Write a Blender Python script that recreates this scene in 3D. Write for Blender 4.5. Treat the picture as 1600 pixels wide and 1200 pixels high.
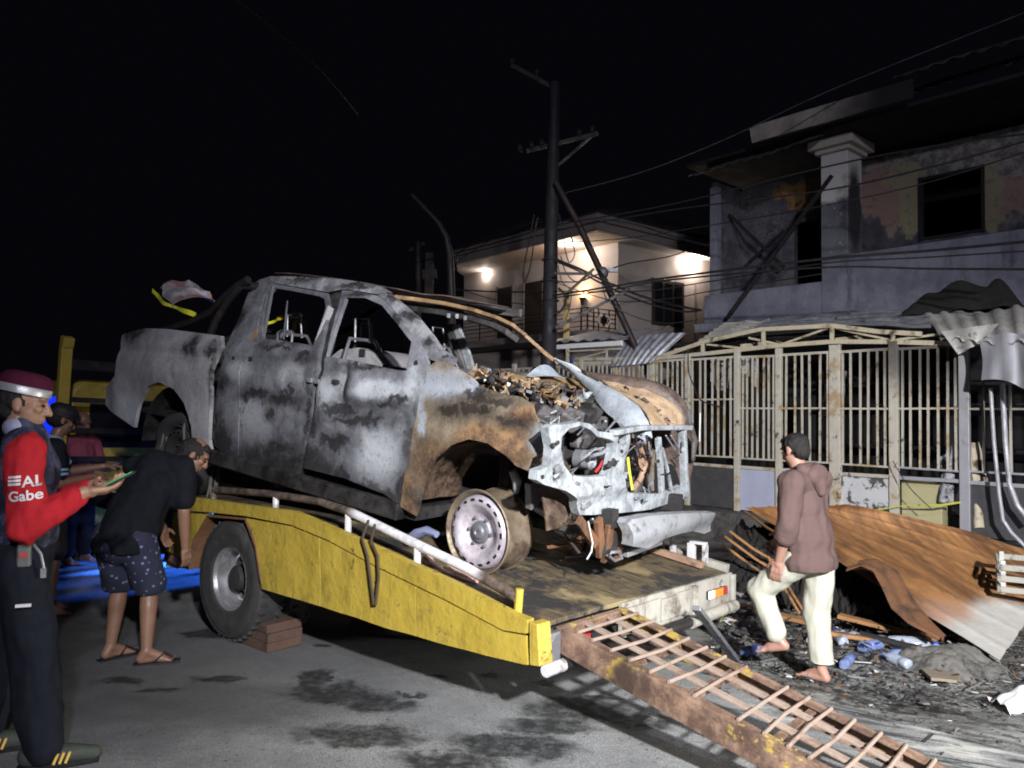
import bpy, bmesh, math, random
from mathutils import Vector, Matrix, noise
from mathutils.geometry import tessellate_polygon
from mathutils.bvhtree import BVHTree
R = math.radians
random.seed(7)
scn = bpy.context.scene
COL = scn.collection
for o in list(bpy.data.objects):
    bpy.data.objects.remove(o)

# ------------------------------------------------------------------ camera
CAM_H, FPX = 1.55, 1200.0
_p, _r = R(2.2), R(0.7)
c_fwd = Vector((0, math.cos(_p), math.sin(_p)))
_right0 = Vector((1, 0, 0)); _up0 = _right0.cross(c_fwd)
c_right = _right0 * math.cos(_r) + _up0 * math.sin(_r)
c_up = _up0 * math.cos(_r) - _right0 * math.sin(_r)
c_pos = Vector((0, 0, CAM_H))
cd = bpy.data.cameras.new('camera'); cam = bpy.data.objects.new('camera', cd); COL.objects.link(cam)
cd.sensor_width = 36; cd.lens = 27.0; cd.clip_start = 0.05; cd.clip_end = 600
m3 = Matrix((c_right, c_up, -c_fwd)).transposed()
cam.matrix_world = Matrix.Translation(c_pos) @ m3.to_4x4()
scn.camera = cam
scn.render.resolution_x, scn.render.resolution_y = 1024, 768

# ------------------------------------------------------------------ world, key light, exposure
w = bpy.data.worlds.new('World'); scn.world = w; w.use_nodes = True
bgn = w.node_tree.nodes['Background']
bgn.inputs[0].default_value = (0.30, 0.26, 0.46, 1); bgn.inputs[1].default_value = 0.0055
scn.view_settings.view_transform = 'Standard'; scn.view_settings.look = 'None'
scn.view_settings.exposure = 0; scn.view_settings.gamma = 1
scn.view_settings.use_curve_mapping = False
scn.cycles.max_bounces = 6; scn.cycles.filter_width = 1.9

def lamp(name, kind, loc, power, col, aim=None, size=60, blend=.5, rad=.1):
    l = bpy.data.lights.new(name, kind); l.energy = power; l.color = col
    if kind == 'SPOT':
        l.spot_size = R(size); l.spot_blend = blend
    l.shadow_soft_size = rad
    o = bpy.data.objects.new(name, l); COL.objects.link(o); o.location = loc
    if aim is not None:
        o.rotation_euler = (Vector(aim) - Vector(loc)).to_track_quat('-Z', 'Y').to_euler()
    return o

# the work light standing on the road behind the photographer
lamp('work_light', 'SPOT', (2.1, -3.9, 4.2), 10000, (.98, .965, .96), (2.1, 5.6, .6), 62, .95, .13)
# headlamp of a vehicle standing beyond the right edge, low over the road
lamp('head_light', 'SPOT', (7.2, 2.6, 1.15), 1500, (1.0, .97, .92), (-.6, 3.5, .0), 34, .8, .06)
lamp('fill_light', 'POINT', (3.6, -9, 8.5), 2900, (.80, .80, 1.0), None, rad=.3)  # added cool fill high behind the camera, no known lamp there

# ------------------------------------------------------------------ frames of the place
def frame(o, yaw, pitch, roll):
    y, p, q = R(yaw), R(pitch), R(roll)
    X = Vector((math.cos(y) * math.cos(p), -math.sin(y) * math.cos(p), -math.sin(p)))
    Yh = Vector((math.sin(y), math.cos(y), 0)); Z0 = X.cross(Yh)
    Y = Yh * math.cos(q) - Z0 * math.sin(q); Z = X.cross(Y)
    m = Matrix((X, Y, Z)).transposed().to_4x4(); m.translation = Vector(o)
    return m
T = frame((-1.9065, 5.1974, .4163), 40, 0, 1.8)       # tow truck: x to its tail, y away, z up, origin at near rear hub
K = frame((-.22643, 4.20876, .89152), 36.24, 5.51, -1.0)  # burnt pickup: x to its nose, origin at near front hub
H = frame((5.4, 9.2, 0), 48, 0, 0)                    # terrace fence
B = frame((5.4 + 3 * .7431, 9.2 + 3 * .6691, 0), 48, 0, 0)  # burnt house front
W = frame((2.06, 19, 0), 50, 0, 0)                    # lit house, origin under the eaves corner

def hit(fr, px, py, ax, val):
    "point of a plane of a frame, in that frame"
    d = c_right * ((px - 800) / FPX) - c_up * ((py - 600) / FPX) + c_fwd
    inv = fr.inverted(); lo = inv @ c_pos; ld = inv.to_3x3() @ d
    t = (val - lo[ax]) / ld[ax]
    return lo + ld * t
def hitw(fr, px, py, ax, val): return fr @ hit(fr, px, py, ax, val)
def ground_z(x, y):
    v = (x + 1.9065) * .6428 + (y - 5.1974) * .766
    s = min(1, max(0, (v - 1.5) / 1.2)); s = s * s * (3 - 2 * s)
    z = -.0314 * max(-4, min(5, v)) - .10 * s
    return z
def gpt(px, py):
    z = 0
    for i in range(6):
        p = hitw(Matrix(), px, py, 2, z); z = ground_z(p.x, p.y)
    return Vector((p.x, p.y, z))

# ------------------------------------------------------------------ mesh builder
class MB:
    def __init__(s, fr=None): s.v = []; s.f = []; s.m = []; s.mi = 0; s.fr = fr
    def add(s, vs, fs):
        n = len(s.v); s.v += [Vector(a) for a in vs]
        s.f += [tuple(i + n for i in f) for f in fs]; s.m += [s.mi] * len(fs)
    def box(s, c, size, rot=None):
        a, b, h = size[0] / 2, size[1] / 2, size[2] / 2
        vs = [Vector((x, y, z)) for x in (-a, a) for y in (-b, b) for z in (-h, h)]
        if rot is not None: vs = [rot @ v for v in vs]
        s.add([v + Vector(c) for v in vs], [(0, 1, 3, 2), (4, 6, 7, 5), (0, 4, 5, 1), (2, 3, 7, 6), (0, 2, 6, 4), (1, 5, 7, 3)])
        return s
    def bx(s, x0, x1, y0, y1, z0, z1):
        return s.box(((x0 + x1) / 2, (y0 + y1) / 2, (z0 + z1) / 2), (abs(x1 - x0), abs(y1 - y0), abs(z1 - z0)))
    def bar(s, p, q, wd, h, up=(0, 0, 1)):
        p, q = Vector(p), Vector(q); d = q - p; L = d.length; d.normalize()
        u = Vector(up); sd = d.cross(u)
        if sd.length < 1e-4: sd = d.cross(Vector((1, 0, 0)))
        sd.normalize(); u = sd.cross(d)
        return s.box((p + q) / 2, (L, wd, h), Matrix((d, sd, u)).transposed())
    def tube(s, path, r, n=8, closed=False):
        P = [Vector(a) for a in path]; k = len(P)
        rs = r if isinstance(r, (list, tuple)) else [r] * k
        vs = []; ref = None
        for i in range(k):
            if closed: t = P[(i + 1) % k] - P[i - 1]
            else: t = P[min(i + 1, k - 1)] - P[max(i - 1, 0)]
            t.normalize()
            if ref is None:
                ref = Vector((0, 0, 1)) if abs(t.z) < .9 else Vector((1, 0, 0))
            ref = (ref - t * ref.dot(t)).normalized(); b = t.cross(ref)
            for j in range(n):
                a = 2 * math.pi * j / n
                vs.append(P[i] + (ref * math.cos(a) + b * math.sin(a)) * rs[i])
        fs = []
        for i in range(k if closed else k - 1):
            for j in range(n):
                a, b2 = i * n, ((i + 1) % k) * n
                fs.append((a + j, b2 + j, b2 + (j + 1) % n, a + (j + 1) % n)[::-1])
        if not closed:
            fs.append(tuple(range(n))); fs.append(tuple(range((k - 1) * n, k * n))[::-1])
        s.add(vs, fs); return s
    def lathe(s, prof, M=None, n=32, skip=None):
        "prof: list of (radius, height) about the local z of M"
        M = M or Matrix(); vs = []; fs = []; k = len(prof)
        for r, z in prof:
            for j in range(n):
                a = 2 * math.pi * j / n; vs.append(M @ Vector((r * math.cos(a), r * math.sin(a), z)))
        for i in range(k - 1):
            for j in range(n):
                if skip and skip(i, j): continue
                fs.append((i * n + j, i * n + (j + 1) % n, (i + 1) * n + (j + 1) % n, (i + 1) * n + j))
        s.add(vs, fs); return s
    def sheet(s, fn, nu, nv, th=.004):
        "closed thin sheet over fn(u,v) in 0..1"
        P = [[Vector(fn(i / nu, j / nv)) for j in range(nv + 1)] for i in range(nu + 1)]
        N = []
        for i in range(nu + 1):
            row = []
            for j in range(nv + 1):
                du = P[min(i + 1, nu)][j] - P[max(i - 1, 0)][j]; dv = P[i][min(j + 1, nv)] - P[i][max(j - 1, 0)]
                n_ = du.cross(dv); row.append(n_.normalized() if n_.length > 1e-12 else Vector((0, 0, 1)))
            N.append(row)
        w_ = nv + 1; a = [P[i][j] + N[i][j] * th / 2 for i in range(nu + 1) for j in range(w_)]
        b = [P[i][j] - N[i][j] * th / 2 for i in range(nu + 1) for j in range(w_)]
        o = len(a); fs = []
        for i in range(nu):
            for j in range(nv):
                q = (i * w_ + j, (i + 1) * w_ + j, (i + 1) * w_ + j + 1, i * w_ + j + 1)
                fs.append(q); fs.append(tuple(x + o for x in q[::-1]))
        for i in range(nu):
            for j, sg in ((0, 1), (nv, 0)):
                q = (i * w_ + j, (i + 1) * w_ + j, (i + 1) * w_ + j + o, i * w_ + j + o); fs.append(q[::-1] if sg else q)
        for j in range(nv):
            for i, sg in ((0, 0), (nu, 1)):
                q = (i * w_ + j, i * w_ + j + 1, i * w_ + j + 1 + o, i * w_ + j + o); fs.append(q[::-1] if sg else q)
        s.add(a + b, fs); return s
    def panel(s, outline, holes, mp, back, cut=.07):
        "flat outline with holes in 2-D, cut into a grid, mapped to 3-D by mp(a,b) and thickened by the vector back"
        polys = [[Vector((a, b, 0)) for a, b in outline]] + [[Vector((a, b, 0)) for a, b in h] for h in holes]
        tri = tessellate_polygon(polys); flat = [p for pl in polys for p in pl]
        bm = bmesh.new(); vv = [bm.verts.new(p) for p in flat]
        for t in tri:
            try: bm.faces.new([vv[i] for i in t])
            except ValueError: pass
        bm.normal_update()
        for f in bm.faces:
            if f.normal.z < 0: f.normal_flip()
        xs = [p.x for p in flat]; ys = [p.y for p in flat]
        for ax, lo, hi in ((0, min(xs), max(xs)), (1, min(ys), max(ys))):
            k = lo + cut
            while k < hi - .01:
                co = Vector((k, 0, 0)) if ax == 0 else Vector((0, k, 0)); no = Vector((1, 0, 0)) if ax == 0 else Vector((0, 1, 0))
                bmesh.ops.bisect_plane(bm, geom=bm.verts[:] + bm.edges[:] + bm.faces[:], plane_co=co, plane_no=no, dist=1e-5); k += cut
        bmesh.ops.remove_doubles(bm, verts=bm.verts, dist=2e-4)
        bm.verts.ensure_lookup_table(); bm.verts.index_update()
        vs = [Vector(mp(v.co.x, v.co.y)) for v in bm.verts]; n = len(vs); bk = Vector(back)
        fs = [tuple(v.index for v in f.verts) for f in bm.faces]
        al = fs + [tuple(i + n for i in f[::-1]) for f in fs]
        for e in bm.edges:
            if len(e.link_faces) == 1:
                lp = e.link_loops[0]; a, b = lp.vert.index, lp.link_loop_next.vert.index
                al.append((b, a, a + n, b + n))
        bm.free(); s.add(vs + [v + bk for v in vs], al); return s
    def jitter(s, amt, sc=4.0, seed=0):
        for v in s.v:
            v += noise.noise_vector(v * sc + Vector((seed, seed * 2.3, 0))) * amt
        return s
    def build(s, name, mats, parent=None, smooth=None, bevel=0, base=None):
        me = bpy.data.meshes.new(name)
        vs = s.v if s.fr is None else [s.fr @ v for v in s.v]
        off = base if base is not None else (Vector(parent['_o']) if parent is not None and '_o' in parent else Vector((0, 0, 0)))
        me.from_pydata([v - off for v in vs], [], s.f)
        mats = mats if isinstance(mats, (list, tuple)) else [mats]
        for m in mats: me.materials.append(m)
        if len(mats) > 1: me.polygons.foreach_set('material_index', s.m)
        me.validate(); me.update()
        if smooth is not None:
            me.shade_smooth()
            if smooth < 180: me.set_sharp_from_angle(angle=R(smooth))
        o = bpy.data.objects.new(name, me); COL.objects.link(o)
        if bevel:
            b = o.modifiers.new('edge', 'BEVEL'); b.width = bevel; b.segments = 2; b.limit_method = 'ANGLE'; b.angle_limit = R(50)
        if parent is not None: o.parent = parent
        if parent is not None and '_o' in parent: o['_o'] = parent['_o']
        elif parent is None: o.location = off
        return o

def thing(name, label, cat, loc, group=None):
    o = bpy.data.objects.new(name, None); COL.objects.link(o); o.location = loc; o.empty_display_size = .2
    o['label'] = label; o['category'] = cat; o['_o'] = tuple(loc)
    if group: o['group'] = group
    return o
def tag(o, label, cat, group=None):
    o['label'] = label; o['category'] = cat
    if group: o['group'] = group
    return o
def struct(o, kind='structure'): o['kind'] = kind; return o
def single(mb, name, mats, label, cat, group=None, smooth=None, bevel=0):
    "a thing that is one mesh, its origin at its own base"
    vs = mb.v if mb.fr is None else [mb.fr @ v for v in mb.v]
    b = Vector((sum(v.x for v in vs) / len(vs), sum(v.y for v in vs) / len(vs), min(v.z for v in vs)))
    o = mb.build(name, mats, None, smooth, bevel, base=b)
    return tag(o, label, cat, group)

# ------------------------------------------------------------------ materials
class NT:
    def __init__(s, name):
        s.mat = bpy.data.materials.new(name); s.mat.use_nodes = True
        s.t = s.mat.node_tree; s.b = s.t.nodes['Principled BSDF']
        tc = s.t.nodes.new('ShaderNodeTexCoord'); s.P = tc.outputs['Object']
        g = s.t.nodes.new('ShaderNodeNewGeometry'); s.G = g.outputs['Position']
    def ln(s, a, b): s.t.links.new(a, b)
    def put(s, sock, v):
        if isinstance(v, bpy.types.NodeSocket): s.ln(v, sock)
        elif isinstance(v, (tuple, list)) and sock.type == 'RGBA' and len(v) == 3: sock.default_value = (*v, 1)
        else: sock.default_value = v
    def noise(s, sc=5, det=4, ro=.6, vec=None, col=False, dist=0):
        n = s.t.nodes.new('ShaderNodeTexNoise'); s.ln(vec or s.G, n.inputs['Vector'])
        n.inputs['Scale'].default_value = sc; n.inputs['Detail'].default_value = det; n.inputs['Roughness'].default_value = ro
        n.inputs['Distortion'].default_value = dist
        return n.outputs[1 if col else 0]
    def rng(s, x, a, b, lo=0., hi=1., smooth=True):
        n = s.t.nodes.new('ShaderNodeMapRange'); n.interpolation_type = 'SMOOTHSTEP' if smooth else 'LINEAR'
        s.put(n.inputs[0], x)
        for i, k in enumerate((a, b, lo, hi)): n.inputs[i + 1].default_value = k
        return n.outputs[0]
    def math(s, op, a, b=0.):
        n = s.t.nodes.new('ShaderNodeMath'); n.operation = op; s.put(n.inputs[0], a); s.put(n.inputs[1], b); return n.outputs[0]
    def vec(s, op, a, b=(0, 0, 0), i=0):
        n = s.t.nodes.new('ShaderNodeVectorMath'); n.operation = op; s.put(n.inputs[0], a)
        if op == 'SCALE': s.put(n.inputs['Scale'], b)
        else: s.put(n.inputs[1], b)
        return n.outputs[1 if op in ('LENGTH', 'DOT_PRODUCT') else 0]
    def mix(s, f, a, b):
        n = s.t.nodes.new('ShaderNodeMix'); n.data_type = 'RGBA'; s.put(n.inputs[0], f); s.put(n.inputs[6], a); s.put(n.inputs[7], b); return n.outputs[2]
    def fmix(s, f, a, b):
        n = s.t.nodes.new('ShaderNodeMix'); n.data_type = 'FLOAT'; s.put(n.inputs[0], f); s.put(n.inputs[2], a); s.put(n.inputs[3], b); return n.outputs[0]
    def sep(s, v):
        n = s.t.nodes.new('ShaderNodeSeparateXYZ'); s.ln(v, n.inputs[0]); return n.outputs
    def stretch(s, v, k): return s.vec('MULTIPLY', v, k)
    def warp(s, amt=.1, sc=5, vec=None):
        v = vec or s.G; n = s.noise(sc, 4, .65, v, True); n = s.vec('SUBTRACT', n, (.5, .5, .5)); n = s.vec('SCALE', n, amt)
        return s.vec('ADD', v, n)
    def blobs(s, L, warped, soft=.35):
        "union of ellipsoidal patches [(centre, radius or radii)]"
        out = None
        for c, r in L:
            r = r if isinstance(r, (tuple, list)) else (r, r, r)
            d = s.vec('SUBTRACT', warped, tuple(c)); d = s.vec('DIVIDE', d, tuple(r)); d = s.vec('LENGTH', d)
            k = s.rng(d, 1 - soft, 1 + soft, 1, 0)
            out = k if out is None else s.math('MAXIMUM', out, k)
        return out
    def bump(s, h, st=.3, dist=.01):
        n = s.t.nodes.new('ShaderNodeBump'); n.inputs['Strength'].default_value = st; n.inputs['Distance'].default_value = dist
        s.ln(h, n.inputs['Height']); s.ln(n.outputs[0], s.b.inputs['Normal'])
    def out(s, col, rough=.7, metal=0., spec=None):
        s.put(s.b.inputs['Base Color'], col); s.put(s.b.inputs['Roughness'], rough); s.put(s.b.inputs['Metallic'], metal)
        if spec is not None: s.b.inputs['Specular IOR Level'].default_value = spec
        return s.mat

def plain(name, col, rough=.7, metal=0., var=.25, sc=14, bump=.15, dirt=None, dlo=.5, dhi=.75, dsc=3., spec=None, bsc=None):
    "base colour with uneven tone, optional patches of a second colour (dirt, rust, char)"
    n = NT(name); f = n.noise(sc, 5, .65)
    c = n.mix(f, tuple(k * (1 - var) for k in col), tuple(min(1, k * (1 + var)) for k in col))
    ro = n.rng(n.noise(sc * .7, 3), .3, .7, max(.05, rough - .12), min(1, rough + .12))
    if dirt:
        m = n.rng(n.noise(dsc, 7, .68, None, False, .4), dlo, dhi); c = n.mix(m, c, dirt); ro = n.fmix(m, ro, .85)
    if bump: n.bump(n.noise(bsc or sc * 4, 4), bump, .01)
    return n.out(c, ro, metal, spec)
def glow(name, col, st):
    n = NT(name); n.b.inputs['Base Color'].default_value = (*col, 1); n.b.inputs['Emission Color'].default_value = (*col, 1); n.b.inputs['Emission Strength'].default_value = st
    return n.mat

CHAR = (.014, .013, .014); RUST = (.17, .075, .028); RUST2 = (.30, .135, .045)
M = {}
M['char'] = plain('char', (.018, .017, .018), .85, 0, .5, 20, .5)
M['black_steel'] = plain('black_steel', (.022, .02, .021), .5, .3, .4, 18, .25, (.09, .045, .025), .55, .8, 8)
M['rust'] = plain('rust', (.16, .075, .035), .8, .1, .45, 16, .4, (.05, .03, .022), .48, .7, 6)
M['rust_pale'] = plain('rust_pale', (.34, .22, .15), .75, .15, .35, 16, .35, (.12, .06, .035), .5, .75, 6)
M['ash_white'] = plain('ash_white', (.56, .58, .60), .62, .05, .18, 12, .25, (.20, .17, .15), .6, .8, 9)
M['galv'] = plain('galv', (.33, .34, .37), .42, .55, .25, 16, .25, (.09, .08, .08), .55, .8, 7)
M['grey_steel'] = plain('grey_steel', (.22, .225, .25), .45, .5, .3, 16, .3, (.06, .05, .045), .5, .75, 6)
M['rubber'] = plain('rubber', (.028, .027, .028), .8, 0, .3, 22, .3, (.07, .062, .055), .5, .8, 5)
M['yellow_post'] = plain('yellow_post', (.50, .36, .05), .5, 0, .2, 9, .2, (.10, .06, .03), .6, .8, 6)
M['skin'] = plain('skin', (.34, .19, .125), .5, 0, .14, 20, .08)
M['skin_dark'] = plain('skin_dark', (.22, .115, .075), .5, 0, .14, 20, .08)
M['skin_leg'] = plain('skin_leg', (.22, .12, .078), .5, 0, .14, 20, .08)
M['hair'] = plain('hair', (.012, .010, .010), .6, 0, .3, 90, .6)
M['white'] = plain('white', (.75, .75, .76), .6, 0, .06, 10, .05)
M['black'] = plain('black', (.012, .012, .014), .6, 0, .3, 30, .2)

# ------------------------------------------------------------------ ground and road
def gxy(u, v):  # along / across the road -> world
    x = -1.9065 + u * .766 + v * .6428; y = 5.1974 - u * .6428 + v * .766
    return x, y
def axis_pts(lo, hi, fine_lo, fine_hi, step, grow=1.35):
    a = []; k = fine_lo
    while k < fine_hi: a.append(k); k += step
    s = step; k = fine_hi
    while k < hi: a.append(k); s *= grow; k += s
    a.append(hi); s = step; k = fine_lo - step; b = []
    while k > lo: b.append(k); s *= grow; k -= s
    b.append(lo); return b[::-1] + a
def ground_sheet(us, vs, dz, rough):
    m = MB(); n = len(vs); V = []; F = []
    for u in us:
        for v in vs:
            x, y = gxy(u, v); z = ground_z(x, y) + dz
            if rough and v > 1.6:
                k = min(1, (v - 1.6) / .6)
                z += k * (.028 * noise.noise(Vector((x * 2.2, y * 2.2, 0))) + .016 * noise.noise(Vector((x * 7, y * 7, 3))))
            V.append((x, y, z))
    for i in range(len(us) - 1):
        for j in range(n - 1):
            F.append((i * n + j, (i + 1) * n + j, (i + 1) * n + j + 1, i * n + j + 1))
    m.add(V, F); return m

n = NT('wet_dirt')
wp = n.warp(.5, 1.5); st = n.stretch(n.G, (1, 1, .2))
cx = n.t.nodes.new('ShaderNodeCombineXYZ'); n.ln(n.math('MULTIPLY', n.vec('DOT_PRODUCT', n.G, (.93, -.37, 0), 1), 1.1), cx.inputs[0]); n.ln(n.math('MULTIPLY', n.vec('DOT_PRODUCT', n.G, (.37, .93, 0), 1), 3.8), cx.inputs[1])
f1 = n.noise(2.0, 6, .7, n.vec('ADD', cx.outputs[0], n.vec('SCALE', n.noise(3, 3, .6, None, True), .2))); f2 = n.noise(9, 6, .7); f3 = n.noise(40, 3, .6)
c = n.mix(n.rng(f1, .36, .62), (.085, .086, .086), (.30, .31, .29))
c = n.mix(n.rng(n.noise(2.6, 7, .75, n.warp(.5, 3)), .50, .58), c, (.022, .022, .024))
c = n.mix(n.rng(f2, .54, .66), c, (.030, .030, .032))
c = n.mix(n.math('MULTIPLY', n.rng(f3, .55, .75), .5), c, (.30, .31, .29))
n.bump(n.math('ADD', f2, n.math('MULTIPLY', f3, .5)), .7, .03)
M['wet_dirt'] = n.out(c, n.fmix(n.rng(n.noise(2.3, 4, .6), .42, .6), .28, .85), 0, .5)
E_us = axis_pts(-120, 120, -2, 6.5, .09); E_vs = axis_pts(-40, 180, 1.5, 6.5, .09)
struct(ground_sheet(E_us, E_vs, -.012, True).build('ground', M['wet_dirt'], smooth=180))

n = NT('asphalt')
stains = [((520, 1082), (.26, .10)), ((590, 1100), (.2, .09)), ((560, 1150), (.30, .08)), ((905, 1108), (.3, .12)), ((860, 1135), (.24, .07)),
          ((490, 1060), (.09, .1)), ((765, 1055), (.05, .03)), ((850, 1068), (.06, .03)), ((940, 1088), (.09, .03)), ((640, 1085), (.1, .02)), ((800, 1165), (.3, .09)),
          ((505, 1007), (.05, .03)), ((681, 1058), (.06, .02)), ((345, 1060), (.14, .04)), ((330, 990), (.2, .07)), ((190, 1065), (.12, .03)), ((255, 1078), (.1, .025)), ((700, 1190), (.25, .06)), ((1010, 1130), (.16, .06))]
bl = [(gpt(*p), (r[0], r[1] * 1.6, .4)) for p, r in stains]
wet = n.blobs(bl, n.warp(.34, 7), .34)
dark_left = n.blobs([(gpt(150, 1010), (1.5, 1.3, .6)), (gpt(420, 1010), (1.3, 1.0, .6)), (gpt(0, 1060), (1.0, .9, .5)), (gpt(330, 1090), (.9, .45, .5))], n.warp(.5, 2.5), .5)  # darker tone over the left part of the road
fine = n.noise(120, 3, .7); mid = n.noise(4, 5, .6); big = n.noise(.9, 4, .6)
c = n.mix(n.rng(fine, .3, .72), (.14, .147, .15), (.40, .41, .41))
c = n.mix(n.rng(mid, .35, .7), c, n.mix(.55, c, (.14, .146, .15)))
c = n.mix(n.math('MULTIPLY', n.rng(big, .45, .7), .5), c, (.13, .134, .136))
c = n.mix(n.math('MULTIPLY', dark_left, .62), c, (.040, .042, .046))
c = n.mix(n.math('MULTIPLY', n.math('MULTIPLY', wet, n.rng(n.noise(16, 5, .7), .25, .6, .45, 1)), .9), c, (.022, .023, .024))
spk = n.rng(n.noise(34, 2, .5), .66, .72); c = n.mix(n.math('MULTIPLY', spk, .6), c, (.03, .03, .03))
cx = n.t.nodes.new('ShaderNodeCombineXYZ'); n.ln(n.math('MULTIPLY', n.vec('DOT_PRODUCT', n.G, (.93, -.37, 0), 1), 1.1), cx.inputs[0]); n.ln(n.math('MULTIPLY', n.vec('DOT_PRODUCT', n.G, (.37, .93, 0), 1), 4.5), cx.inputs[1])
sm = n.noise(2.2, 6, .68, cx.outputs[0]); smk = n.blobs([(gpt(1420, 1110), (.75, .55, .4)), (gpt(1560, 1170), (.7, .5, .4)), (gpt(1250, 1110), (.35, .25, .3))], n.warp(.4, 3), .5)
c = n.mix(n.math('MULTIPLY', smk, n.rng(sm, .50, .60)), c, (.035, .036, .038)); c = n.mix(n.math('MULTIPLY', smk, n.rng(sm, .47, .38)), c, (.44, .44, .41))
cr = NT  # (kept simple: no painted cracks)
bluewet = n.blobs([(gpt(175, 893), (1.5, 1.0, .5))], n.warp(.3, 2), .4)
ro = n.fmix(wet, n.rng(mid, .3, .7, .62, .9), .42); ro = n.fmix(bluewet, ro, .22)
n.bump(fine, .55, .012)
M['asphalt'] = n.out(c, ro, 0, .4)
us = axis_pts(-110, 110, -4, 6, .35); vs = [-14, -9, -6, -4, -3, -2, -1, 0, .6, 1.0, 1.3, 1.5, 1.6, 1.7, 1.78]
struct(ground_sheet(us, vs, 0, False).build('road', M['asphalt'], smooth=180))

# ------------------------------------------------------------------ tow truck
n = NT('yellow_paint')
wp = n.warp(.06, 9); drip = n.noise(26, 5, .7, n.stretch(n.G, (1, 1, .12)))
c = n.mix(n.noise(3.5, 4), (.33, .235, .03), (.46, .345, .055))
c = n.mix(n.math('MULTIPLY', n.rng(drip, .52, .72), .55), c, (.20, .145, .03))
c = n.mix(n.rng(n.noise(7, 7, .75), .60, .68), c, (.09, .06, .03))
c = n.mix(n.math('MULTIPLY', n.rng(n.noise(3.2, 6, .7, n.warp(.3, 4)), .52, .7), .6), c, (.17, .125, .035))
c = n.mix(n.rng(n.noise(38, 5, .8), .68, .74), c, (.05, .035, .025))
n.bump(n.math('ADD', n.noise(6, 3, .5), n.math('MULTIPLY', n.noise(30, 3), .2)), .55, .03)
M['yellow'] = n.out(c, n.rng(n.noise(8, 4), .3, .7, .38, .66), 0, .45)

n = NT('deck_floor')
lon = n.vec('DOT_PRODUCT', n.G, (.6428, .766, 0), 1); alo = n.vec('DOT_PRODUCT', n.G, (.766, -.6428, 0), 1)
cx = n.t.nodes.new('ShaderNodeCombineXYZ'); n.ln(n.math('MULTIPLY', alo, .22), cx.inputs[0]); n.ln(lon, cx.inputs[1])
gr = n.noise(22, 6, .7, cx.outputs[0]); pt = n.noise(3.2, 6, .7, n.warp(.3, 3))
c = n.mix(n.rng(gr, .3, .72), (.050, .038, .024), (.185, .145, .085))
c = n.mix(n.rng(pt, .44, .58), c, (.020, .019, .020))
c = n.mix(n.rng(n.noise(2.1, 5, .6), .56, .66), c, (.26, .205, .11))
spk = n.rng(n.noise(55, 3, .7), .66, .74); c = n.mix(spk, c, (.36, .33, .29))
n.bump(n.math('ADD', gr, n.math('MULTIPLY', n.noise(50, 4), .6)), .6, .015)
M['deck'] = n.out(c, n.rng(pt, .35, .65, .55, .8), 0, .5)
M['tail_grey'] = plain('tail_grey', (.34, .33, .29), .6, .1, .3, 9, .3, (.10, .08, .06), .45, .7, 6)
M['rail_paint'] = plain('rail_paint', (.60, .60, .62), .30, .15, .2, 10, .2, (.11, .08, .065), .48, .62, 5)
M['maroon_plate'] = plain('maroon_plate', (.055, .02, .02), .6, 0, .3, 20, .2)
M['plate_text'] = plain('plate_text', (.19, .13, .12), .6, 0, .2, 20, 0)
M['cab_glass_beacon_lit'] = glow('cab_glass_beacon_lit', (.006, .03, .95), 1.3)  # pane made to emit, standing for blue beacon light behind it
M['glass_dark'] = plain('glass_dark', (.012, .012, .016), .12, 0, .1, 5, 0)

def Tp(px, py, y=0.): return hit(T, px, py, 1, y)
tow = thing('tow_truck', 'yellow flatbed tow truck with sloping tail carrying the burnt pickup', 'tow truck', T @ Vector((0, .9, -.416)))
def T2(L, y=0.): return [(p.x, p.z) for p in (Tp(*q, y) for q in L)]
top_px = [(271, 795), (297, 776), (380, 788), (459, 799), (540, 834), (600, 861), (700, 907), (800, 958), (825, 968)]
gro = [(822, 990), (786, 984), (700, 938), (590, 885), (512, 843), (456, 820), (384, 806), (325, 800), (272, 797)]
m = MB(T); dent = lambda x, z: Vector((x, .010 * noise.noise(Vector((x * 4, z * 4, 1))) + .004 * noise.noise(Vector((x * 13, z * 13, 1))), z))
m.panel(T2(top_px + gro), [], lambda x, z: Vector((x, -.006, z)), (0, .05, 0), .2)
m.build('edge_rail', M['yellow'], tow, 30)
G2 = lambda L: T2([(x, y + 3) for x, y in L])
def skirt(L):
    m = MB(T); m.panel(T2(L), [], dent, (0, .012, 0), .05); m.build('skirt_panel', M['yellow'], tow, 40)
skirt([(272, 800), (325, 804), (303, 845), (294, 889), (259, 885)])
skirt([(384, 810), (456, 823), (499.5, 841), (499.5, 947), (409, 920), (407, 905), (400, 854)])
skirt([(501, 841.5), (512, 846), (590, 888), (649.5, 917), (649.5, 994), (600, 980), (501, 947.5)])
skirt([(651, 918), (700, 941), (786, 987), (822, 993.5), (824, 1039), (816, 1038), (700, 1009), (651, 994.5)])
m = MB(T); m.panel(T2([(826, 972), (838, 976), (842, 1042), (827, 1040)]), [], lambda x, z: Vector((x, .004, z)), (0, .10, 0), .3)
m.build('end_cap', M['yellow'], tow, bevel=.004)
m = MB(T); arc = T2([(294, 890), (303, 845), (325, 806), (384, 811), (400, 854), (408, 908)])
m.sheet(lambda u, v: (lambda k: Vector((arc[k[0]][0] * (1 - k[1]) + arc[k[0] + 1][0] * k[1], -.008 + .42 * v, arc[k[0]][1] * (1 - k[1]) + arc[k[0] + 1][1] * k[1])))((min(4, int(u * 5)), u * 5 - min(4, int(u * 5)))), 10, 1, .012)
m.build('wheel_arch', M['rust'], tow, 30)

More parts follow.
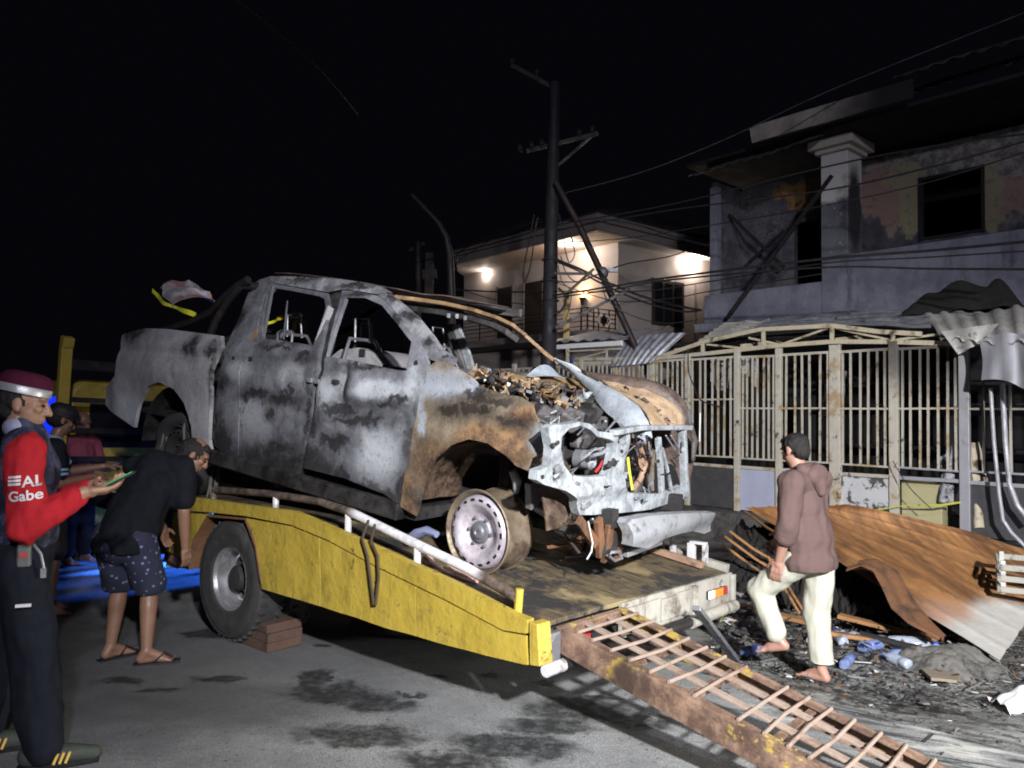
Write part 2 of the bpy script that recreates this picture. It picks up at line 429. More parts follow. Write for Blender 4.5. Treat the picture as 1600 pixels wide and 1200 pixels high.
deckz = lambda x: .465 if x < .72 else .465 - (x - .72) * .3 / 1.88
for k in range(5):
    y0 = .052 + k * .412; m = MB(T)
    xs = [-2.75, -2, -1, 0, .72, 1.1, 1.5, 2.0, 2.58]
    m.sheet(lambda u, v: (lambda x: Vector((x, y0 + v * .404, deckz(x) - .012 + .007 * noise.noise(Vector((x * 3, (y0 + v * .4) * 5, 2))))))(-2.75 + 5.345 * u), 44, 6, .024)
    m.build('deck_plate', M['deck'], tow, 40)
# far edge with upright brackets
m = MB(T)
for i in range(8):
    a, b = xs[i], xs[i + 1]; m.bar((a, 2.15, deckz(a) - .02), (b, 2.15, deckz(b) - .02), .06, .12)
m.build('edge_rail', M['tail_grey'], tow, bevel=.004)
for x in (2.36, 2.12, 1.6):
    m = MB(T); z = deckz(x)
    m.box((x, 2.07, z + .06), (.05, .04, .14)); m.box((x + .1, 2.07, z + .06), (.02, .06, .13)); m.box((x + .05, 2.07, z + .135), (.12, .04, .02))
    m.build('bracket', M['rail_paint'], tow, bevel=.003)
m = MB(T); m.bar((1.2, 1.96, deckz(1.2) + .03), (2.5, 1.96, deckz(2.5) + .03), .05, .04); m.build('wheel_guide', M['rust_pale'], tow, bevel=.004)
# tail face
tz0, tz1 = .158, -.03
m = MB(T); hole = lambda y, z, a=.035, b=.028: [(y + a * math.cos(t * math.pi / 4), z + b * math.sin(t * math.pi / 4)) for t in range(8)]
m.panel([(.78, tz1), (2.16, tz1), (2.16, tz0), (.78, tz0)], [hole(1.55, .06, .05), hole(2.0, .105, .03), [(1.78, .035), (2.06, .035), (2.06, .085), (1.78, .085)]], lambda y, z: Vector((2.612, y, z)), (-.02, 0, 0), .2)
m.build('tail_beam', M['tail_grey'], tow, 30)
m = MB(T); m.bx(2.5, 2.57, .12, 2.12, tz1 + .01, tz0 - .04); m.build('cross_beam', M['char'], tow)
for y in (.82, 1.0, 1.18, 1.36): 
    m = MB(T); m.bx(2.614, 2.632, y, y + .165, .0, .135 - .02 * random.random()); m.build('tail_plate', M['tail_grey'], tow, bevel=.004)
m = MB(T); m.bx(2.614, 2.65, 1.54, 1.60, -.09, .15); m.build('tail_post', M['tail_grey'], tow, bevel=.004)
m = MB(T); m.bx(2.614, 2.64, 2.125, 2.165, -.1, .15); m.build('tail_post', M['tail_grey'], tow, bevel=.004)
m = MB(T); m.bx(2.55, 2.64, .1, .2, -.02, .12); m.build('hinge', M['grey_steel'], tow, bevel=.006)
m = MB(T); m.tube([(2.66, 1.48, -.05), (2.66, 1.8, -.045), (2.66, 2.1, -.04)], .036, 14); m.build('bumper_pipe', M['tail_grey'], tow, 40)
m = MB(T); m.tube([(2.66, .06, -.03), (2.66, .19, -.03)], .030, 12); m.build('bumper_pipe', M['rail_paint'], tow, 40)
m = MB(T); m.tube([(2.655, .2, -.03), (2.655, 1.47, -.048)], .03, 12); m.build('bumper_pipe', M['black_steel'], tow, 40)
lm = MB(T); lm.bx(2.59, 2.625, 1.78, 2.06, .035, .085); hs = lm.build('tail_lamp', M['black'], tow, bevel=.003)
m = MB(T); m.bx(2.622, 2.632, 1.87, 1.99, .036, .084); m.build('amber_lens', glow('amber_lens', (1.0, .16, .02), .9), hs, bevel=.003)
m = MB(T); m.bx(2.622, 2.632, 1.785, 1.865, .036, .084); m.build('clear_lens', glow('clear_lens', (1.0, .85, .7), .55), hs, bevel=.003)
m = MB(T); m.bx(2.622, 2.632, 1.995, 2.055, .036, .084); m.build('red_lens', plain('red_lens', (.35, .01, .01), .3), hs, bevel=.003)
lm = MB(T); lm.bx(2.60, 2.66, .24, .42, .03, .075); m2 = lm.build('tail_lamp', plain('red_lamp', (.55, .012, .015), .3), tow, bevel=.004)
# chassis
m = MB(T); m.bar((-4.6, .55, .3), (2.5, .55, -.01), .08, .16); m.build('chassis_rail', M['char'], tow)
m = MB(T); m.bar((-4.6, 1.6, .3), (2.5, 1.6, -.01), .08, .16); m.build('chassis_rail', M['char'], tow)
m = MB(T); m.tube([(0, .1, 0), (0, .8, 0), (0, .9, 0), (0, 1.1, 0), (0, 1.2, 0), (0, 2.1, 0)], [.05, .06, .16, .16, .06, .05], 12); m.build('axle', M['char'], tow, 40)
for x in (.8, 1.6): 
    m = MB(T); m.bx(x, x + .06, .1, 2.1, .1, .22 - .1 * x); m.build('cross_beam', M['char'], tow)

def wheelM(x, y, z, steer=0):
    return T @ Matrix.Translation((x, y, z)) @ Matrix.Rotation(steer, 4, 'Z') @ Matrix(((1, 0, 0, 0), (0, 0, -1, 0), (0, 1, 0, 0), (0, 0, 0, 1)))
def truck_wheel(x, y, out=1):
    Mx = wheelM(x, y, .0)
    if out < 0: Mx = Mx @ Matrix.Rotation(math.pi, 4, 'X')
    r = MB()
    r.lathe([(.222, .006), (.226, .002), (.214, -.006), (.207, -.028), (.200, -.034), (.196, -.075), (.182, -.088), (.178, -.135), (.172, -.142)], Mx, 48)
    r.lathe([(.172, -.142), (.150, -.150), (.105, -.146), (.098, -.12), (.09, -.118)], Mx, 48, lambda i, j: i == 1 and j % 8 < 3)
    wh = MB()
    def tr(i, j): return False
    wh.lathe([(.212, -.004), (.222, .004), (.240, .010), (.262, .006), (.30, .018), (.345, .016), (.372, .002), (.380, .004), (.398, -.022), (.404, -.05), (.404, -.15), (.398, -.18), (.36, -.21), (.24, -.20), (.212, -.19)], Mx, 56)
    for j in range(40):
        a = 2 * math.pi * j / 40
        c_, s_ = math.cos(a), math.sin(a)
        for h, tw in ((-.028, .03), (-.172, -.03)):
            p = Mx @ Vector((.398 * c_, .398 * s_, h)); q = Mx @ Vector((.41 * math.cos(a + tw * 2), .41 * math.sin(a + tw * 2), h * .75 - .02))
            wh.bar(p, q, .036, .022, up=(Mx.to_3x3() @ Vector((c_, s_, 0))))
    ob = MB(); ob.lathe([(.09, -.118), (.085, -.06), (.07, -.04), (.0, -.036)], Mx, 24)
    for j in range(6):
        a = 2 * math.pi * j / 6; p = Mx @ Vector((.125 * math.cos(a), .125 * math.sin(a), -.145)); q = Mx @ Vector((.125 * math.cos(a), .125 * math.sin(a), -.118)); ob.tube([p, q], .013, 6)
    w_ = wh.build('wheel', M['rubber'], tow, 35)
    r.build('rim', plain('truck_rim', (.36, .36, .38), .35, .7, .15, 12, .1, (.08, .06, .05), .6, .8, 9) if 'truck_rim' not in bpy.data.materials else bpy.data.materials['truck_rim'], w_, 40)
    ob.build('hub', M['char'], w_, 40)
for x, y, o_ in ((0, .025, 1), (0, .28, 1), (0, 2.1, -1), (-4.1, .2, 1), (-4.1, 2.0, -1)): truck_wheel(x, y, o_)

# side rail along the near edge
n = NT('side_rail'); wl_ = n.blobs([(hitw(T, 610, 830, 1, .085), (.33, .33, .33)), (hitw(T, 690, 868, 1, .085), (.28, .28, .28))], n.warp(.08, 14), .18)  # white stretch: white paint plus the rail's highlight, both in the colour
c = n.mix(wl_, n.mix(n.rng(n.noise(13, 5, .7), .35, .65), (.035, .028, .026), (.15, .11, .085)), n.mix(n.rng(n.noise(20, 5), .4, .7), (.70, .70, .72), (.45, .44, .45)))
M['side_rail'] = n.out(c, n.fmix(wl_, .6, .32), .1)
rail_px = [(335, 765), (425, 772), (500, 784), (550, 801), (650, 850), (730, 888), (765, 908), (808, 934)]
pts = [Tp(x, y, .085) for x, y in rail_px]
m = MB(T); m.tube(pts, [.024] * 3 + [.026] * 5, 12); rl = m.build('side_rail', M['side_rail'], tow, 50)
for (x, y), (x2, y2) in (((334, 765), (334, 780)), ((431, 774), (431, 791)), ((544, 800), (544, 829)), ((652, 851), (652, 880)), ((812, 920), (808, 962))):
    m = MB(T); a, b = Tp(x, y, .085), Tp(x2, y2, .085); b.z -= .05; m.tube([a, b], .02, 8); m.build('rail_post', M['rail_paint'] if x < 700 else M['yellow_post'], tow, 40)
for (x, y) in ((545, 812), (565, 806)):
    pass
# number plate on the skirt
a, b = Tp(246, 868, -.012), Tp(292, 880, -.012)
m = MB(T); cpx = (a + b) / 2; m.box((cpx.x, -.012, cpx.z), (.22, .012, .085), Matrix.Rotation(R(8), 3, 'Y')); pl = m.build('number_plate', M['maroon_plate'], tow, bevel=.004)
def text_obj(s, size, Mx, name, mat, parent, ext=.001, bold=0.0, shear=0):
    cu = bpy.data.curves.new(name, 'FONT'); cu.body = s; cu.size = size; cu.extrude = ext; cu.align_x = 'CENTER'; cu.align_y = 'CENTER'; cu.offset = bold; cu.shear = shear
    o = bpy.data.objects.new(name, cu); me = bpy.data.meshes.new_from_object(o); bpy.data.objects.remove(o)
    mb = MB(); mb.add([Mx @ v.co for v in me.vertices], [tuple(p.vertices) for p in me.polygons])
    return mb
TM = T @ Matrix.Translation((cpx.x + .02, -.0195, cpx.z)) @ Matrix.Rotation(R(8), 4, 'Y') @ Matrix.Rotation(R(90), 4, 'X')
text_obj('0073', .07, TM, 'plate_text', None, pl).build('plate_digits', M['plate_text'], pl)
# headboard
for y in (.06, 2.05):
    m = MB(T); m.bx(-3.36, -3.28, y, y + .10, .2, 1.74); m.box((-3.30, y + .05, 1.78), (.10, .10, .10), Matrix.Rotation(.3, 3, 'Y')); m.build('headboard_post', M['yellow_post'], tow, bevel=.008)
m = MB(T); m.bx(-3.34, -3.30, .16, 2.05, 1.52, 1.62); m.build('headboard_bar', M['black_steel'], tow, bevel=.005)
for z in (.62, .9, 1.2):
    m = MB(T); m.bx(-3.335, -3.305, .16, 2.05, z, z + .05); m.build('headboard_bar', M['black_steel'], tow, bevel=.005)
# cab
def cabsec(x):  # section outline (y,z), x from the back wall (-3.55) to the windscreen
    k = (x + 3.55) / -1.6; top = 1.44 if x > -4.55 else 1.44 - (-4.55 - x) * .55
    ins = .06
    return [(.20, -.05), (.20, .75), (.20 + ins, top - .10), (.30 + ins, top), (1.8 - ins, top), (1.9 - ins, top - .10), (1.9, .75), (1.9, -.05)]
m = MB(T); xs_ = [-3.55, -3.6, -4.5, -5.0, -5.15]; V = []; F = []
for i, x in enumerate(xs_):
    S = cabsec(x); cy, cz = 1.05, .7; k = .96 if i in (0, 4) else 1
    V += [(x, cy + (y - cy) * k, cz + (z - cz) * k) for y, z in S]
for i in range(4):
    for j in range(8): F.append((i * 8 + j, i * 8 + (j + 1) % 8, (i + 1) * 8 + (j + 1) % 8, (i + 1) * 8 + j))
F += [tuple(range(8))[::-1], tuple(range(32, 40))]
m.add(V, F); m.build('cab', M['yellow'], tow, 30, .02)
m = MB(T); m.panel([(-4.75, .72), (-3.74, .72), (-3.80, 1.26), (-4.55, 1.26)], [], lambda x, z: Vector((x, .185 + max(0, (z - .75)) * .1, z)), (0, .01, 0), .4); m.build('side_window', M['cab_glass_beacon_lit'], tow)
m = MB(T); m.bx(-3.55, -3.535, .45, 1.65, .75, 1.2); m.build('rear_window', M['glass_dark'], tow, bevel=.01)
m = MB(T); m.bx(-3.72, -3.58, .25, 1.85, .0, .55); m.build('tool_box', M['yellow'], tow, bevel=.01)

# ------------------------------------------------------------------ loading ramp
RF = frame(T @ Vector((2.64, 0, .13)), 40, 14, 1.8)
ramp = thing('loading_ramp', 'rusty ladder-like loading ramp sloping from the truck tail to the road', 'ramp', RF @ Vector((2.2, .5, -.05)))
n = NT('ramp_rust')
c = n.mix(n.rng(n.noise(9, 6, .7), .35, .68), (.075, .042, .03), (.25, .16, .11))
c = n.mix(n.rng(n.noise(5, 6, .75, n.warp(.1, 8)), .57, .63), c, (.36, .26, .05))
c = n.mix(n.rng(n.noise(3, 5), .5, .7), c, (.045, .026, .02)); n.bump(n.noise(45, 4), .5, .01)
M['ramp'] = n.out(c, .78, .1)
M['ramp_pale'] = plain('ramp_pale', (.28, .215, .175), .75, .1, .3, 12, .35, (.16, .085, .05), .5, .72, 5)
L_ = 2.28
m = MB(RF); m.bx(0, L_, .205, .222, -.115, 0); m.bx(0, L_, .2225, .275, -.014, -.0005); m.build('side_channel', M['ramp'], ramp, bevel=.003)
m = MB(RF); m.bx(0, L_, .785, .802, -.11, 0); m.bx(0, L_, .735, .7845, -.014, -.0005); m.build('side_channel', M['ramp'], ramp, bevel=.003)
for y in (.40, .60):
    m = MB(RF); m.bx(0, L_, y, y + .045, -.02, -.006); m.build('long_bar', M['ramp_pale'], ramp, bevel=.003)
for k, x in enumerate([.07, .165, .27, .37, .47, .57, .68, .88, .98, 1.08, 1.18, 1.29, 1.39, 1.5, 1.6, 1.71, 1.82, 1.93, 2.04, 2.15]):
    m = MB(RF); dx = random.uniform(-.012, .012); m.tube([(x + dx, .235, .007), (x - dx * .5, .5, .008 + random.uniform(-.003, .002)), (x, .79, .007)], .0085, 7); m.build('rung', M['ramp_pale'], ramp, 50)
for x in (.32, .62, 1.0, 1.36, 1.7):
    m = MB(RF); m.bx(x, x + .035, .222, .785, -.06, -.022); m.build('cross_tie', M['ramp'], ramp, bevel=.003)
m = MB(RF); m.bx(-.03, .0, .2, .8, -.07, .0); m.build('hinge', M['ramp'], ramp, bevel=.004)

# chock, strap, loose bar
a = gpt(404, 1012); m = MB(); u = Vector((.766, -.6428, 0)); v = Vector((.6428, .766, 0))
for z0, k, dx in ((0, 1.0, 0), (.0585, 1.0, .004), (.117, .98, -.004)):
    rot = Matrix((u, v, Vector((0, 0, 1)))).transposed() @ Matrix.Rotation(random.uniform(-.015, .015), 3, 'Z')
    m.box(a + u * dx + v * .1 + Vector((0, 0, z0 + .03)), (.30 * k, .26, .058), rot)
single(m, 'wheel_chock', plain('chock_wood', (.075, .042, .03), .85, 0, .4, 14, .4, (.03, .02, .018), .48, .7, 6), 'dark brown block of stacked timbers wedged against the tow truck wheel', 'wheel chock', bevel=.006)
m = MB(T); S_ = [Tp(*q, -.03) for q in ((556, 815), (566, 842), (574, 868), (579, 905), (584, 945), (587, 945), (592, 900), (590, 868), (580, 845), (566, 822))]
for p in (S_[0], S_[-1]): p.y = .06; 
m.tube(S_, .008, 6); single(m, 'tie_strap', plain('strap_dark', (.05, .035, .02), .8), 'dark strap looped over the yellow side and hanging down in a V', 'strap', smooth=50)
p, q = gpt(1150, 1036), hitw(T, 1088, 950, 1, 1.35); m = MB(); m.bar(p + Vector((0, 0, .02)), q, .05, .03); single(m, 'metal_bar', M['grey_steel'], 'grey metal bar slanting from the truck tail down to the dirt beside the ramp', 'metal bar', bevel=.003)

# ------------------------------------------------------------------ burnt pickup
def ky(z):   # tumblehome of the body side
    a = max(0, z - .86); return a * .50 + max(0, .25 - z) * .06 + .016 * math.exp(-((z - .80) / .05) ** 2) - .012 * math.exp(-((z - .70) / .07) ** 2)
def Kp(px, py, y=None, off=0.):
    if y is not None: return hit(K, px, py, 1, y)
    yy = 0
    for i in range(5):
        p = hit(K, px, py, 1, yy); yy = ky(p.z) + off
    return p
def K2(L, y=None, off=0.): return [(p.x, p.z) for p in (Kp(*q, y, off) for q in L)]
def kb(L, kx=1.0):
    out = []
    for (px, py), (rx, ry) in L:
        p = K @ Kp(px, py); d = (p - c_pos).dot(c_fwd) / FPX
        out.append((p, (rx * d * 1.2, rx * d * 1.2, ry * d)))
    return out
def burnt(name, lo, hi, char=(), pale=(), rust=(), sc=5, palecol=(.50, .54, .58), w_=.16, rustcol=None, bumpk=.35):
    n = NT(name); wp = n.warp(w_, 6); wp2 = n.warp(w_ * 1.5, 8)
    streak = n.noise(14, 5, .7, n.stretch(n.G, (1, 1, .35)))
    c = n.mix(n.rng(n.noise(sc, 6, .68, n.warp(.15, 4)), .32, .68), lo, hi)
    c = n.mix(n.math('MULTIPLY', n.rng(streak, .45, .75), .5), c, tuple(k * .45 for k in lo))
    ro = n.rng(n.noise(7, 4), .3, .7, .42, .72)
    if pale: c = n.mix(n.math('MULTIPLY', n.blobs(kb(pale), wp, .5), .85), c, palecol)
    if rust:
        rc = n.mix(n.rng(n.noise(11, 6, .75), .38, .64), rustcol or (.09, .048, .026), (.28, .165, .08))
        m = n.blobs(kb(rust), wp, .4); c = n.mix(n.math('MULTIPLY', m, .95), c, rc); ro = n.fmix(m, ro, .8)
    if char:
        m = n.math('MAXIMUM', n.math('MULTIPLY', n.blobs(kb([(p, (a * 1.25, b * 1.35)) for p, (a, b) in char]), wp, .9), .72), n.math('MULTIPLY', n.blobs(kb(char), wp2, .42), .9)); c = n.mix(m, c, CHAR)
    c = n.mix(n.rng(n.noise(16, 7, .75), .66, .72), c, (.03, .028, .028))
    c = n.mix(n.math('MULTIPLY', n.rng(n.noise(42, 7, .78, n.warp(.05, 20)), .54, .62), .45), c, tuple(k * .35 for k in lo))
    c = n.mix(n.math('MULTIPLY', n.rng(n.noise(27, 7, .78), .58, .66), .25), c, tuple(min(1, k * 1.5) for k in hi))
    n.bump(n.math('ADD', n.noise(7, 3), n.math('MULTIPLY', n.noise(60, 4, .6), .35)), bumpk, .02)
    return n.out(c, ro, .12, .45)

MB_bed = burnt('ash_bed', (.30, .30, .315), (.42, .415, .43), [((332, 600), (5, 90)), ((330, 545), (14, 10)), ((210, 520), (24, 12)), ((300, 540), (12, 14)), ((290, 545), (6, 10))], [((200, 640), (30, 22))], sc=3)
MB_rear = burnt('burnt_rear_door', (.08, .083, .094), (.21, .215, .24),
    [((338, 640), (4, 60)), ((376, 640), (2, 60)), ((430, 541), (36, 3)), ((480, 650), (5, 50)), ((395, 617), (30, 7)), ((440, 625), (34, 9)), ((455, 610), (8, 14)), ((420, 650), (10, 10)), ((400, 738), (110, 40)), ((470, 740), (60, 34)), ((350, 700), (24, 40)), ((430, 700), (40, 12)), ((345, 600), (8, 12)), ((500, 600), (8, 60)), ((372, 500), (10, 20)), ((470, 560), (20, 8)), ((345, 690), (14, 40))],
    [((365, 480), (14, 40)), ((390, 660), (46, 36)), ((455, 585), (24, 24)), ((372, 580), (24, 16))], [((400, 520), (5, 18))], palecol=(.33, .34, .37), rustcol=(.2, .13, .06))
MB_front = burnt('burnt_front_door', (.13, .135, .155), (.265, .27, .30),
    [((650, 690), (5, 70)), ((572, 572), (50, 4)), ((620, 500), (10, 20)), ((560, 459), (30, 4)), ((500, 590), (4, 30)), ((560, 655), (60, 9)), ((480, 660), (20, 24)), ((530, 640), (34, 8)), ((620, 628), (34, 6)), ((490, 725), (44, 34)), ((560, 775), (100, 26)), ((640, 770), (30, 40)), ((520, 690), (30, 14)), ((540, 600), (8, 26)), ((530, 745), (22, 18)), ((640, 690), (8, 30)), ((524, 597), (5, 4))],
    [((508, 618), (17, 26)), ((515, 500), (8, 40)), ((590, 720), (36, 46)), ((645, 600), (16, 30)), ((590, 610), (46, 14))], palecol=(.47, .50, .54))
MB_fender = burnt('burnt_fender', (.13, .098, .068), (.29, .235, .17),
    [((760, 622), (50, 9)), ((700, 640), (26, 14)), ((720, 730), (60, 20)), ((800, 660), (22, 10)), ((680, 780), (40, 24)), ((745, 640), (30, 10))],
    [((690, 600), (46, 24)), ((655, 620), (10, 36)), ((735, 600), (20, 10)), ((842, 690), (16, 20)), ((660, 660), (7, 20))],
    [((690, 730), (46, 40)), ((760, 690), (50, 30)), ((800, 700), (30, 40)), ((640, 780), (16, 40)), ((820, 650), (24, 16))], palecol=(.34, .38, .44), rustcol=(.09, .05, .03))
MB_pillar = burnt('burnt_pillar', (.10, .10, .115), (.34, .345, .37), [((640, 492), (14, 10)), ((612, 462), (10, 10)), ((665, 530), (8, 10)), ((560, 446), (40, 4)), ((470, 438), (30, 3)), ((690, 560), (10, 6))], sc=7)
MB_dark = burnt('burnt_dark', (.012, .0115, .012), (.045, .042, .042), sc=7)
MB_inner = burnt('burnt_inner', (.035, .033, .034), (.17, .165, .17), sc=6)
MB_rusty = burnt('burnt_rusty', (.13, .08, .04), (.36, .235, .12), sc=7, bumpk=.6)
MB_white = burnt('ash_front', (.19, .21, .228), (.42, .455, .48), [((866, 740), (12, 8)), ((1000, 668), (30, 5)), ((925, 790), (20, 8)), ((1060, 760), (14, 10))], sc=11, bumpk=.25)
MB_hood = burnt('hood_blue', (.30, .34, .39), (.50, .55, .60), sc=4, bumpk=.2)
MB_tan = burnt('hood_tan', (.36, .25, .15), (.58, .43, .29), sc=8, bumpk=.6)
MB_brown = burnt('hood_brown', (.05, .035, .03), (.16, .12, .10), sc=5, bumpk=.4)

pk = thing('burnt_pickup', 'burnt out double cab pickup with stripped front end on the yellow truck bed', 'pickup', K @ Vector((-1.6, .9, -.23)))
BK = K.to_3x3()
def kpanel(name, outline, holes, mat, off=0., th=.02, y=None, cut=.05, dents=(), sm=40, parent=None, amp=.006):
    m = MB(K)
    def mp(x, z):
        yy = (ky(z) + off) if y is None else y
        yy += amp * noise.noise(Vector((x * 5, z * 5, off * 9 + 3))) + amp * .4 * noise.noise(Vector((x * 16, z * 16, 7)))
        for dx, dz, r1, r2, a in dents:
            yy += a * math.exp(-((x - dx) / r1) ** 2 - ((z - dz) / r2) ** 2)
        return Vector((x, yy, z))
    m.panel(K2(outline, y, off), [K2(h, y, off) for h in holes], mp, (0, th, 0), cut)
    return m.build(name, mat, parent or pk, sm)
def kmirror(outline, name, mat, off=0., th=-.02, holes=(), y=None):
    m = MB(K); W_ = 1.855
    m.panel(K2(outline, y, off), [K2(h, y, off) for h in holes], lambda x, z: Vector((x, W_ - ((ky(z) + off) if y is None else y) - .006 * noise.noise(Vector((x * 5, z * 5, 20))), z)), (0, th, 0), .09)
    return m.build(name, mat, pk, 40)

bed_o = [(205, 518), (228, 513), (260, 514), (300, 519), (345, 525), (346, 543), (337, 560), (330, 600), (327, 640), (325, 687), (328, 703), (301, 703), (299, 668), (288, 630), (275, 608), (252, 597), (232, 604), (217, 630), (209, 668), (172, 641), (165, 632), (167, 605), (184, 588), (190, 545), (192, 523)]
kpanel('bed_side', bed_o, [], MB_bed, 0, .03, dents=[(-3.15, .62, .5, .12, -.03), (-3.9, .5, .12, .2, -.03)])
kmirror(bed_o, 'bed_side', MB_dark)
m = MB(K); m.bx(-3.98, -2.42, .1, 1.75, .28, .32); m.build('bed_floor', MB_dark, pk)
m = MB(K); m.bx(-3.9, -2.45, .52, .55, -.25, .30); m.build('inner_wing', MB_dark, pk)
m = MB(K); m.bx(-2.47, -2.43, .06, 1.8, .28, .82); m.build('bed_front', MB_dark, pk)
# wheel housing behind the arch
m = MB(K)
m.sheet(lambda u, v: Vector((-3.085 + .52 * math.cos(math.pi * (1 - u)), .08 + .32 * v, .05 + .50 * math.sin(math.pi * u))), 14, 3, .01); m.build('wheel_housing', MB_dark, pk, 40)

cpil = [(391, 449), (376, 490), (357, 533), (345, 575), (334, 633), (332, 683), (336, 698), (352, 712), (372, 716), (374, 640), (378, 560), (400, 530), (405, 487), (414, 459), (428, 444), (420, 433), (404, 438)]
kpanel('rear_pillar', cpil, [], MB_rear, 0, .03)
rdoor = [(402, 530), (379, 560), (375.5, 640), (373.5, 716), (395, 728), (430, 744), (462, 748), (476, 690), (490, 620), (499, 560), (509, 512), (514, 478), (509, 461), (500, 457), (459, 449), (430, 446)]
rdoor = [(402, 530), (379, 560), (375.5, 640), (373.5, 716), (395, 728), (430, 744), (462, 748), (476, 690), (488, 620), (496, 560), (507, 512), (513, 478), (509, 458), (459, 448.5), (430, 444), (416, 458), (407, 487)]
rwin = [(409, 529), (410, 488), (418, 461), (430, 450), (459, 455), (499, 463), (507, 467), (509, 480), (500, 512), (489, 540), (444, 533)]
rd = kpanel('rear_door', rdoor, [rwin], MB_rear, .004, .03, dents=[(-1.75, .80, .25, .012, -.012), (-1.5, .6, .2, .2, .012)])
hp = Kp(392, 560); 
m = MB(K); m.box((hp.x, ky(hp.z) - .002, hp.z), (.03, .012, .022)); m.build('handle_hole', M['char'], rd)
hp = Kp(366, 559); m = MB(K); m.lathe([(.014, -.0), (.012, .006), (0, .006)], Matrix.Translation((hp.x, ky(hp.z) - .004, hp.z)) @ Matrix(((1, 0, 0, 0), (0, 0, -1, 0), (0, 1, 0, 0), (0, 0, 0, 1))), 12); m.build('keyhole', M['black_steel'], rd)
# window guides left standing in the rear opening
m = MB(K); m.bar(Kp(426, 447, .16), Kp(411, 529, .12), .02, .02, (0, 1, 0)); m.build('window_guide', M['grey_steel'], rd)
m = MB(K); m.bar(Kp(449, 470, .16), Kp(443, 530, .12), .008, .008, (0, 1, 0)); m.build('window_guide', M['grey_steel'], rd)
m = MB(K); m.tube([Kp(*q, .3) for q in ((433, 536), (434, 520), (440, 517), (452, 518), (457, 523), (455, 540))], .011, 8); m.build('seat_bracket', M['grey_steel'], pk, 50)

bpil = [(513, 461), (537, 452), (533, 470), (520, 510), (509, 556), (500, 600), (488, 660), (474, 735), (462, 750), (476, 690), (488, 620), (496, 560), (507, 512), (514, 478)]
kpanel('centre_pillar', bpil, [], MB_dark, .035, .05)
m = MB(K); m.bar(Kp(517, 480, .18), Kp(488, 560, .05), .012, .05, (0, 1, 0)); m.build('pillar_strip', MB_bed, pk)
for q in ((485, 594), (497, 596)):
    p = Kp(*q); m = MB(K); m.box((p.x, p.y + .005, p.z), (.045, .04, .03)); m.build('door_hinge', M['galv'], pk, bevel=.004)

fdoor = [(535, 453.5), (560, 456), (589, 462), (608, 478), (626, 500), (645, 524), (658, 541), (666, 557), (667, 570), (660, 603), (651, 640), (640, 700), (622, 789), (600, 772), (540, 748), (474, 731), (488, 662), (500, 600), (509, 556), (520, 510)]
fwin = [(509, 557), (533, 487), (540, 465), (571, 465.5), (597, 477), (616, 500), (632, 520), (643, 534), (638, 560), (636, 579), (615, 578), (548, 563)]
dn = Kp(533, 600); dn2 = Kp(523, 597); dn3 = Kp(505, 622); dn4 = Kp(560, 640)
fd = kpanel('front_door', fdoor, [fwin], MB_front, 0, .03, cut=.03, dents=[(dn.x, dn.z, .035, .11, .045), (dn.x + .13, dn.z, .09, .10, -.02), (dn3.x, dn3.z, .09, .14, -.025), (dn4.x, dn4.z, .25, .04, .022), (dn4.x + .3, dn4.z + .06, .3, .03, -.015)], sm=50)
p = Kp(524, 597); m = MB(K); m.box((p.x, p.y - .0, p.z), (.05, .03, .03)); m.build('handle_hole', M['char'], fd, bevel=.008)
p = Kp(651, 567); m = MB(K); m.lathe([(.016, 0), (.014, .006), (0, .006)], Matrix.Translation((p.x, ky(p.z) - .004, p.z)) @ Matrix(((1, 0, 0, 0), (0, 0, -1, 0), (0, 1, 0, 0), (0, 0, 0, 1))), 12); m.build('mirror_mount', M['char'], fd)
# A pillar and roof rail
apil = [(589, 459), (604, 458), (615, 466), (631, 480), (648, 495), (673, 526), (686, 546), (708, 560), (703, 570), (683, 566), (668, 560), (660, 541), (646, 523), (628, 499), (610, 477)]
kpanel('windscreen_pillar', apil, [], MB_pillar, .012, .045)
rrail = [(391, 447), (404, 436), (424, 431.5), (470, 432), (520, 435), (560, 440), (590, 447), (606, 457), (590, 460), (560, 454.5), (535, 452), (513, 459), (500, 456), (459, 447), (430, 442), (420, 435), (404, 440)]
rrail = [(404, 437), (424, 431.5), (470, 432), (520, 435), (560, 440), (590, 447), (606, 457), (589, 460), (560, 454.5), (535, 452), (512, 456.5), (459, 447), (430, 442.5), (420, 436)]
kpanel('roof_rail', rrail, [], MB_pillar, .005, .05)
# roof skin, sagging
ra, rb = Kp(424, 432), Kp(606, 456)
def roof(u, v):
    x = ra.x + (rb.x - ra.x) * u; zc = ra.z + (rb.z - ra.z) * u ** 1.6
    y = ra.y + .03 + (1.855 - 2 * ra.y - .06) * v
    return Vector((x, y, zc + .03 - .10 * math.sin(math.pi * v) * math.sin(math.pi * u) + .02 * noise.noise(Vector((x * 3, y * 3, 0)))))
m = MB(K); m.sheet(roof, 16, 14, .006); m.build('roof', MB_brown, pk, 50)
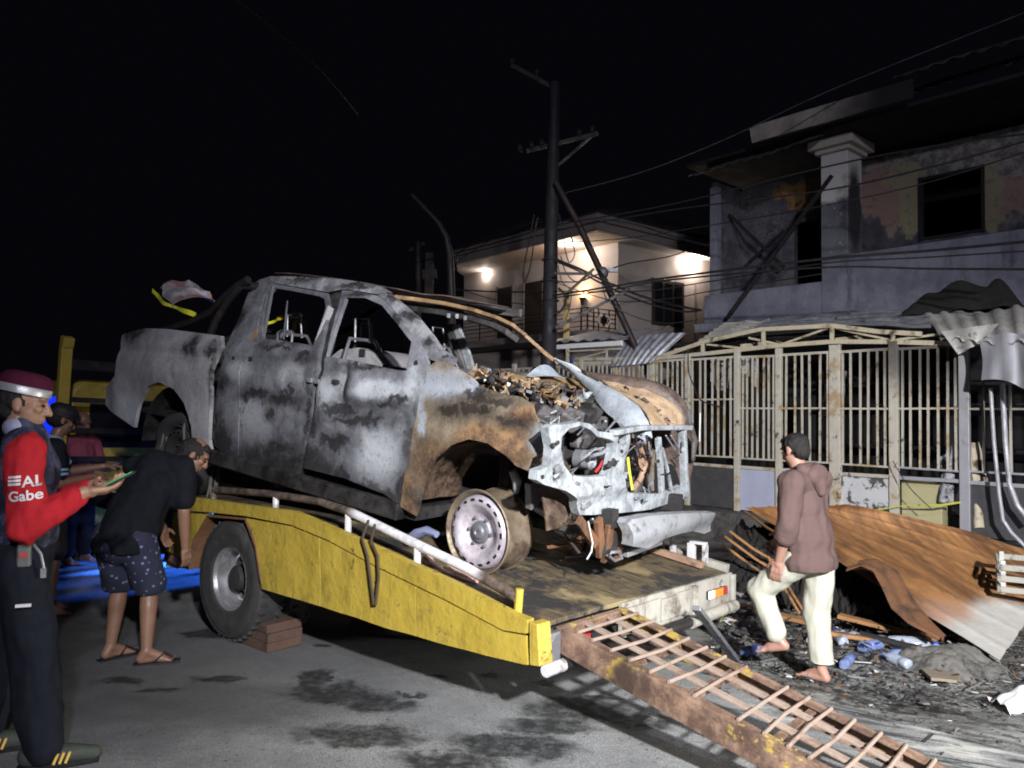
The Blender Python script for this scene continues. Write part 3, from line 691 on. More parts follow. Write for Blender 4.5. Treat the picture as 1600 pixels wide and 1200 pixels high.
# windscreen header and far pillar: one rusty curved frame
hd = [Kp(613, 464, .28), Kp(640, 467, .42), Kp(690, 474, .75), Kp(735, 484, 1.05), Kp(775, 497, 1.30), Kp(800, 509, 1.45), Kp(820, 524, 1.54), Kp(845, 546, 1.62), Kp(872, 568, 1.68)]
m = MB(K)
for i in range(len(hd) - 1): m.bar(hd[i], hd[i + 1] + (hd[i + 1] - hd[i]) * .04, .075, .028, (0, 0, 1))
m.build('windscreen_frame', MB_rusty, pk, bevel=.006)
m = MB(K)
for i in range(len(hd) - 3): m.bar(hd[i] + Vector((-.06, 0, -.045)), hd[i + 1] + Vector((-.06, 0, -.045)), .05, .05, (0, 0, 1))
m.jitter(.012, 9); m.build('header_inner', MB_dark, pk, bevel=.006)
for k, (q, y) in enumerate((((701, 493), .8), ((714, 494), .9), ((727, 497), 1.0))):
    p = Kp(*q, y); m = MB(K); m.box(p, (.01, .025, .03)); m.build('clip', MB_white, pk)
# far side: pillars, doors seen through the cab
fp = [Kp(712, 508, 1.55), Kp(728, 548, 1.66), Kp(741, 590, 1.74)]
m = MB(K)
for i in range(2): m.bar(fp[i], fp[i + 1], .07, .03, (0, 1, 0))
m.build('centre_pillar', MB_white, pk, bevel=.004)
m = MB(K); m.bar(fp[0] + Vector((-.07, 0, 0)), fp[2] + Vector((-.07, 0, 0)), .05, .06, (0, 1, 0)); m.build('centre_pillar_trim', MB_inner, pk, bevel=.004)
far_low = [(-2.35, .86), (-2.42, .1), (-1.38, .10), (-.5, .08), (-.42, .6), (-.42, .86), (-1.3, .86)]
m = MB(K); m.panel(far_low, [], lambda x, z: Vector((x, 1.85 - ky(z), z)), (0, -.03, 0), .2); m.build('far_doors', MB_inner, pk, 40)
m = MB(K); m.bar((-.95, 1.62, 1.33), (-2.3, 1.60, 1.40), .05, .06); m.build('roof_rail', MB_inner, pk, bevel=.005)
m = MB(K); m.bar((-2.1, 1.6, 1.4), (-2.32, 1.78, .86), .10, .05); m.build('rear_pillar', MB_inner, pk, bevel=.005)
m = MB(K); m.bx(-2.42, -2.38, .1, 1.76, .1, .92); m.build('cab_back', MB_dark, pk)
m = MB(K); m.bx(-2.4, -.45, .06, 1.79, -.02, .05); m.build('cab_floor', MB_dark, pk)
m = MB(K); m.bar(Kp(330, 712), Kp(626, 800), .07, .10); m.build('sill', MB_dark, pk, bevel=.01)
# dashboard remains, steering wheel, seats
m = MB(K); m.bar((-.62, .2, .74), (-.62, 1.7, .74), .16, .07); m.bar((-.56, .2, .86), (-.56, 1.7, .86), .10, .03); m.jitter(.02, 7); m.build('dash_frame', MB_inner, pk, 30)
m = MB(K); c0 = Vector((-.86, .55, .83)); ax = Matrix.Rotation(R(-62), 3, 'Y')
m.tube([c0 + ax @ Vector((.17 * math.cos(t * math.pi / 12), .17 * math.sin(t * math.pi / 12), 0)) for t in range(24)], .011, 8, True); m.tube([c0, c0 + ax @ Vector((0, 0, -.35))], .025, 8)
for t in (0, 2.2, 4.1): m.tube([c0, c0 + ax @ Vector((.17 * math.cos(t), .17 * math.sin(t), 0))], .009, 6)
m.build('steering_wheel', M['black_steel'], pk, 50)
def seat(x, y, parent=None):
    t = MB(K); hw = .21
    t.tube([(x, y - hw, .35), (x - .12, y - hw, .85), (x - .17, y - hw * .55, 1.02), (x - .17, y + hw * .55, 1.02), (x - .12, y + hw, .85), (x, y + hw, .35)], .014, 8)
    t.tube([(x - .165, y - .07, 1.0), (x - .19, y - .06, 1.17), (x - .19, y + .06, 1.17), (x - .165, y + .07, 1.0)], .008, 6)
    for z in (.5, .65, .8): t.tube([(x - .13 * (z - .3) / .6, y - hw, z), (x - .05 - .13 * (z - .3) / .6, y, z), (x - .13 * (z - .3) / .6, y + hw, z)], .004, 5)
    t.tube([(x, y - hw, .35), (x + .45, y - hw, .38), (x + .45, y + hw, .38), (x, y + hw, .35)], .014, 8)
    t.build('seat_frame', M['grey_steel'], pk, 50)
seat(-1.35, .52); seat(-1.35, 1.33); seat(-2.15, .55); seat(-2.15, 1.3)
# grey burnt shelf seen in the front window
m = MB(K); sp = [Kp(516, 560, .55), Kp(532, 547, .55), (Kp(560, 544, .55)), Kp(580, 552, .55), Kp(597, 570, .55)]
m.sheet(lambda u, v: (lambda p: p + Vector((0, .5 * v, -.02 * v)))(sp[min(3, int(u * 4))].lerp(sp[min(3, int(u * 4)) + 1], u * 4 - min(3, int(u * 4)))), 8, 3, .01)
pz = [Kp(516, 566, .55), Kp(597, 577, .55)]
m.sheet(lambda u, v: (lambda p: p + (pz[0].lerp(pz[1], u) - p) * v + Vector((0, -.004, 0)))(sp[min(3, int(u * 4))].lerp(sp[min(3, int(u * 4)) + 1], u * 4 - min(3, int(u * 4)))), 8, 2, .01)
m.build('seat_back_shell', MB_bed, pk, 50)
m = MB(K); p = Kp(566, 551, .53); m.box(p + Vector((0, 0, 0)), (.05, .012, .05)); m.build('shell_slot', M['char'], pk)
# roll bar
for dx, dy in ((0, .12), (.0, 1.55)):
    m = MB(K); pts = [Kp(232, 524, .12), Kp(300, 502, .12), Kp(330, 487, .12), Kp(350, 465, .12), Kp(372, 446, .12), Kp(388, 437, .12)]
    m.tube([p + Vector((0, dy - .12, 0)) for p in pts], .028, 10); m.build('roll_bar', M['black_steel'], pk, 50)
m = MB(K); pts = [Kp(326, 530, .12), Kp(338, 500, .12), Kp(356, 470, .12), Kp(376, 446, .12)]; m.tube(pts, .03, 10); m.build('roll_bar', M['black_steel'], pk, 50)
m = MB(K); p = Kp(376, 446, .12); m.tube([p, p + Vector((0, .7, .06)), p + Vector((0, 1.43, 0))], .03, 10); m.build('roll_bar', M['black_steel'], pk, 50)
# rear wheel: collapsed burnt tyre
def kw(x, y, z, s=1): return K @ Matrix.Translation((x, y, z)) @ Matrix(((1, 0, 0, 0), (0, 0, -s, 0), (0, s, 0, 0), (0, 0, 0, 1)))
def steel_rim(x, y, s, name='wheel', steer=0, mats=None):
    Mx = K @ Matrix.Translation((x, y, 0)) @ Matrix.Rotation(steer, 4, 'Z') @ Matrix(((1, 0, 0, 0), (0, 0, -s, 0), (0, s, 0, 0), (0, 0, 0, 1)))
    b = MB(); b.lathe([(.236, -.010), (.238, .0), (.232, .006), (.226, .002), (.219, -.012), (.208, -.030), (.204, -.05), (.202, -.09), (.207, -.14), (.219, -.165), (.222, -.19), (.236, -.2), (.236, -.19)], Mx, 64)
    w_ = b.build(name, M['rim_barrel'], pk, 40)
    d = MB(); d.lathe([(.206, -.035), (.203, -.018), (.196, -.006), (.186, .002), (.172, .004), (.158, .004), (.148, .001), (.138, -.008), (.120, -.018), (.106, -.030), (.094, -.040), (.072, -.043), (.066, -.040), (.062, -.036)], Mx, 108, lambda i, j: i == 3 and j % 6 in (0, 1, 2))
    d.lathe([(.195, -.03), (.10, -.055)], Mx, 40)
    d.build('disc', M['rim_disc'], w_, 35)
    h = MB(); h.lathe([(.062, -.037), (.058, -.020), (.040, -.016), (.034, -.004), (.018, .0), (.012, -.006), (0, -.006)], Mx, 24)
    for j in range(6):
        a = 2 * math.pi * j / 6; c_, s_ = .083 * math.cos(a), .083 * math.sin(a); h.tube([Mx @ Vector((c_, s_, -.043)), Mx @ Vector((c_, s_, -.018))], .0095, 6)
    h.build('hub', M['grey_steel'], w_, 40)
    return w_, Mx
M['rim_barrel'] = plain('rim_barrel', (.22, .175, .125), .5, .45, .4, 14, .25, (.07, .045, .03), .45, .7, 6)
n = NT('rim_disc'); c = n.mix(n.rng(n.noise(12, 5, .7), .35, .7), (.34, .31, .36), (.55, .51, .56)); c = n.mix(n.rng(n.noise(5, 6, .7), .58, .72), c, (.20, .12, .075)); n.bump(n.noise(60, 3), .2, .01)
M['rim_disc'] = n.out(c, .45, .3)
steel_rim(0, .07, 1, steer=R(-4))
w2, Mx = steel_rim(0, 1.78, -1)
w3, Mx = steel_rim(-3.085, .09, 1)
for o_ in [w3] + list(w3.children): o_.data.materials[0] = M['char'] if o_ is not w3 else M['rubber']
def tyre(Mx, parent, r1=.345, wob=.02, seed=0):
    t = MB(); t.lathe([(.222, -.004), (.245, .016), (.29, .022), (r1 - .02, .012), (r1, -.02), (r1 + .004, -.10), (r1, -.19), (r1 - .03, -.215), (.25, -.22), (.222, -.2)], Mx, 60)
    t.jitter(wob, 6, seed); t.build('tyre', M['rubber'], parent, 60)
tyre(Mx, w3, .34, .03)
st_ = MB()
for k in range(26):
    a = random.uniform(-.6, 2.6); h = random.uniform(-.2, .03); r = .345
    p0 = Mx @ Vector((r * math.cos(a), r * math.sin(a), h)); 
    st_.tube([p0, p0 + BK @ Vector((random.uniform(-.02, .03), -.015, -.10)), p0 + BK @ Vector((random.uniform(-.03, .05), -.02, -.24))], [.004, .011, .005], 5)
st_.build('melted_cord', plain('cord', (.15, .145, .14), .6, .2), w3, 50)
w4, Mx = steel_rim(-3.085, 1.78, -1); tyre(Mx, w4, .37, .01, 3)
m = MB(K); m.tube([(-3.085, .2, 0), (-3.085, 1.65, 0)], .05, 10); m.build('rear_axle', M['char'], pk, 50)
for y in (.5, 1.36):
    m = MB(K); m.bar((-4.0, y, .18), (-.3, y, .08), .07, .12); m.build('frame_rail', M['char'], pk); 
    m = MB(K); m.bar((-.3, y, .08), (.62, y, .14), .07, .10); m.build('frame_rail', M['char'], pk)
# front fender
fen = [(668, 573), (684, 563), (703, 569), (733, 587), (750, 604), (783, 615), (813, 620), (832, 632), (836, 648), (851, 672), (853, 707), (832, 716), (824, 735), (808, 728), (791, 711), (766, 692), (737, 686), (706, 696), (681, 717), (663, 750), (655, 790), (650, 806), (625, 791), (640, 706), (652, 642), (661, 604)]
kpanel('front_fender', fen, [], MB_fender, 0, .015, cut=.04, dents=[(-.0, .50, .45, .06, -.03)], amp=.012)
m = MB(K); m.sheet(lambda u, v: Vector((-.0 + .46 * math.cos(math.pi * (1 - u)), .06 + .40 * v, .10 + .40 * math.sin(math.pi * u))), 14, 4, .008); m.jitter(.012, 6); m.build('wheel_housing', burnt('arch_liner', (.03, .022, .018), (.14, .09, .06), sc=14, bumpk=1.), pk, 50)
m = MB(K)
m.panel([(-.45, .86), (.0, .83), (.40, .72), (.5, .5), (.45, .1), (.35, .3), (0, .5), (-.35, .3), (-.45, .1)], [], lambda x, z: Vector((x, 1.85 - ky(z), z)), (0, -.02, 0), .12); m.build('front_fender', MB_brown, pk, 40)
# cowl and fire wall
m = MB(K); m.bx(-.50, -.46, .12, 1.74, .1, .82); m.build('fire_wall', MB_dark, pk)
m = MB(K); m.sheet(lambda u, v: Vector((-.52 + .22 * u, .12 + 1.62 * v, .86 - .07 * u + .03 * noise.noise(Vector((u * 3, v * 9, 4))))), 5, 26, .01); m.build('cowl', MB_rusty, pk, 40)
p0, p1, p2 = Kp(800, 578, 1.1), Kp(832, 562, 1.25), Kp(850, 575, 1.35)
m = MB(K); m.sheet(lambda u, v: Vector((-.44 + .05 * v, 1.05 + .42 * u, .86 + .085 * math.sin(math.pi * u) * (1 - v * .9))), 12, 4, .008); m.build('wiper_cover', MB_hood, pk, 50)
# engine bay floor, engine lumps
m = MB(K); m.bx(-.46, .5, .45, 1.42, .0, .06); m.build('bay_floor', MB_dark, pk)
def lump(x, y, z, sx, sy, sz, mat, name, rz=0):
    m = MB(K); m.box((x, y, z), (sx, sy, sz), Matrix.Rotation(rz, 3, 'Z')); m.build(name, mat, pk, bevel=min(sx, sy, sz) * .18)
lump(-.02, .95, .36, .55, .36, .46, MB_dark, 'engine_block', .05); lump(-.02, .95, .60, .48, .22, .10, MB_inner, 'rocker_cover', .08)
lump(.25, .95, .3, .1, .5, .3, MB_dark, 'engine_front'); lump(-.2, .42, .50, .28, .26, .22, MB_dark, 'air_box', .2); lump(.18, .38, .48, .2, .2, .22, MB_inner, 'battery_tray', -.1)
lump(-.25, 1.4, .5, .3, .25, .2, MB_dark, 'fuse_box', .2)
for (q, x, r, mat) in (((914, 718), .38, .06, M['grey_steel']), ((925, 722), .44, .045, M['galv']), ((908, 690), .2, .05, MB_inner)):
    p = hit(K, *q, 0, x); m = MB(K); m.lathe([(r, -.05), (r, 0), (r * .7, .012), (r * .65, .0), (r * .3, .004), (0, .02)], Matrix.Translation(p) @ Matrix.Rotation(R(90), 4, 'Y'), 24); m.build('pulley', mat, pk, 40)
pf = lambda px, py, x=.5: hit(K, px, py, 0, x)
m = MB(K); m.tube([pf(925, 712), pf(940, 708), pf(950, 700), pf(955, 690)], .012, 8); m.tube([pf(905, 708, .3), pf(930, 700, .42), pf(948, 704, .45)], .014, 8); m.build('coolant_pipe', M['galv'], pk, 50)
m = MB(K); m.tube([pf(930, 738, .47), pf(938, 728, .48), pf(942, 720, .48)], .008, 6); m.build('red_hose', plain('red_hose', (.5, .03, .025), .5), pk, 50)
for px, py, x in ((845, 640, .2), (870, 645, .25), (892, 655, .35), (915, 650, .35), (850, 660, .3), (925, 645, .2), (880, 635, 0)):
    p = pf(px, py, x); m = MB(K); m.box(p, (random.uniform(.06, .12),) * 3, Matrix.Rotation(random.uniform(0, 2), 3, (1, 1, .4))); m.jitter(.02, 12, px); m.build('engine_scrap', random.choice([MB_inner, MB_dark]), pk, bevel=.012)
# crumbling debris along the cowl
cm = [MB_rusty, MB_dark, MB_brown, MB_dark, MB_inner, MB_tan, MB_brown]
random.seed(11)
for k in range(110):
    px = random.uniform(745, 925); py = 588 + (px - 745) * .22 + random.uniform(-14, 22); x = -.36 + (px - 745) / 180 * .45 + random.uniform(-.06, .10)
    p = hit(K, px, py, 0, x); s = random.uniform(.014, .05); m = MB(K)
    if k % 3: m.sheet(lambda u, v: Vector(((u - .5) * s * 2.2, (v - .5) * s * 1.6, s * .7 * math.sin(u * 4 + k) * math.cos(v * 3))), 5, 4, .006)
    else: m.box((0, 0, 0), (s, s * .8, s * .5))
    rot = Matrix.Rotation(random.uniform(0, 6), 3, 'Z') @ Matrix.Rotation(random.uniform(-1.2, 1.2), 3, 'X'); m.v = [rot @ v + p for v in m.v]
    m.jitter(.012, 20, k); m.build('char_flake', MB_white if k % 11 == 0 else cm[(k * 5) % 7], pk, 40)
m = MB(K); a = [pf(*q, x) for q, x in (((748, 592), -.36), ((770, 597), -.3), ((790, 604), -.22), ((800, 596), -.2), ((812, 601), -.15))]; m.tube(a, [.012, .018, .022, .014, .01], 7); m.jitter(.008, 20); m.build('melted_trim', M['ash_white'], pk, 50)

# radiator support: pale front frame with openings
XF = .55
def F2(L, x=XF): return [(p.y, p.z) for p in (pf(a, b, x) for a, b in L)]
fout = [(857, 669), (868, 664), (885, 663), (905, 659), (922, 662), (936, 674), (958, 677), (975, 674), (985, 672), (984, 690), (982, 700), (976, 720), (970, 760), (985, 771), (1040, 772), (1072, 758), (1078, 768), (1072, 778), (1017, 796), (957, 803), (907, 805), (898, 780), (880, 766), (850, 757), (838, 750), (839, 735), (860, 728), (862, 700)]
fh1 = [(879, 683), (891, 669), (909, 665), (922, 671), (933, 682), (952, 686), (960, 691), (959, 707), (952, 735), (946, 743), (933, 745), (893, 744), (882, 727), (876, 700)]
fh2 = [(967, 680), (979, 679), (980, 694), (974, 697), (966, 694)]
fh3 = [(937, 758), (951, 757), (951, 774), (937, 775)]
fr_ = MB(K); fr_.panel(F2(fout), [F2(fh1), F2(fh2), F2(fh3)], lambda y, z: Vector((XF + .012 * noise.noise(Vector((y * 7, z * 7, 0))) + .03 * math.exp(-((z - .30) / .04) ** 2), y, z)), (-.05, 0, 0), .035)
rs = fr_.build('radiator_support', MB_white, pk, 40, .004)
def fbar(px, w, d, mat=MB_white, name='support_post', x=XF):
    m = MB(K)
    for i in range(len(px) - 1): m.bar(pf(*px[i], x), pf(*px[i + 1], x), d, w, (0, 1, 0))
    m.build(name, mat, pk, bevel=.005)
fbar([(957, 676), (1000, 668), (1050, 668), (1078, 668)], .03, .05, MB_white, 'upper_crossmember')
fbar([(1028, 684), (1032, 730), (1034, 778)], .042, .03); fbar([(1034, 700), (1043, 735), (1050, 770)], .022, .02)
fbar([(1066, 672), (1068, 720), (1070, 775)], .04, .05); fbar([(1007, 690), (1018, 712)], .018, .02, M['galv']); fbar([(1040, 680), (1055, 704)], .012, .012, M['galv']); fbar([(1048, 680), (1062, 703)], .012, .012, M['galv'])
fbar([(1076, 640), (1078, 665), (1084, 690), (1083, 720)], .03, .02, MB_inner, 'wing_edge', .5)
fbar([(1094, 645), (1093, 690)], .008, .008, M['white'], 'wing_clip', .4)
for q in ((945, 760), (867, 740), (848, 745), (1030, 720), (1034, 745), (972, 705)):
    p = pf(*q, XF + .006); m = MB(K); m.lathe([(.010, -.008), (.010, .004), (0, .005)], Matrix.Translation(p) @ Matrix.Rotation(R(90), 4, 'Y'), 10); m.build('bolt_hole', M['char'], rs)
random.seed(3)
for k in range(26):
    px, py = random.choice([(890, 735), (915, 700), (990, 730), (1005, 750), (1050, 720), (870, 655), (900, 650), (960, 665), (1010, 690), (930, 815), (960, 820), (890, 800)]); px += random.uniform(-14, 14); py += random.uniform(-12, 12)
    P_ = [pf(px + random.uniform(-9, 9) * i, py + random.uniform(-4, 12) * i, XF + random.uniform(-.08, .03)) for i in range(4)]
    m = MB(K); m.tube(P_, random.uniform(.003, .007), 5); m.build('burnt_wire', random.choice([MB_white, MB_dark, MB_dark, M['grey_steel']]), pk, 50)
for k in range(22):
    px, py = random.choice([(866, 700), (868, 735), (900, 755), (940, 765), (958, 720), (972, 740), (1000, 782), (1040, 776), (915, 795), (1030, 700), (1068, 700)]); px += random.uniform(-6, 6); py += random.uniform(-8, 8)
    p = pf(px, py, XF + .012); m = MB(K); m.box(p, (.012, random.uniform(.012, .05), random.uniform(.01, .04)), Matrix.Rotation(random.uniform(-.6, .6), 3, 'X')); m.jitter(.006, 20, k); m.build('bent_tab', random.choice([MB_white, MB_white, MB_dark, M['grey_steel']]), pk, bevel=.003)
# horns, hoses and radiator remains in the openings
m = MB(K); p = pf(1000, 720, .45); m.lathe([(.035, 0), (.05, .015), (.03, .02), (.03, .03), (.012, .035), (0, .03)], Matrix.Translation(p) @ Matrix.Rotation(R(80), 4, 'Y'), 20); m.build('horn', M['rust_pale'], pk, 40)
m = MB(K); m.tube([pf(985, 690, .4), pf(1000, 700, .42), pf(1008, 725, .42), pf(1000, 750, .42), pf(990, 762, .45)], .02, 8); m.tube([pf(1010, 685, .4), pf(1016, 710, .4), pf(1012, 740, .4)], .014, 8); m.build('burnt_hose', M['rust_pale'], pk, 50)
lump(.32, 1.2, .32, .05, .5, .4, MB_inner, 'radiator')
m = MB(K)
for i, q in enumerate([((981, 715), (984, 740)), ((984, 740), (988, 765))]): m.bar(pf(*q[0], .572), pf(*q[1], .572), .004, .018, (0, 1, 0))
single(m, 'yellow_strap', plain('strap_yellow', (.75, .80, .06), .5), 'short bright yellow strap end hanging in the pickup grille opening', 'strap')
# hood: buckled along its middle
def hstrip(name, up, lo, mat, th=.008, bulge=.04, ud=(0, -.5, .6)):
    U = [pf_y(*q) for q in up]; L = [pf_y(*q) for q in lo]; n_ = len(U) - 1; ud = Vector(ud)
    def pick(A, u):
        i = min(n_ - 1, int(u * n_)); return A[i].lerp(A[i + 1], u * n_ - i)
    m = MB(K); m.sheet(lambda u, v: pick(U, u).lerp(pick(L, u), v) + ud * bulge * math.sin(math.pi * v) + noise.noise_vector(pick(U, u) * 6 + Vector((0, 0, v * 2))) * .008, 20, 8, th)
    return m.build(name, mat, hood, 60) if hood else m.build(name, mat, pk, 60)
def pf_y(px, py, y): return Kp(px, py, y)
hood = None
hood = hstrip('hood', [(866, 562, 1.62), (890, 574, 1.52), (915, 589, 1.42), (945, 603, 1.3), (975, 618, 1.18), (1000, 638, 1.08), (1014, 660, 1.0), (1018, 684, .95)],
       [(878, 574, 1.58), (898, 588, 1.46), (917, 604, 1.34), (930, 624, 1.22), (946, 644, 1.1), (965, 661, 1.0), (985, 676, .94), (1010, 690, .92)], MB_hood)
hstrip('hood_inner_skin', [(938, 588, 1.5), (960, 596, 1.48), (985, 602, 1.5), (1010, 607, 1.52), (1035, 618, 1.56), (1055, 632, 1.6), (1068, 650, 1.62), (1070, 668, 1.6)],
       [(950, 603, 1.32), (966, 612, 1.24), (985, 622, 1.2), (1000, 636, 1.12), (1012, 650, 1.06), (1018, 662, 1.04), (1030, 668, 1.1), (1062, 670, 1.5)], MB_tan, bulge=-.02)
hstrip('hood_far_skin', [(905, 580, 1.62), (930, 584, 1.62), (965, 588, 1.62), (1000, 590, 1.62), (1030, 598, 1.64), (1055, 612, 1.66), (1072, 632, 1.68), (1078, 650, 1.68)],
       [(920, 590, 1.48), (942, 596, 1.45), (968, 602, 1.46), (995, 606, 1.48), (1020, 612, 1.5), (1045, 626, 1.56), (1062, 645, 1.6), (1070, 664, 1.6)], MB_brown)
hstrip('hood_edge', [(866, 560, 1.66), (890, 570, 1.6), (915, 583, 1.55), (935, 594, 1.5), (950, 604, 1.42), (962, 614, 1.35)], [(868, 565, 1.66), (890, 575, 1.6), (914, 588, 1.55), (933, 599, 1.5), (947, 609, 1.42), (958, 618, 1.35)], M['ash_white'], .02, 0)
for k in range(16):
    px, py = random.choice([(985, 612), (1005, 625), (1020, 632), (1040, 650), (1030, 640), (1000, 620), (1050, 660), (1015, 648)]); px += random.uniform(-12, 12); py += random.uniform(-6, 6)
    p = Kp(px, py, 1.27); m = MB(K); s = random.uniform(.012, .03)
    m.sheet(lambda u, v: Vector(((u - .5) * s * 2, (v - .5) * s, s * .5 * math.sin(u * 5))), 3, 3, .004); rot = Matrix.Rotation(random.uniform(0, 6), 3, 'X'); m.v = [rot @ v + p for v in m.v]; m.build('char_flake', random.choice([MB_dark, MB_brown, MB_tan]), pk)
# bumper beam and hanging brackets
XB = .70
bo = [(982, 819), (986, 812), (1000, 809), (1014, 806), (1037, 803), (1075, 800), (1112, 800), (1112, 830), (1100, 834), (1080, 822 + 7), (1060, 832), (1037, 839), (1024, 848), (1012, 857), (985, 853)]
m = MB(K); m.panel(F2(bo, XB), [hole(*F2([(1015, 836)], XB)[0], .012, .016), hole(*F2([(1104, 814)], XB)[0], .012, .012), hole(*F2([(1030, 812)], XB)[0], .014, .008)], lambda y, z: Vector((XB + .018 * math.sin(z * 30) + .03 * (1 - ((y - 1.1) / .7) ** 2) + .008 * noise.noise(Vector((y * 6, z * 6, 9))), y, z)), (-.07, 0, 0), .05)
m.build('bumper_beam', plain('beam_zinc', (.30, .315, .34), .4, .25, .2, 9, .3, (.12, .12, .13), .52, .66, 6), pk, 40, .004)
for q0, q1, wd in (((935, 812), (938, 868), .06), ((952, 818), (948, 875), .07), ((968, 815), (965, 872), .05), ((905, 812), (930, 850), .05)):
    m = MB(K); m.bar(pf(*q0, .6), pf(*q1, .58), .03, wd, (0, 1, 0)); m.jitter(.012, 9, q0[0]); m.build('bracket', M['rust'], pk, bevel=.004)
m = MB(K); m.tube([pf(*q, .62) for q in ((919, 815), (922, 830), (926, 848), (924, 862), (917, 874))], .004, 6); m.build('hanging_wire', M['ash_white'], pk, 50)
m = MB(K); m.tube([pf(*q, .62) for q in ((950, 868), (960, 876), (972, 872), (968, 862), (955, 863))], .01, 8, True); m.build('tow_hook', M['grey_steel'], pk, 50)
m = MB(K); m.bar(pf(1030, 846, .6), pf(975, 866, .6), .05, .03); m.build('bracket', M['galv'], pk, bevel=.004)
m = MB(K); m.bx(.50, .60, .42, 1.45, -.06, .06); m.build('front_crossmember', M['char'], pk, bevel=.01)
random.seed(9)
for k in range(30):
    px, py = random.choice([(900, 825), (900, 840), (920, 830), (940, 850), (905, 850), (960, 840), (930, 845), (910, 860), (1000, 860)]); px += random.uniform(-8, 14); py += random.uniform(-16, 12)
    p = pf(px, py, random.uniform(.2, .58)); m = MB(K)
    if k % 2: m.box(p, (random.uniform(.02, .08), random.uniform(.02, .1), random.uniform(.03, .12)), Matrix.Rotation(random.uniform(-1, 1), 3, (1, .5, .3)))
    else: m.tube([p, p + Vector((random.uniform(-.1, .1), random.uniform(-.12, .12), random.uniform(-.1, .04))), p + Vector((random.uniform(-.2, .1), random.uniform(-.2, .2), random.uniform(-.12, .02)))], random.uniform(.006, .022), 6)
    m.jitter(.015, 14, k); m.build('burnt_scrap', random.choice([MB_dark, MB_dark, MB_inner, M['rust'], M['grey_steel']]), pk, 40)
# suspension arm seen beside the wheel
m = MB(K); m.tube([pf(835, 792, .25), pf(855, 800, .3), pf(872, 825, .34), pf(892, 838, .4)], [.02, .035, .03, .018], 8); m.build('suspension_arm', M['grey_steel'], pk, 50)
m = MB(K); m.tube([(0, .22, 0), (0, 1.6, 0)], .03, 8); m.build('front_axle', M['char'], pk, 50)
m = MB(K); m.tube([(0.02, .3, .05), (-.02, .34, .42)], .05, 10); m.build('spring', M['black_steel'], pk, 50)
m = MB(K); m.tube([pf(800, 735, .1), pf(808, 752, .12), pf(806, 770, .1)], [.02, .03, .015], 8); m.build('strut_top', MB_white, pk, 50)
m = MB(K); m.bar(pf(833, 750, .3), pf(833, 790, .28), .04, .10, (0, 1, 0)); m.jitter(.01, 9); m.build('inner_wing', M['grey_steel'], pk, bevel=.006)

# crumpled sheet with tape in the cargo bed, tape inside the cab
cs = [Kp(*q, .5) for q in ((262, 442), (300, 446), (322, 462), (334, 472), (300, 476), (276, 480), (250, 452))]
n = NT('crumple_paint'); c = n.mix(n.rng(n.noise(9, 5), .35, .65), (.22, .20, .22), (.46, .42, .45)); c = n.mix(n.rng(n.noise(7, 6, .7), .56, .62), c, CHAR); c = n.mix(n.rng(n.noise(4, 3), .52, .6), c, (.30, .17, .15)); M['crumple'] = n.out(c, .5)
a, b, c_, d = Kp(250, 448, .5), Kp(308, 444, .7), Kp(338, 474, .75), Kp(278, 484, .45)
m = MB(K); m.sheet(lambda u, v: a.lerp(b, u).lerp(d.lerp(c_, u), v) + Vector((0, -.1 * math.sin(3 * u + 1) * v, .05 * math.sin(math.pi * u))) + noise.noise_vector(Vector((u * 3, v * 3, 1))) * .05, 14, 10, .006)
single(m, 'crumpled_panel', M['crumple'], 'crumpled grey body panel piled in the cargo bed behind the cab', 'metal sheet', smooth=50)
M['tape'] = plain('tape', (.80, .78, .05), .4, 0, .1, 20, 0)
def ribbon(name, px, y, wd, label, mat=None, fr=K, up=(0, 0, 1), group=None):
    P = [hit(fr, *q, 1, y if not isinstance(y, list) else y[i]) for i, q in enumerate(px)]; m = MB(fr); up = Vector(up); n_ = len(P) - 1
    def pick(u): i = min(n_ - 1, int(u * n_)); return P[i].lerp(P[i + 1], u * n_ - i)
    m.sheet(lambda u, v: pick(u) + up * wd * (v - .5) * (1 + .3 * math.sin(u * 9)) + Vector((0, .012 * math.sin(u * 14), 0)), n_ * 5, 2, .002)
    return single(m, name, mat or M['tape'], label, 'tape', group, 60)
ribbon('caution_tape', [(238, 454), (248, 466), (258, 474), (270, 479), (280, 483), (296, 488), (304, 492)], .42, .035, 'yellow tape trailing over the crumpled panel in the cargo bed')
ribbon('caution_tape', [(403, 511), (418, 506), (432, 500), (446, 493)], .62, .03, 'yellow tape strung across the cab behind the rear door window')
m = MB(K); m.tube([Kp(452, 495, .62), Kp(462, 492, .62), Kp(470, 493, .62)], [.02, .028, .02], 8); single(m, 'pale_rag', plain('pale_rag', (.66, .64, .45), .7), 'small pale rag knotted at the end of the tape inside the cab', 'rag', smooth=60)
m = MB(K); p = Kp(470, 512, .8); m.tube([Kp(455, 520, .75), Kp(460, 500, .78), Kp(476, 500, .8), Kp(484, 525, .8)], .02, 7); m.jitter(.03, 14); m.build('head_rest', MB_tan, pk, 50)
# burnt load in the cargo bed
m = MB(K); m.sheet(lambda u, v: Vector((-3.95 + 1.5 * u, .16 + 1.5 * v, .62 + .42 * math.sin(math.pi * u) * math.sin(math.pi * v) + .10 * noise.noise(Vector((u * 5, v * 5, 2))))), 30, 24, .02)
single(m, 'burnt_load', plain('burnt_load', (.02, .018, .018), .8, 0, .6, 10, .6, (.09, .06, .045), .6, .75, 6), 'dark heap of burnt cargo filling the pickup bed under the crumpled panel', 'cargo', smooth=60)
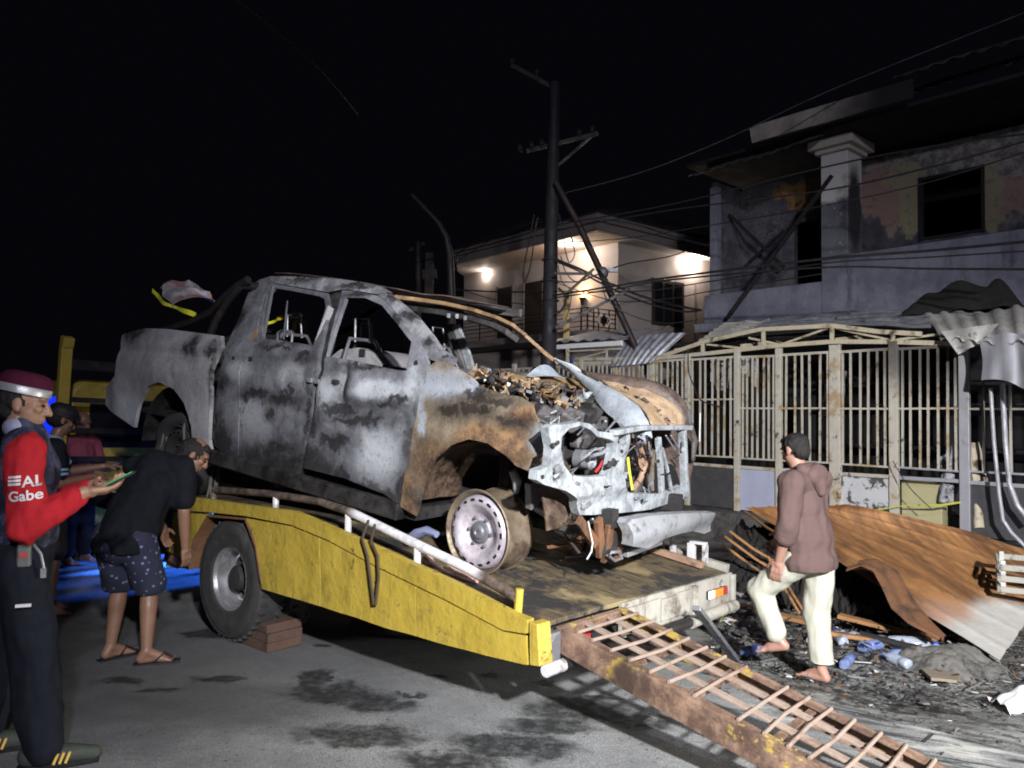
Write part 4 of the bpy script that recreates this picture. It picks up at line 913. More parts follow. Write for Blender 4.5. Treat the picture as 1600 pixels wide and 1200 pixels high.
# strap by the front wheel
m = MB(); m.tube([hitw(T, *q, 1, .28) for q in ((640, 842), (655, 834), (668, 828), (682, 835))], [.02, .035, .03, .02], 8); m.jitter(.012, 15); single(m, 'blue_webbing', plain('blue_webbing', (.16, .18, .30), .7), 'bunched blue grey webbing strap behind the front wheel on the deck', 'strap', smooth=50)
m = MB(); m.tube([hitw(T, *q, 1, .22) for q in ((668, 862), (676, 880), (695, 895), (720, 905), (745, 908), (738, 900), (712, 893), (700, 880))], .014, 8); single(m, 'pink_rope', plain('pink_rope', (.42, .27, .25), .8), 'faded pink rope coiled on the deck under the stripped wheel rim', 'rope', smooth=50)

# ------------------------------------------------------------------ terrace fence
def Hp(px, py, y=0.): return hit(H, px, py, 1, y)
n = NT('fence_paint')
f = n.noise(4, 6, .7, n.warp(.2, 3)); c = n.mix(n.noise(9, 4), (.38, .355, .30), (.57, .54, .46))
c = n.mix(n.rng(f, .52, .62), c, (.36, .27, .15)); c = n.mix(n.rng(n.noise(6, 6, .75), .57, .66), c, (.07, .055, .05)); c = n.mix(n.math('MULTIPLY', n.blobs([(H @ Vector((-.4, 0, 2.45)), (.75, .75, .55)), (H @ Vector((.6, 0, 2.4)), (.7, .7, .8))], n.warp(.3, 4), .5), .85), c, (.05, .045, .045)); n.bump(n.noise(40, 4), .3, .01)
M['fence'] = n.out(c, .6)
M['lavender'] = plain('lavender', (.37, .37, .405), .5, .2, .15, 8, .15, (.16, .15, .16), .58, .75, 5)
terr = MB(H); terr.bx(-14, 7, -.35, 3.0, -.9, .15); struct(terr.build('terrace_floor', plain('terrace', (.10, .095, .09), .85, 0, .4, 8, .4, (.03, .028, .028), .4, .65, 3)))
FZ0, FZB, FZL, FZM, FZT = .15, .93, .80, 1.67, 2.43
fence = thing('terrace_fence', 'cream painted iron bar fence of a burnt terrace, scorched brown in places', 'fence', H @ Vector((-2, 0, .15)))
posts = [-9.0, -8.0, -7.0, -6.2, -5.4, -4.62, -3.92, -3.04, -2.37, -1.55, -.79, .02, .95, 1.9]
for a in posts:
    m = MB(H); wd = .15 if abs(a + 1.55) < .01 else .11 if a > -2 else .085; m.bx(a - wd / 2, a + wd / 2, -.035, .035, FZ0, FZT + .1); m.jitter(.006, 3, a); m.build('post', M['lavender'] if a > -.5 else M['fence'], fence, bevel=.006)
def unit_bar():
    m = MB(); m.bx(-.0125, .0125, -.011, .011, 0, 1); return m
bar0 = None
HR = H.to_3x3().to_4x4()
nb = {0: 5, 1: 6, 2: 6, 3: 7, 4: 7, 5: 6, 6: 7, 7: 7, 8: 6, 9: 6, 10: 7, 11: 3, 12: 6}
random.seed(5)
for i in range(len(posts) - 1):
    a, b = posts[i] + .045, posts[i + 1] - .045
    for k in range(nb.get(i, 7)):
        x = a + (b - a) * (k + .5 + random.uniform(-.12, .12)) / nb.get(i, 7)
        if bar0 is None:
            me_o = unit_bar().build('bar', M['fence'], None); bar0 = me_o; o = me_o
        else:
            o = bar0.copy(); COL.objects.link(o)
        o.parent = fence; z0, z1 = FZB, FZT
        o.matrix_local = Matrix.Translation(H @ Vector((x, 0, z0)) - Vector(fence['_o'])) @ HR @ Matrix.Rotation(random.uniform(-.008, .008), 4, 'Y') @ Matrix.Diagonal((1, 1, z1 - z0, 1))
    for z, h in ((FZB, .025), (FZL, .045), (FZM if i not in (6,) else 1.80, .025), (FZT, .035)):
        m = MB(H); sag = random.uniform(-.01, .01); m.bar((a - .01, -.002, z), (b + .01, -.002, z + sag), .022, h); m.build('rail', M['lavender'] if i > 9 and z < 1 else M['fence'], fence, bevel=.003)
# sheet infill of the lower bays
M['peel'] = plain('peel', (.52, .53, .55), .7, 0, .15, 6, .3, (.075, .07, .07), .50, .56, 5)
M['infill_dark'] = plain('infill_dark', (.055, .055, .06), .7, 0, .5, 6, .3, (.16, .16, .16), .6, .8, 4)
M['infill_blue'] = plain('infill_blue', (.40, .42, .55), .6, 0, .12, 6, .15, (.12, .12, .14), .6, .75, 4)
for i, mt in ((5, 'infill_dark'), (6, 'infill_dark'), (7, 'infill_blue'), (8, 'infill_dark'), (9, 'peel'), (11, 'infill_dark')):
    m = MB(H); a, b = posts[i] + .05, posts[i + 1] - .05
    m.sheet(lambda u, v: Vector((a + (b - a) * u, .004 + .012 * noise.noise(Vector((u * 3 + i, v * 3, 0))), FZ0 + .02 + (FZL - FZ0 - .05) * v)), 8, 6, .006); m.build('lower_panel', M[mt], fence, 40)
# light roof frame over the fence
M['frame_wood'] = plain('frame_wood', (.50, .44, .32), .65, 0, .25, 10, .3, (.10, .075, .05), .52, .68, 4)
can = thing('canopy_frame', 'bent cream roof frame with struts standing on top of the terrace fence', 'roof frame', H @ Vector((-2.5, .02, 2.5)))
def hb(p, q, w_=.05, h_=.05, name='strut', mat=None, y=0, y2=None):
    m = MB(H); m.bar(Hp(*p, y), Hp(*q, y if y2 is None else y2), w_, h_); m.build(name, mat or M['frame_wood'], can, bevel=.004)
lowc = [(900, 561), (960, 561), (1026, 560), (1110, 552), (1217, 540), (1300, 534), (1390, 534), (1486, 537)]
upc = [(1037, 556), (1101, 534), (1187, 515), (1300, 509), (1371, 518), (1440, 522)]
for i in range(len(lowc) - 1): hb(lowc[i], lowc[i + 1], .05, .06, 'lower_chord', M['fence'] if i < 3 else None)
for i in range(len(upc) - 1): hb(upc[i], upc[i + 1], .05, .06, 'upper_chord')
for p, q in (((1098, 536), (1098, 552)), ((1193, 516), (1193, 542)), ((1300, 511), (1300, 533)), ((1395, 520), (1395, 532))): hb(p, q, .05, .045)
for p, q in (((1104, 538), (1170, 545)), ((1170, 528), (1217, 538)), ((1225, 537), (1296, 512)), ((1305, 513), (1390, 531)), ((1400, 531), (1470, 522))): hb(p, q, .03, .03, 'brace', None, .05)
for (a, b) in (((-1.55, 1.6), (2.6, 2.9)), ((-3.0, 1.5), (2.6, 2.85)), ((-.2, 1.6), (2.55, 2.9)), ((-4.2, 1.3), (2.55, 2.8))):
    m = MB(H); m.bar((a[0] if isinstance(a, tuple) else a, .05, 2.60), (a[0] + .15, 1.9, 2.85), .05, .06); m.build('rafter', M['frame_wood'], can, bevel=.004)
for y, z in ((.8, 2.76), (1.5, 2.86)):
    m = MB(H); m.bar((-5.2, y, z), (1.5, y, z + .05), .05, .05); m.build('purlin', M['black_steel'], can, bevel=.004)
# white eave beam left and its posts
eav = thing('porch_eave', 'white eave beam with struts above the left end of the fence', 'eave', H @ Vector((-6, 0, 2.45)))
def eb(p, q, w_, h_, name, mat, y=0):
    m = MB(H); m.bar(Hp(*p, y), Hp(*q, y), w_, h_); m.build(name, mat, eav, bevel=.004)
eb((860, 543), (972, 536), .06, .085, 'fascia', M['white']); eb((887, 549), (970, 545), .05, .03, 'beam', M['fence']); eb((887, 545), (887, 575), .05, .055, 'post', M['yellow_pale'] if 'yellow_pale' in M else M['frame_wood'])
eb((897, 563), (948, 549), .03, .03, 'strut', M['fence']); eb((948, 546), (948, 566), .03, .035, 'strut', M['fence']); eb((897, 568), (955, 567), .05, .06, 'lower_beam', M['fence']); eb((895, 560), (895, 575), .03, .06, 'blue_bracket', plain('blue_paint', (.04, .13, .42), .5))
m = MB(H); p0, p1 = Hp(852, 537, -.1), Hp(975, 530, -.1); m.sheet(lambda u, v: p0.lerp(p1, u) + Vector((0, 1.3 * v, .02 + .30 * v + .02 * math.sin(u * 40))), 50, 6, .006); m.build('roof_sheet', M['lavender'], eav, 60)
m = MB(H); m.bar(Hp(885, 455, .3), Hp(885, 541, .3), .09, .09); single(m, 'yellow_post', plain('pale_yellow', (.55, .43, .20), .6, 0, .15, 8, .15), 'slim pale yellow post rising above the white eave beside the utility pole', 'post', bevel=.005)

# corrugated sheets
n = NT('zinc'); c = n.mix(n.rng(n.noise(6, 5), .35, .65), (.25, .26, .30), (.44, .45, .50)); c = n.mix(n.rng(n.noise(4, 6, .7), .56, .7), c, (.10, .10, .12)); n.bump(n.noise(30, 4), .2, .01)
M['zinc'] = n.out(c, .42, .45)
n = NT('zinc_pale'); c = n.mix(n.rng(n.noise(5, 5), .35, .65), (.50, .49, .45), (.66, .65, .62)); c = n.mix(n.rng(n.noise(5, 6, .7), .56, .68), c, (.16, .15, .14)); n.bump(n.noise(30, 4), .2, .01)
M['zinc_pale'] = n.out(c, .5, .25)
def corr(A, Bq, C, D, ribs, amp, nrm, fn=None, nu=None, nv=12, th=.003, bulge=0, ridge=False):
    "A-B is the edge across the ribs, ribs run A-D and B-C"
    A, Bq, C, D, nrm = map(Vector, (A, Bq, C, D, nrm)); m = MB()
    def f(u, v):
        p = A.lerp(Bq, u).lerp(D.lerp(C, u), v); s = max(-1, min(1, math.sin(u * ribs * 2 * math.pi) * 1.7)) if not ridge else math.exp(-(((u * ribs) % 1 - .5) / .09) ** 2) * 2
        p = p + nrm * (amp * s + bulge * math.sin(math.pi * v) * math.sin(math.pi * u))
        return p + (fn(u, v) if fn else Vector((0, 0, 0)))
    m.sheet(f, nu or ribs * 8, nv, th); return m
hz = lambda px, py, y: H @ Hp(px, py, y)
nf = Vector(H.col[1][:3])
single(corr(hz(975, 532, .35), hz(1072, 521, .35), hz(1020, 567, -.10), hz(952, 573, -.10), 8, .022, -nf, lambda u, v: Vector((0, 0, .05 * math.sin(3 * u) * (1 - v))), bulge=.05), 'roof_sheet', M['zinc'], 'bluish corrugated sheet slumped over the fence top behind the pickup hood', 'roof sheet', 'loose roof sheets on the terrace frame', 60)
single(corr(hz(1075, 545, .3), hz(1130, 505, 1.3), hz(1205, 499, 1.4), hz(1180, 517, .2), 7, .02, (0, 0, 1), lambda u, v: Vector((0, 0, .06 * noise.noise(Vector((u * 3, v * 3, 1)))))), 'roof_sheet', M['zinc_pale'], 'pale corrugated sheet lying flat above the gate in the fence', 'roof sheet', 'loose roof sheets on the terrace frame', 60)
single(corr(hz(1180, 514, .2), hz(1205, 499, 1.4), hz(1320, 495, 1.4), hz(1300, 507, .2), 7, .02, (0, 0, 1), lambda u, v: Vector((0, 0, .07 * noise.noise(Vector((u * 3, v * 3, 5)))))), 'roof_sheet', M['zinc'], 'grey corrugated sheet above the middle fence bays under the square column', 'roof sheet', 'loose roof sheets on the terrace frame', 60)
single(corr(hz(1300, 506, .1), hz(1310, 494, 1.4), hz(1450, 482, 1.4), hz(1455, 512, -.1), 6, .022, (0, 0, 1), lambda u, v: Vector((0, 0, .07 * noise.noise(Vector((u * 3, v * 3, 8)))))), 'roof_sheet', M['zinc'], 'dull corrugated sheet right of the square column, below the charred heap', 'roof sheet', 'loose roof sheets on the terrace frame', 60)
single(corr(hz(1470, 520, -.25), hz(1640, 520, -.95), hz(1640, 478, .9), hz(1440, 488, .9), 7, .02, (0, 0, 1), lambda u, v: Vector((0, .06 * noise.noise(Vector((u * 5, 1, 3))), -.10 * (1 - v) ** 2 + .07 * noise.noise(Vector((u * 3, v * 2, 3)))))) , 'awning_sheet', M['zinc_pale'], 'pale corrugated awning sheet drooping off the roof at the right edge', 'roof sheet', 'drooping awning sheets', 60)
m = MB(); tp = [hz(1471, 518, -.3), hz(1497, 554, -.35), hz(1532, 536, -.45), hz(1560, 505, -.5)]
m.sheet(lambda u, v: tp[0].lerp(tp[3], u).lerp(tp[1].lerp(tp[2], u), v) + nf * .018 * math.sin(u * 9), 24, 6, .004); single(m, 'awning_sheet', M['zinc_pale'], 'torn pointed corner of pale sheet hanging over the last fence post', 'roof sheet', 'drooping awning sheets', 60)
single(corr(hz(1530, 532, -.5), hz(1640, 515, -.9), hz(1640, 604, -1.0), hz(1533, 594, -.55), 3, .010, -nf, lambda u, v: Vector((.05 * noise.noise(Vector((u * 4, v, 3))), .06 * noise.noise(Vector((u * 4, v * .7, 8))), -.06 * u * v + .04 * math.sin(u * 5)))), 'awning_sheet', plain('zinc_lilac', (.50, .51, .56), .5, .2, .15, 6, .2, (.2, .2, .2), .6, .75, 5), 'lavender grey sheet hanging straight down below the drooping awning', 'roof sheet', 'drooping awning sheets', 60)
# bent gutters at the right
m = MB(H)
m.tube([Hp(*q, -.3) for q in ((1548, 606), (1553, 690), (1561, 770), (1567, 812), (1580, 832), (1610, 862))], .021, 8); single(m, 'down_pipe', M['lavender'], 'bent lavender down pipe, left of the pair, kinked near its foot', 'down pipe', 'bent pipes at the right of the fence', 40)
m = MB(H); m.tube([Hp(*q, -.26) for q in ((1566, 600), (1571, 690), (1577, 755), (1590, 790), (1612, 818))], .028, 8); single(m, 'down_pipe', M['lavender'], 'thicker lavender down pipe, right of the pair, sloping off at knee height', 'down pipe', 'bent pipes at the right of the fence', 40)
# yellow cabinet, burnt white things behind the bars
m = MB(H); p, q = Hp(1408, 752, .16), Hp(1472, 838, .16); m.bx(p.x, q.x, .16, .5, FZ0, p.z)
cab = single(m, 'cabinet', plain('cabinet', (.42, .39, .22), .6, 0, .12, 5, .1, (.12, .10, .07), .62, .75, 4), 'pale yellow metal cabinet standing behind the fence beside the last post', 'cabinet', bevel=.01)
k = Hp(1465, 829, .15); m = MB(H); m.lathe([(.018, .0), (.016, .01), (0, .01)], Matrix.Translation((k.x, .155, k.z)) @ Matrix.Rotation(R(90), 4, 'X'), 14)
kb_ = m.build('knob', M['char'], None, base=cab.location); kb_.location = (0, 0, 0); kb_.parent = cab
M['burnt_cream'] = plain('burnt_cream', (.50, .44, .33), .7, 0, .3, 6, .4, (.06, .045, .035), .50, .62, 4)
m = MB(H); A_, B_, C_, D_ = Hp(1498, 700, .1), Hp(1528, 690, .25), Hp(1555, 820, .1), Hp(1515, 830, -.05)
m.sheet(lambda u, v: A_.lerp(B_, u).lerp(D_.lerp(C_, u), v) + Vector((0, .08 * math.sin(6 * u + v * 2), 0)), 12, 14, .02); m.jitter(.03, 5); single(m, 'burnt_board', M['burnt_cream'], 'scorched cream board leaning between the last fence post and the pipes', 'board', smooth=50)
m = MB(H); m.sheet(lambda u, v: Hp(1468 + 34 * u, 715 + 70 * v - 30 * u * (1 - v), .12) + Vector((0, .05 * math.sin(u * 6 + v * 4), 0)), 10, 10, .02); m.jitter(.02, 6); single(m, 'burnt_cloth', plain('burnt_cloth', (.40, .40, .44), .8, 0, .2, 6, .3, (.03, .03, .03), .45, .6, 5), 'sooty pale cloth slumped beside the yellow cabinet', 'cloth', smooth=60)
m = MB(H); m.sheet(lambda u, v: Hp(1110 + 72 * u, 560 + (36 + 14 * math.sin(u * 7)) * v, .25) + Vector((0, .05 * math.sin(u * 25), 0)), 40, 10, .01); single(m, 'net_curtain', plain('net', (.34, .33, .31), .9, 0, .3, 30, .4, (.04, .04, .04), .5, .6, 9), 'ragged grey net hanging inside the fence beside the gate', 'curtain', smooth=60)
m = MB(H); m.sheet(lambda u, v: Hp(1285 + 35 * u, 580 + 70 * v, .4) + Vector((0, .05 * math.sin(u * 9 + v * 3), 0)), 14, 10, .01); m.jitter(.03, 6); single(m, 'hanging_scrap', plain('scrap', (.18, .18, .20), .8, 0, .4, 8, .4, CHAR, .45, .6, 5), 'sooty grey scrap hanging inside the fence behind the middle post', 'scrap', smooth=60)
# shelves and burnt stock inside the terrace
sh = thing('burnt_shelf', 'charred shelf rack standing deep inside the dark terrace', 'shelf', H @ Vector((-.8, 2.4, .15)))
for z in (.6, 1.1, 1.75, 2.1):
    m = MB(H); m.bx(-2.8, 1.2, 2.2, 2.6, z, z + .03); m.jitter(.03, 2, z); m.build('board', M['black_steel'], sh)
for x in (-2.7, -.8, 1.1):
    m = MB(H); m.bx(x, x + .05, 2.2, 2.25, .15, 2.3); m.build('upright', M['black_steel'], sh)

# ------------------------------------------------------------------ burnt house
n = NT('burnt_wall')
bw = lambda px, py, y: B @ hit(B, px, py, 1, y)
def wb(L, y): return [(bw(px, py, y), (rx * .0125, rx * .0125, ry * .0115)) for (px, py), (rx, ry) in L]
c = n.mix(n.rng(n.noise(2.2, 6, .68, n.warp(.4, 2)), .35, .65), (.042, .042, .052), (.12, .12, .145))
wp = n.warp(.35, 5); wps = n.warp(.42, 6, n.stretch(n.G, (1, 1, 1)))
c = n.mix(n.blobs(wb([((1480, 245), (200, 32)), ((1590, 260), (60, 80))], 1.2), wps, .4), c, n.mix(n.rng(n.noise(7, 6, .7), .4, .6), (.30, .28, .26), (.12, .11, .10)))
c = n.mix(n.blobs(wb([((1370, 300), (34, 40)), ((1393, 330), (13, 40)), ((1585, 300), (30, 26))], 1.2), wps, .10), c, n.mix(n.rng(n.noise(9, 6, .75), .52, .64), (.31, .205, .17), (.16, .13, .125)))
c = n.mix(n.blobs(wb([((1422, 320), (16, 52)), ((1548, 310), (15, 55)), ((1410, 275), (30, 20))], 1.2), wps, .10), c, n.mix(n.rng(n.noise(9, 6, .75), .52, .64), (.30, .27, .165), (.17, .16, .13)))
c = n.mix(n.blobs(wb([((1262, 306), (36, 26)), ((1225, 300), (20, 14))], 1.2), wps, .12), c, n.mix(n.rng(n.noise(9, 6, .75), .50, .62), (.31, .18, .06), (.06, .05, .05)))
c = n.mix(n.math('MULTIPLY', n.blobs(wb([((1150, 320), (40, 34)), ((1200, 350), (30, 30))], 1.2), wps, .4), n.math('MULTIPLY', n.rng(n.noise(14, 6, .8), .50, .60), .6)), c, (.24, .235, .22))
n.bump(n.noise(12, 5), .4, .03)
M['bwall'] = n.out(c, .85)
n = NT('parapet'); c = n.mix(n.rng(n.noise(1.8, 6, .65, n.warp(.4, 2)), .35, .65), (.13, .134, .18), (.215, .22, .28)); c = n.mix(n.rng(n.noise(22, 3, .6), .68, .74), c, (.32, .32, .34)); c = n.mix(n.math('MULTIPLY', n.rng(n.noise(3, 6, .7, n.stretch(n.G, (1, 1, .3))), .52, .7), .7), c, (.05, .05, .06)); n.bump(n.noise(14, 5), .35, .03)
M['parapet'] = n.out(c, .85)
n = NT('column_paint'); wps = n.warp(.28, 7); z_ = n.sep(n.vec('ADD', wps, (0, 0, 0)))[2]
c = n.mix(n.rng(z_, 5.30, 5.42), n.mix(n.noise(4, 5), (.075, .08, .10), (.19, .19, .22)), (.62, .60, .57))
c = n.mix(n.blobs([(B @ Vector((-2.70, .25, 5.2)), (.3, .3, .75))], wps, .3), c, (.03, .03, .036)); c = n.mix(n.rng(n.noise(9, 4), .66, .7), c, (.4, .4, .4))  # right face darkened in the colour as the column's shaded side
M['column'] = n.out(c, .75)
M['fascia_white'] = plain('fascia_white', (.50, .46, .40), .7, 0, .18, 4, .15, (.17, .14, .11), .58, .78, 2)
n = NT('fascia_burnt'); ch = n.blobs([(B @ Vector((-1.0, -.8, 6.6)), (1.5, 1.5, 1.5))], n.warp(.3, 3), .45)
M['fascia_burnt'] = n.out(n.mix(ch, n.mix(n.rng(n.noise(3, 6, .7), .35, .7), (.52, .47, .41), (.30, .26, .22)), (.02, .019, .02)), .75)
M['soot'] = plain('soot', (.016, .015, .017), .9, 0, .4, 5, .3)
hs = thing('burnt_house', 'burnt two storey house with sooty walls, square column and dark window', 'house', B @ Vector((-1, 1, .15)))
def hbx(name, x0, x1, y0, y1, z0, z1, mat, bev=0, parent=None):
    m = MB(B); m.bx(x0, x1, y0, y1, z0, z1); return m.build(name, mat, parent or hs, bevel=bev)
hbx('lower_wall', -5.6, 6, .0, .2, .15, 3.2, M['soot'])
hbx('floor_slab', -5.7, 6, -.25, 5, 3.2, 3.37, M['parapet'], .01)
hbx('parapet', -3.2, 6, 0, .14, 3.372, 4.38, M['parapet'], .01)
hbx('parapet', -5.66, -3.203, .02, .15, 3.372, 3.97, M['parapet'], .01)
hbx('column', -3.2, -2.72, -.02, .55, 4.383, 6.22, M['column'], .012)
cp = hbx('column_cap', -3.36, -2.56, -.2, .72, 6.30, 6.46, M['fascia_white'], .012); hbx('cap_step', -3.27, -2.65, -.10, .63, 6.222, 6.298, M['fascia_white'], .01, cp)
m = MB(B); wl = [(-5.5, 3.375), (6, 3.375), (6, 6.35), (-5.5, 6.35)]
m.panel(wl, [[(-1.97, 4.71), (-.99, 4.71), (-.99, 5.79), (-1.97, 5.79)], [(-4.35, 3.5), (-3.55, 3.5), (-3.55, 5.42), (-4.35, 5.42)]], lambda x, z: Vector((x, 1.2, z)), (0, .14, 0), .6); m.build('upper_wall', M['bwall'], hs)
m = MB(B); 
for x0, x1, z0, z1 in ((-2.0, -1.95, 4.68, 5.82), (-1.01, -.96, 4.68, 5.82), (-1.95, -1.01, 5.76, 5.81), (-1.95, -1.01, 4.69, 4.74)): m.bx(x0, x1, 1.17, 1.30, z0, z1)
m.build('window_frame', M['soot'], hs)
hbx('corner_post', -5.53, -5.38, 0.02, .2, 3.973, 6.15, M['parapet'], .008); hbx('side_wall', -5.6, -5.5, .2, 5, 3.375, 6.3, M['bwall'])
hbx('back_wall', -5.6, 6, 4.8, 5, 3.375, 6.3, M['soot']); hbx('room_wall', -3.3, -3.2, 1.35, 4.8, 3.375, 6.3, M['soot'])
hbx('ceiling', -5.7, 6, -.55, 5, 6.47, 6.53, M['soot'])
# eaves
fa, fb = hit(B, 1175, 197, 1, -.8), hit(B, 1420, 126, 1, -.8); fc = hit(B, 1180, 222, 1, -.8)
m = MB(B); m.panel([(fa.x, 6.50), (fa.x + 2.75, 6.5), (fa.x + 2.75, 6.80), (fa.x - .06, 6.80)], [], lambda x, z: Vector((x, -.80 + .01 * noise.noise(Vector((x * 3, z * 3, 0))), z)), (0, .05, 0), .2); m.build('fascia', M['fascia_burnt'], hs)
def roofedge(a0, a1, z0, z1, y0, nm):
    m = MB(B); m.sheet(lambda u, v: Vector((a0 + (a1 - a0) * u, y0 + 2.6 * v, z0 + (z1 - z0) * u + 1.15 * v + .022 * math.sin(u * (a1 - a0) * 24) * (1 - v) + .05 * noise.noise(Vector((u * (a1 - a0), v * 2, y0))) * (1 - v))), int(abs(a1 - a0) * 22), 8, .012); m.build(nm, M['roof_burnt'], hs, 60)
M['roof_burnt'] = plain('roof_burnt', (.10, .098, .10), .5, .2, .5, 6, .3, (.02, .018, .018), .45, .65, 3)
roofedge(-5.45, -2.95, 6.17, 6.24, -.85, 'eave_sheet'); roofedge(-1.62, 5, 6.87, 7.0, -.85, 'eave_sheet'); roofedge(-4.1, 5, 6.83, 6.85, -.2, 'roof')
m = MB(B); m.bar(hit(B, 1300, 274, 1, -.15), hit(B, 1137, 497, 1, -.3), .05, .06); single(m, 'fallen_rafter', M['soot'], 'thin charred rafter leaning from the column down across the left balcony', 'rafter', 'fallen rafters on the burnt house')
m = MB(B); m.bar(hit(B, 1139, 335, 1, .6), hit(B, 1225, 418, 1, .7), .05, .06); m.bar(hit(B, 1225, 360, 1, .75), hit(B, 1170, 410, 1, .72), .04, .05); single(m, 'fallen_rafter', M['soot'], 'crossed charred rafters inside the dark left balcony', 'rafter', 'fallen rafters on the burnt house')
# charred heap on the canopy roof
m = MB(H)
hq = Hp(1505, 492, 1.2); m.sheet(lambda u, v: hq + Vector(((u - .5) * 1.35, (v - .5) * .95, .46 * (math.sin(math.pi * u) * math.sin(math.pi * v)) ** .6 * (.8 + .9 * noise.noise(Vector((u * 3, v * 3, 5)))) + .07 * noise.noise(Vector((u * 6, v * 6, 2))))), 90, 60, .02); single(m, 'charred_heap', plain('heap', (.010, .0095, .0095), .95, 0, .6, 10, .8, (.06, .055, .045), .62, .75, 5), 'charred heap of cloth and rubble lying on the terrace roof', 'heap', smooth=60)

# ------------------------------------------------------------------ lit house behind
M['plaster'] = plain('plaster', (.38, .335, .32), .8, 0, .06, 3, .08, (.23, .20, .19), .55, .8, 1.2)
M['plaster_dk'] = plain('plaster_dk', (.22, .19, .185), .8, 0, .1, 3, .08)
M['wood_dk'] = plain('wood_dk', (.035, .022, .018), .5, 0, .3, 12, .2)
M['iron'] = plain('iron', (.015, .014, .014), .5, .3, .2, 20, .1)
lh = thing('lit_house', 'pale two storey house with lit eaves, balcony and wall lamp', 'house', W @ Vector((-3, 4, -.3)))
def lbx(name, x0, x1, y0, y1, z0, z1, mat, bev=0, parent=None):
    m = MB(W); m.bx(x0, x1, y0, y1, z0, z1); return m.build(name, mat, parent or lh, bevel=bev)
wx, wy = -.45, 1.3
lbx('front_wall', -7.3, wx - .15, wy, wy + .15, -.5, 6.12, M['plaster']); lbx('side_wall', wx - .148, wx, wy, 9, -.5, 6.12, M['plaster'])
m = MB(W); m.panel([(-5.98, .024), (-.002, .024), (-.002, 9.6), (-10, 9.6), (-7.7, 1.7), (-6.9, .75)], [], lambda x, y: Vector((x, y, 6.124)), (0, 0, .046), 3); m.build('eave_soffit', M['plaster'], lh)
m = MB(W)
for p_, q_ in (((-5.98, .0), (-6.5, .30)), ((-6.5, .30), (-7.0, .78)), ((-7.0, .78), (-7.75, 1.75)), ((-7.75, 1.75), (-8.6, 4.5))): m.bar((*p_, 6.36), (*q_, 6.36), .05, .37)
m.build('fascia', M['plaster_dk'], lh)
lbx('fascia', -5.98, .04, -.02, .02, 6.172, 6.36, M['plaster_dk'], .01); lbx('fascia', -5.98, .10, -.10, -.022, 6.362, 6.56, M['plaster_dk'], .01)
lbx('fascia', 0.0, .04, .022, 9.6, 6.172, 6.36, M['plaster_dk'], .01); lbx('fascia', .042, .12, -.098, 9.6, 6.363, 6.56, M['plaster_dk'], .01)
m = MB(W); m.sheet(lambda u, v: Vector((-6.5 + 6.65 * u, -.15 + 9.8 * v, 6.57 + 1.7 * min(v, 1 - v, u * .9 + .02, (1 - u)) * 2)), 20, 20, .05); m.build('roof', M['soot'], lh)
lbx('balcony_slab', -7.3, -.42, .15, wy - .003, 3.52, 3.72, M['plaster_dk'], .01)
def opening(px0, px1, py0, py1, pl, val, nm):
    a, b = hit(W, px0, py0, pl, val), hit(W, px1, py1, pl, val)
    return a, b
for x0, x1, y0, y1 in ((779, 801, 451, 530), (822, 849, 443, 535)):
    a, b = hit(W, x0, y0, 1, wy), hit(W, x1, y1, 1, wy)
    d = lbx('door', a.x, b.x, wy - .06, wy - .002, 3.722, a.z, M['wood_dk'], .01); lbx('door_frame', a.x - .06, a.x - .002, wy - .08, wy - .002, 3.722, a.z + .06, M['plaster_dk'], .005, d); lbx('door_frame', b.x + .002, b.x + .06, wy - .08, wy - .002, 3.722, a.z + .06, M['plaster_dk'], .005, d)
a, b = hit(W, 1020, 437, 0, wx), hit(W, 1065, 510, 0, wx)
fw = lbx('window', wx + .002, wx + .05, a.y - .06, b.y + .06, b.z - .06, a.z + .06, M['wood_dk'], .01)
for k in range(3):
    y0 = a.y + (b.y - a.y) * k / 3; lbx('pane', wx + .051, wx + .056, y0 + .05, y0 + (b.y - a.y) / 3 - .05, b.z + .04, a.z - .04, M['glass_dark'], 0, fw)
p = hit(W, 1085, 470, 0, wx); lbx('drain_pipe', wx + .003, wx + .05, p.y - .03, p.y + .03, .0, 5.4, M['plaster_dk'], .01)
# balcony railing
br = None
for z in (3.80, 3.93, 4.05, 4.16, 4.27): br = lbx('balcony_rail', -7.3, -.5, .19, .21, z, z + .022, M['iron'])
for z in (3.80, 3.93, 4.05, 4.16, 4.27): lbx('balcony_rail', -.5, -.48, .21, wy - .01, z, z + .022, M['iron'])
for x in (-6, -5, -3.5, -2, -.72, -.5): lbx('baluster', x, x + .03, .185, .215, 3.722, 4.30, M['iron'])
for y in (.42, .60, 1.0, 1.24): lbx('baluster', -.502, -.478, y, y + .025, 3.722, 4.30, M['iron'])
m = MB(W); cy, cz = .80, 4.0
m.panel([(cy - .13, cz), (cy, cz - .17), (cy + .13, cz), (cy, cz + .17)], [], lambda y, z: Vector((-.468, y, z)), (-.012, 0, 0), 1); m.build('diamond', M['iron'], lh)
for s in (-1, 1):
    m = MB(W); m.bar((-.466, cy + s * .10, cz - .17), (-.466, cy + s * .24, cz), .02, .02); m.bar((-.466, cy + s * .24, cz), (-.466, cy + s * .10, cz + .17), .02, .02); m.build('diamond_trim', M['white'], lh)
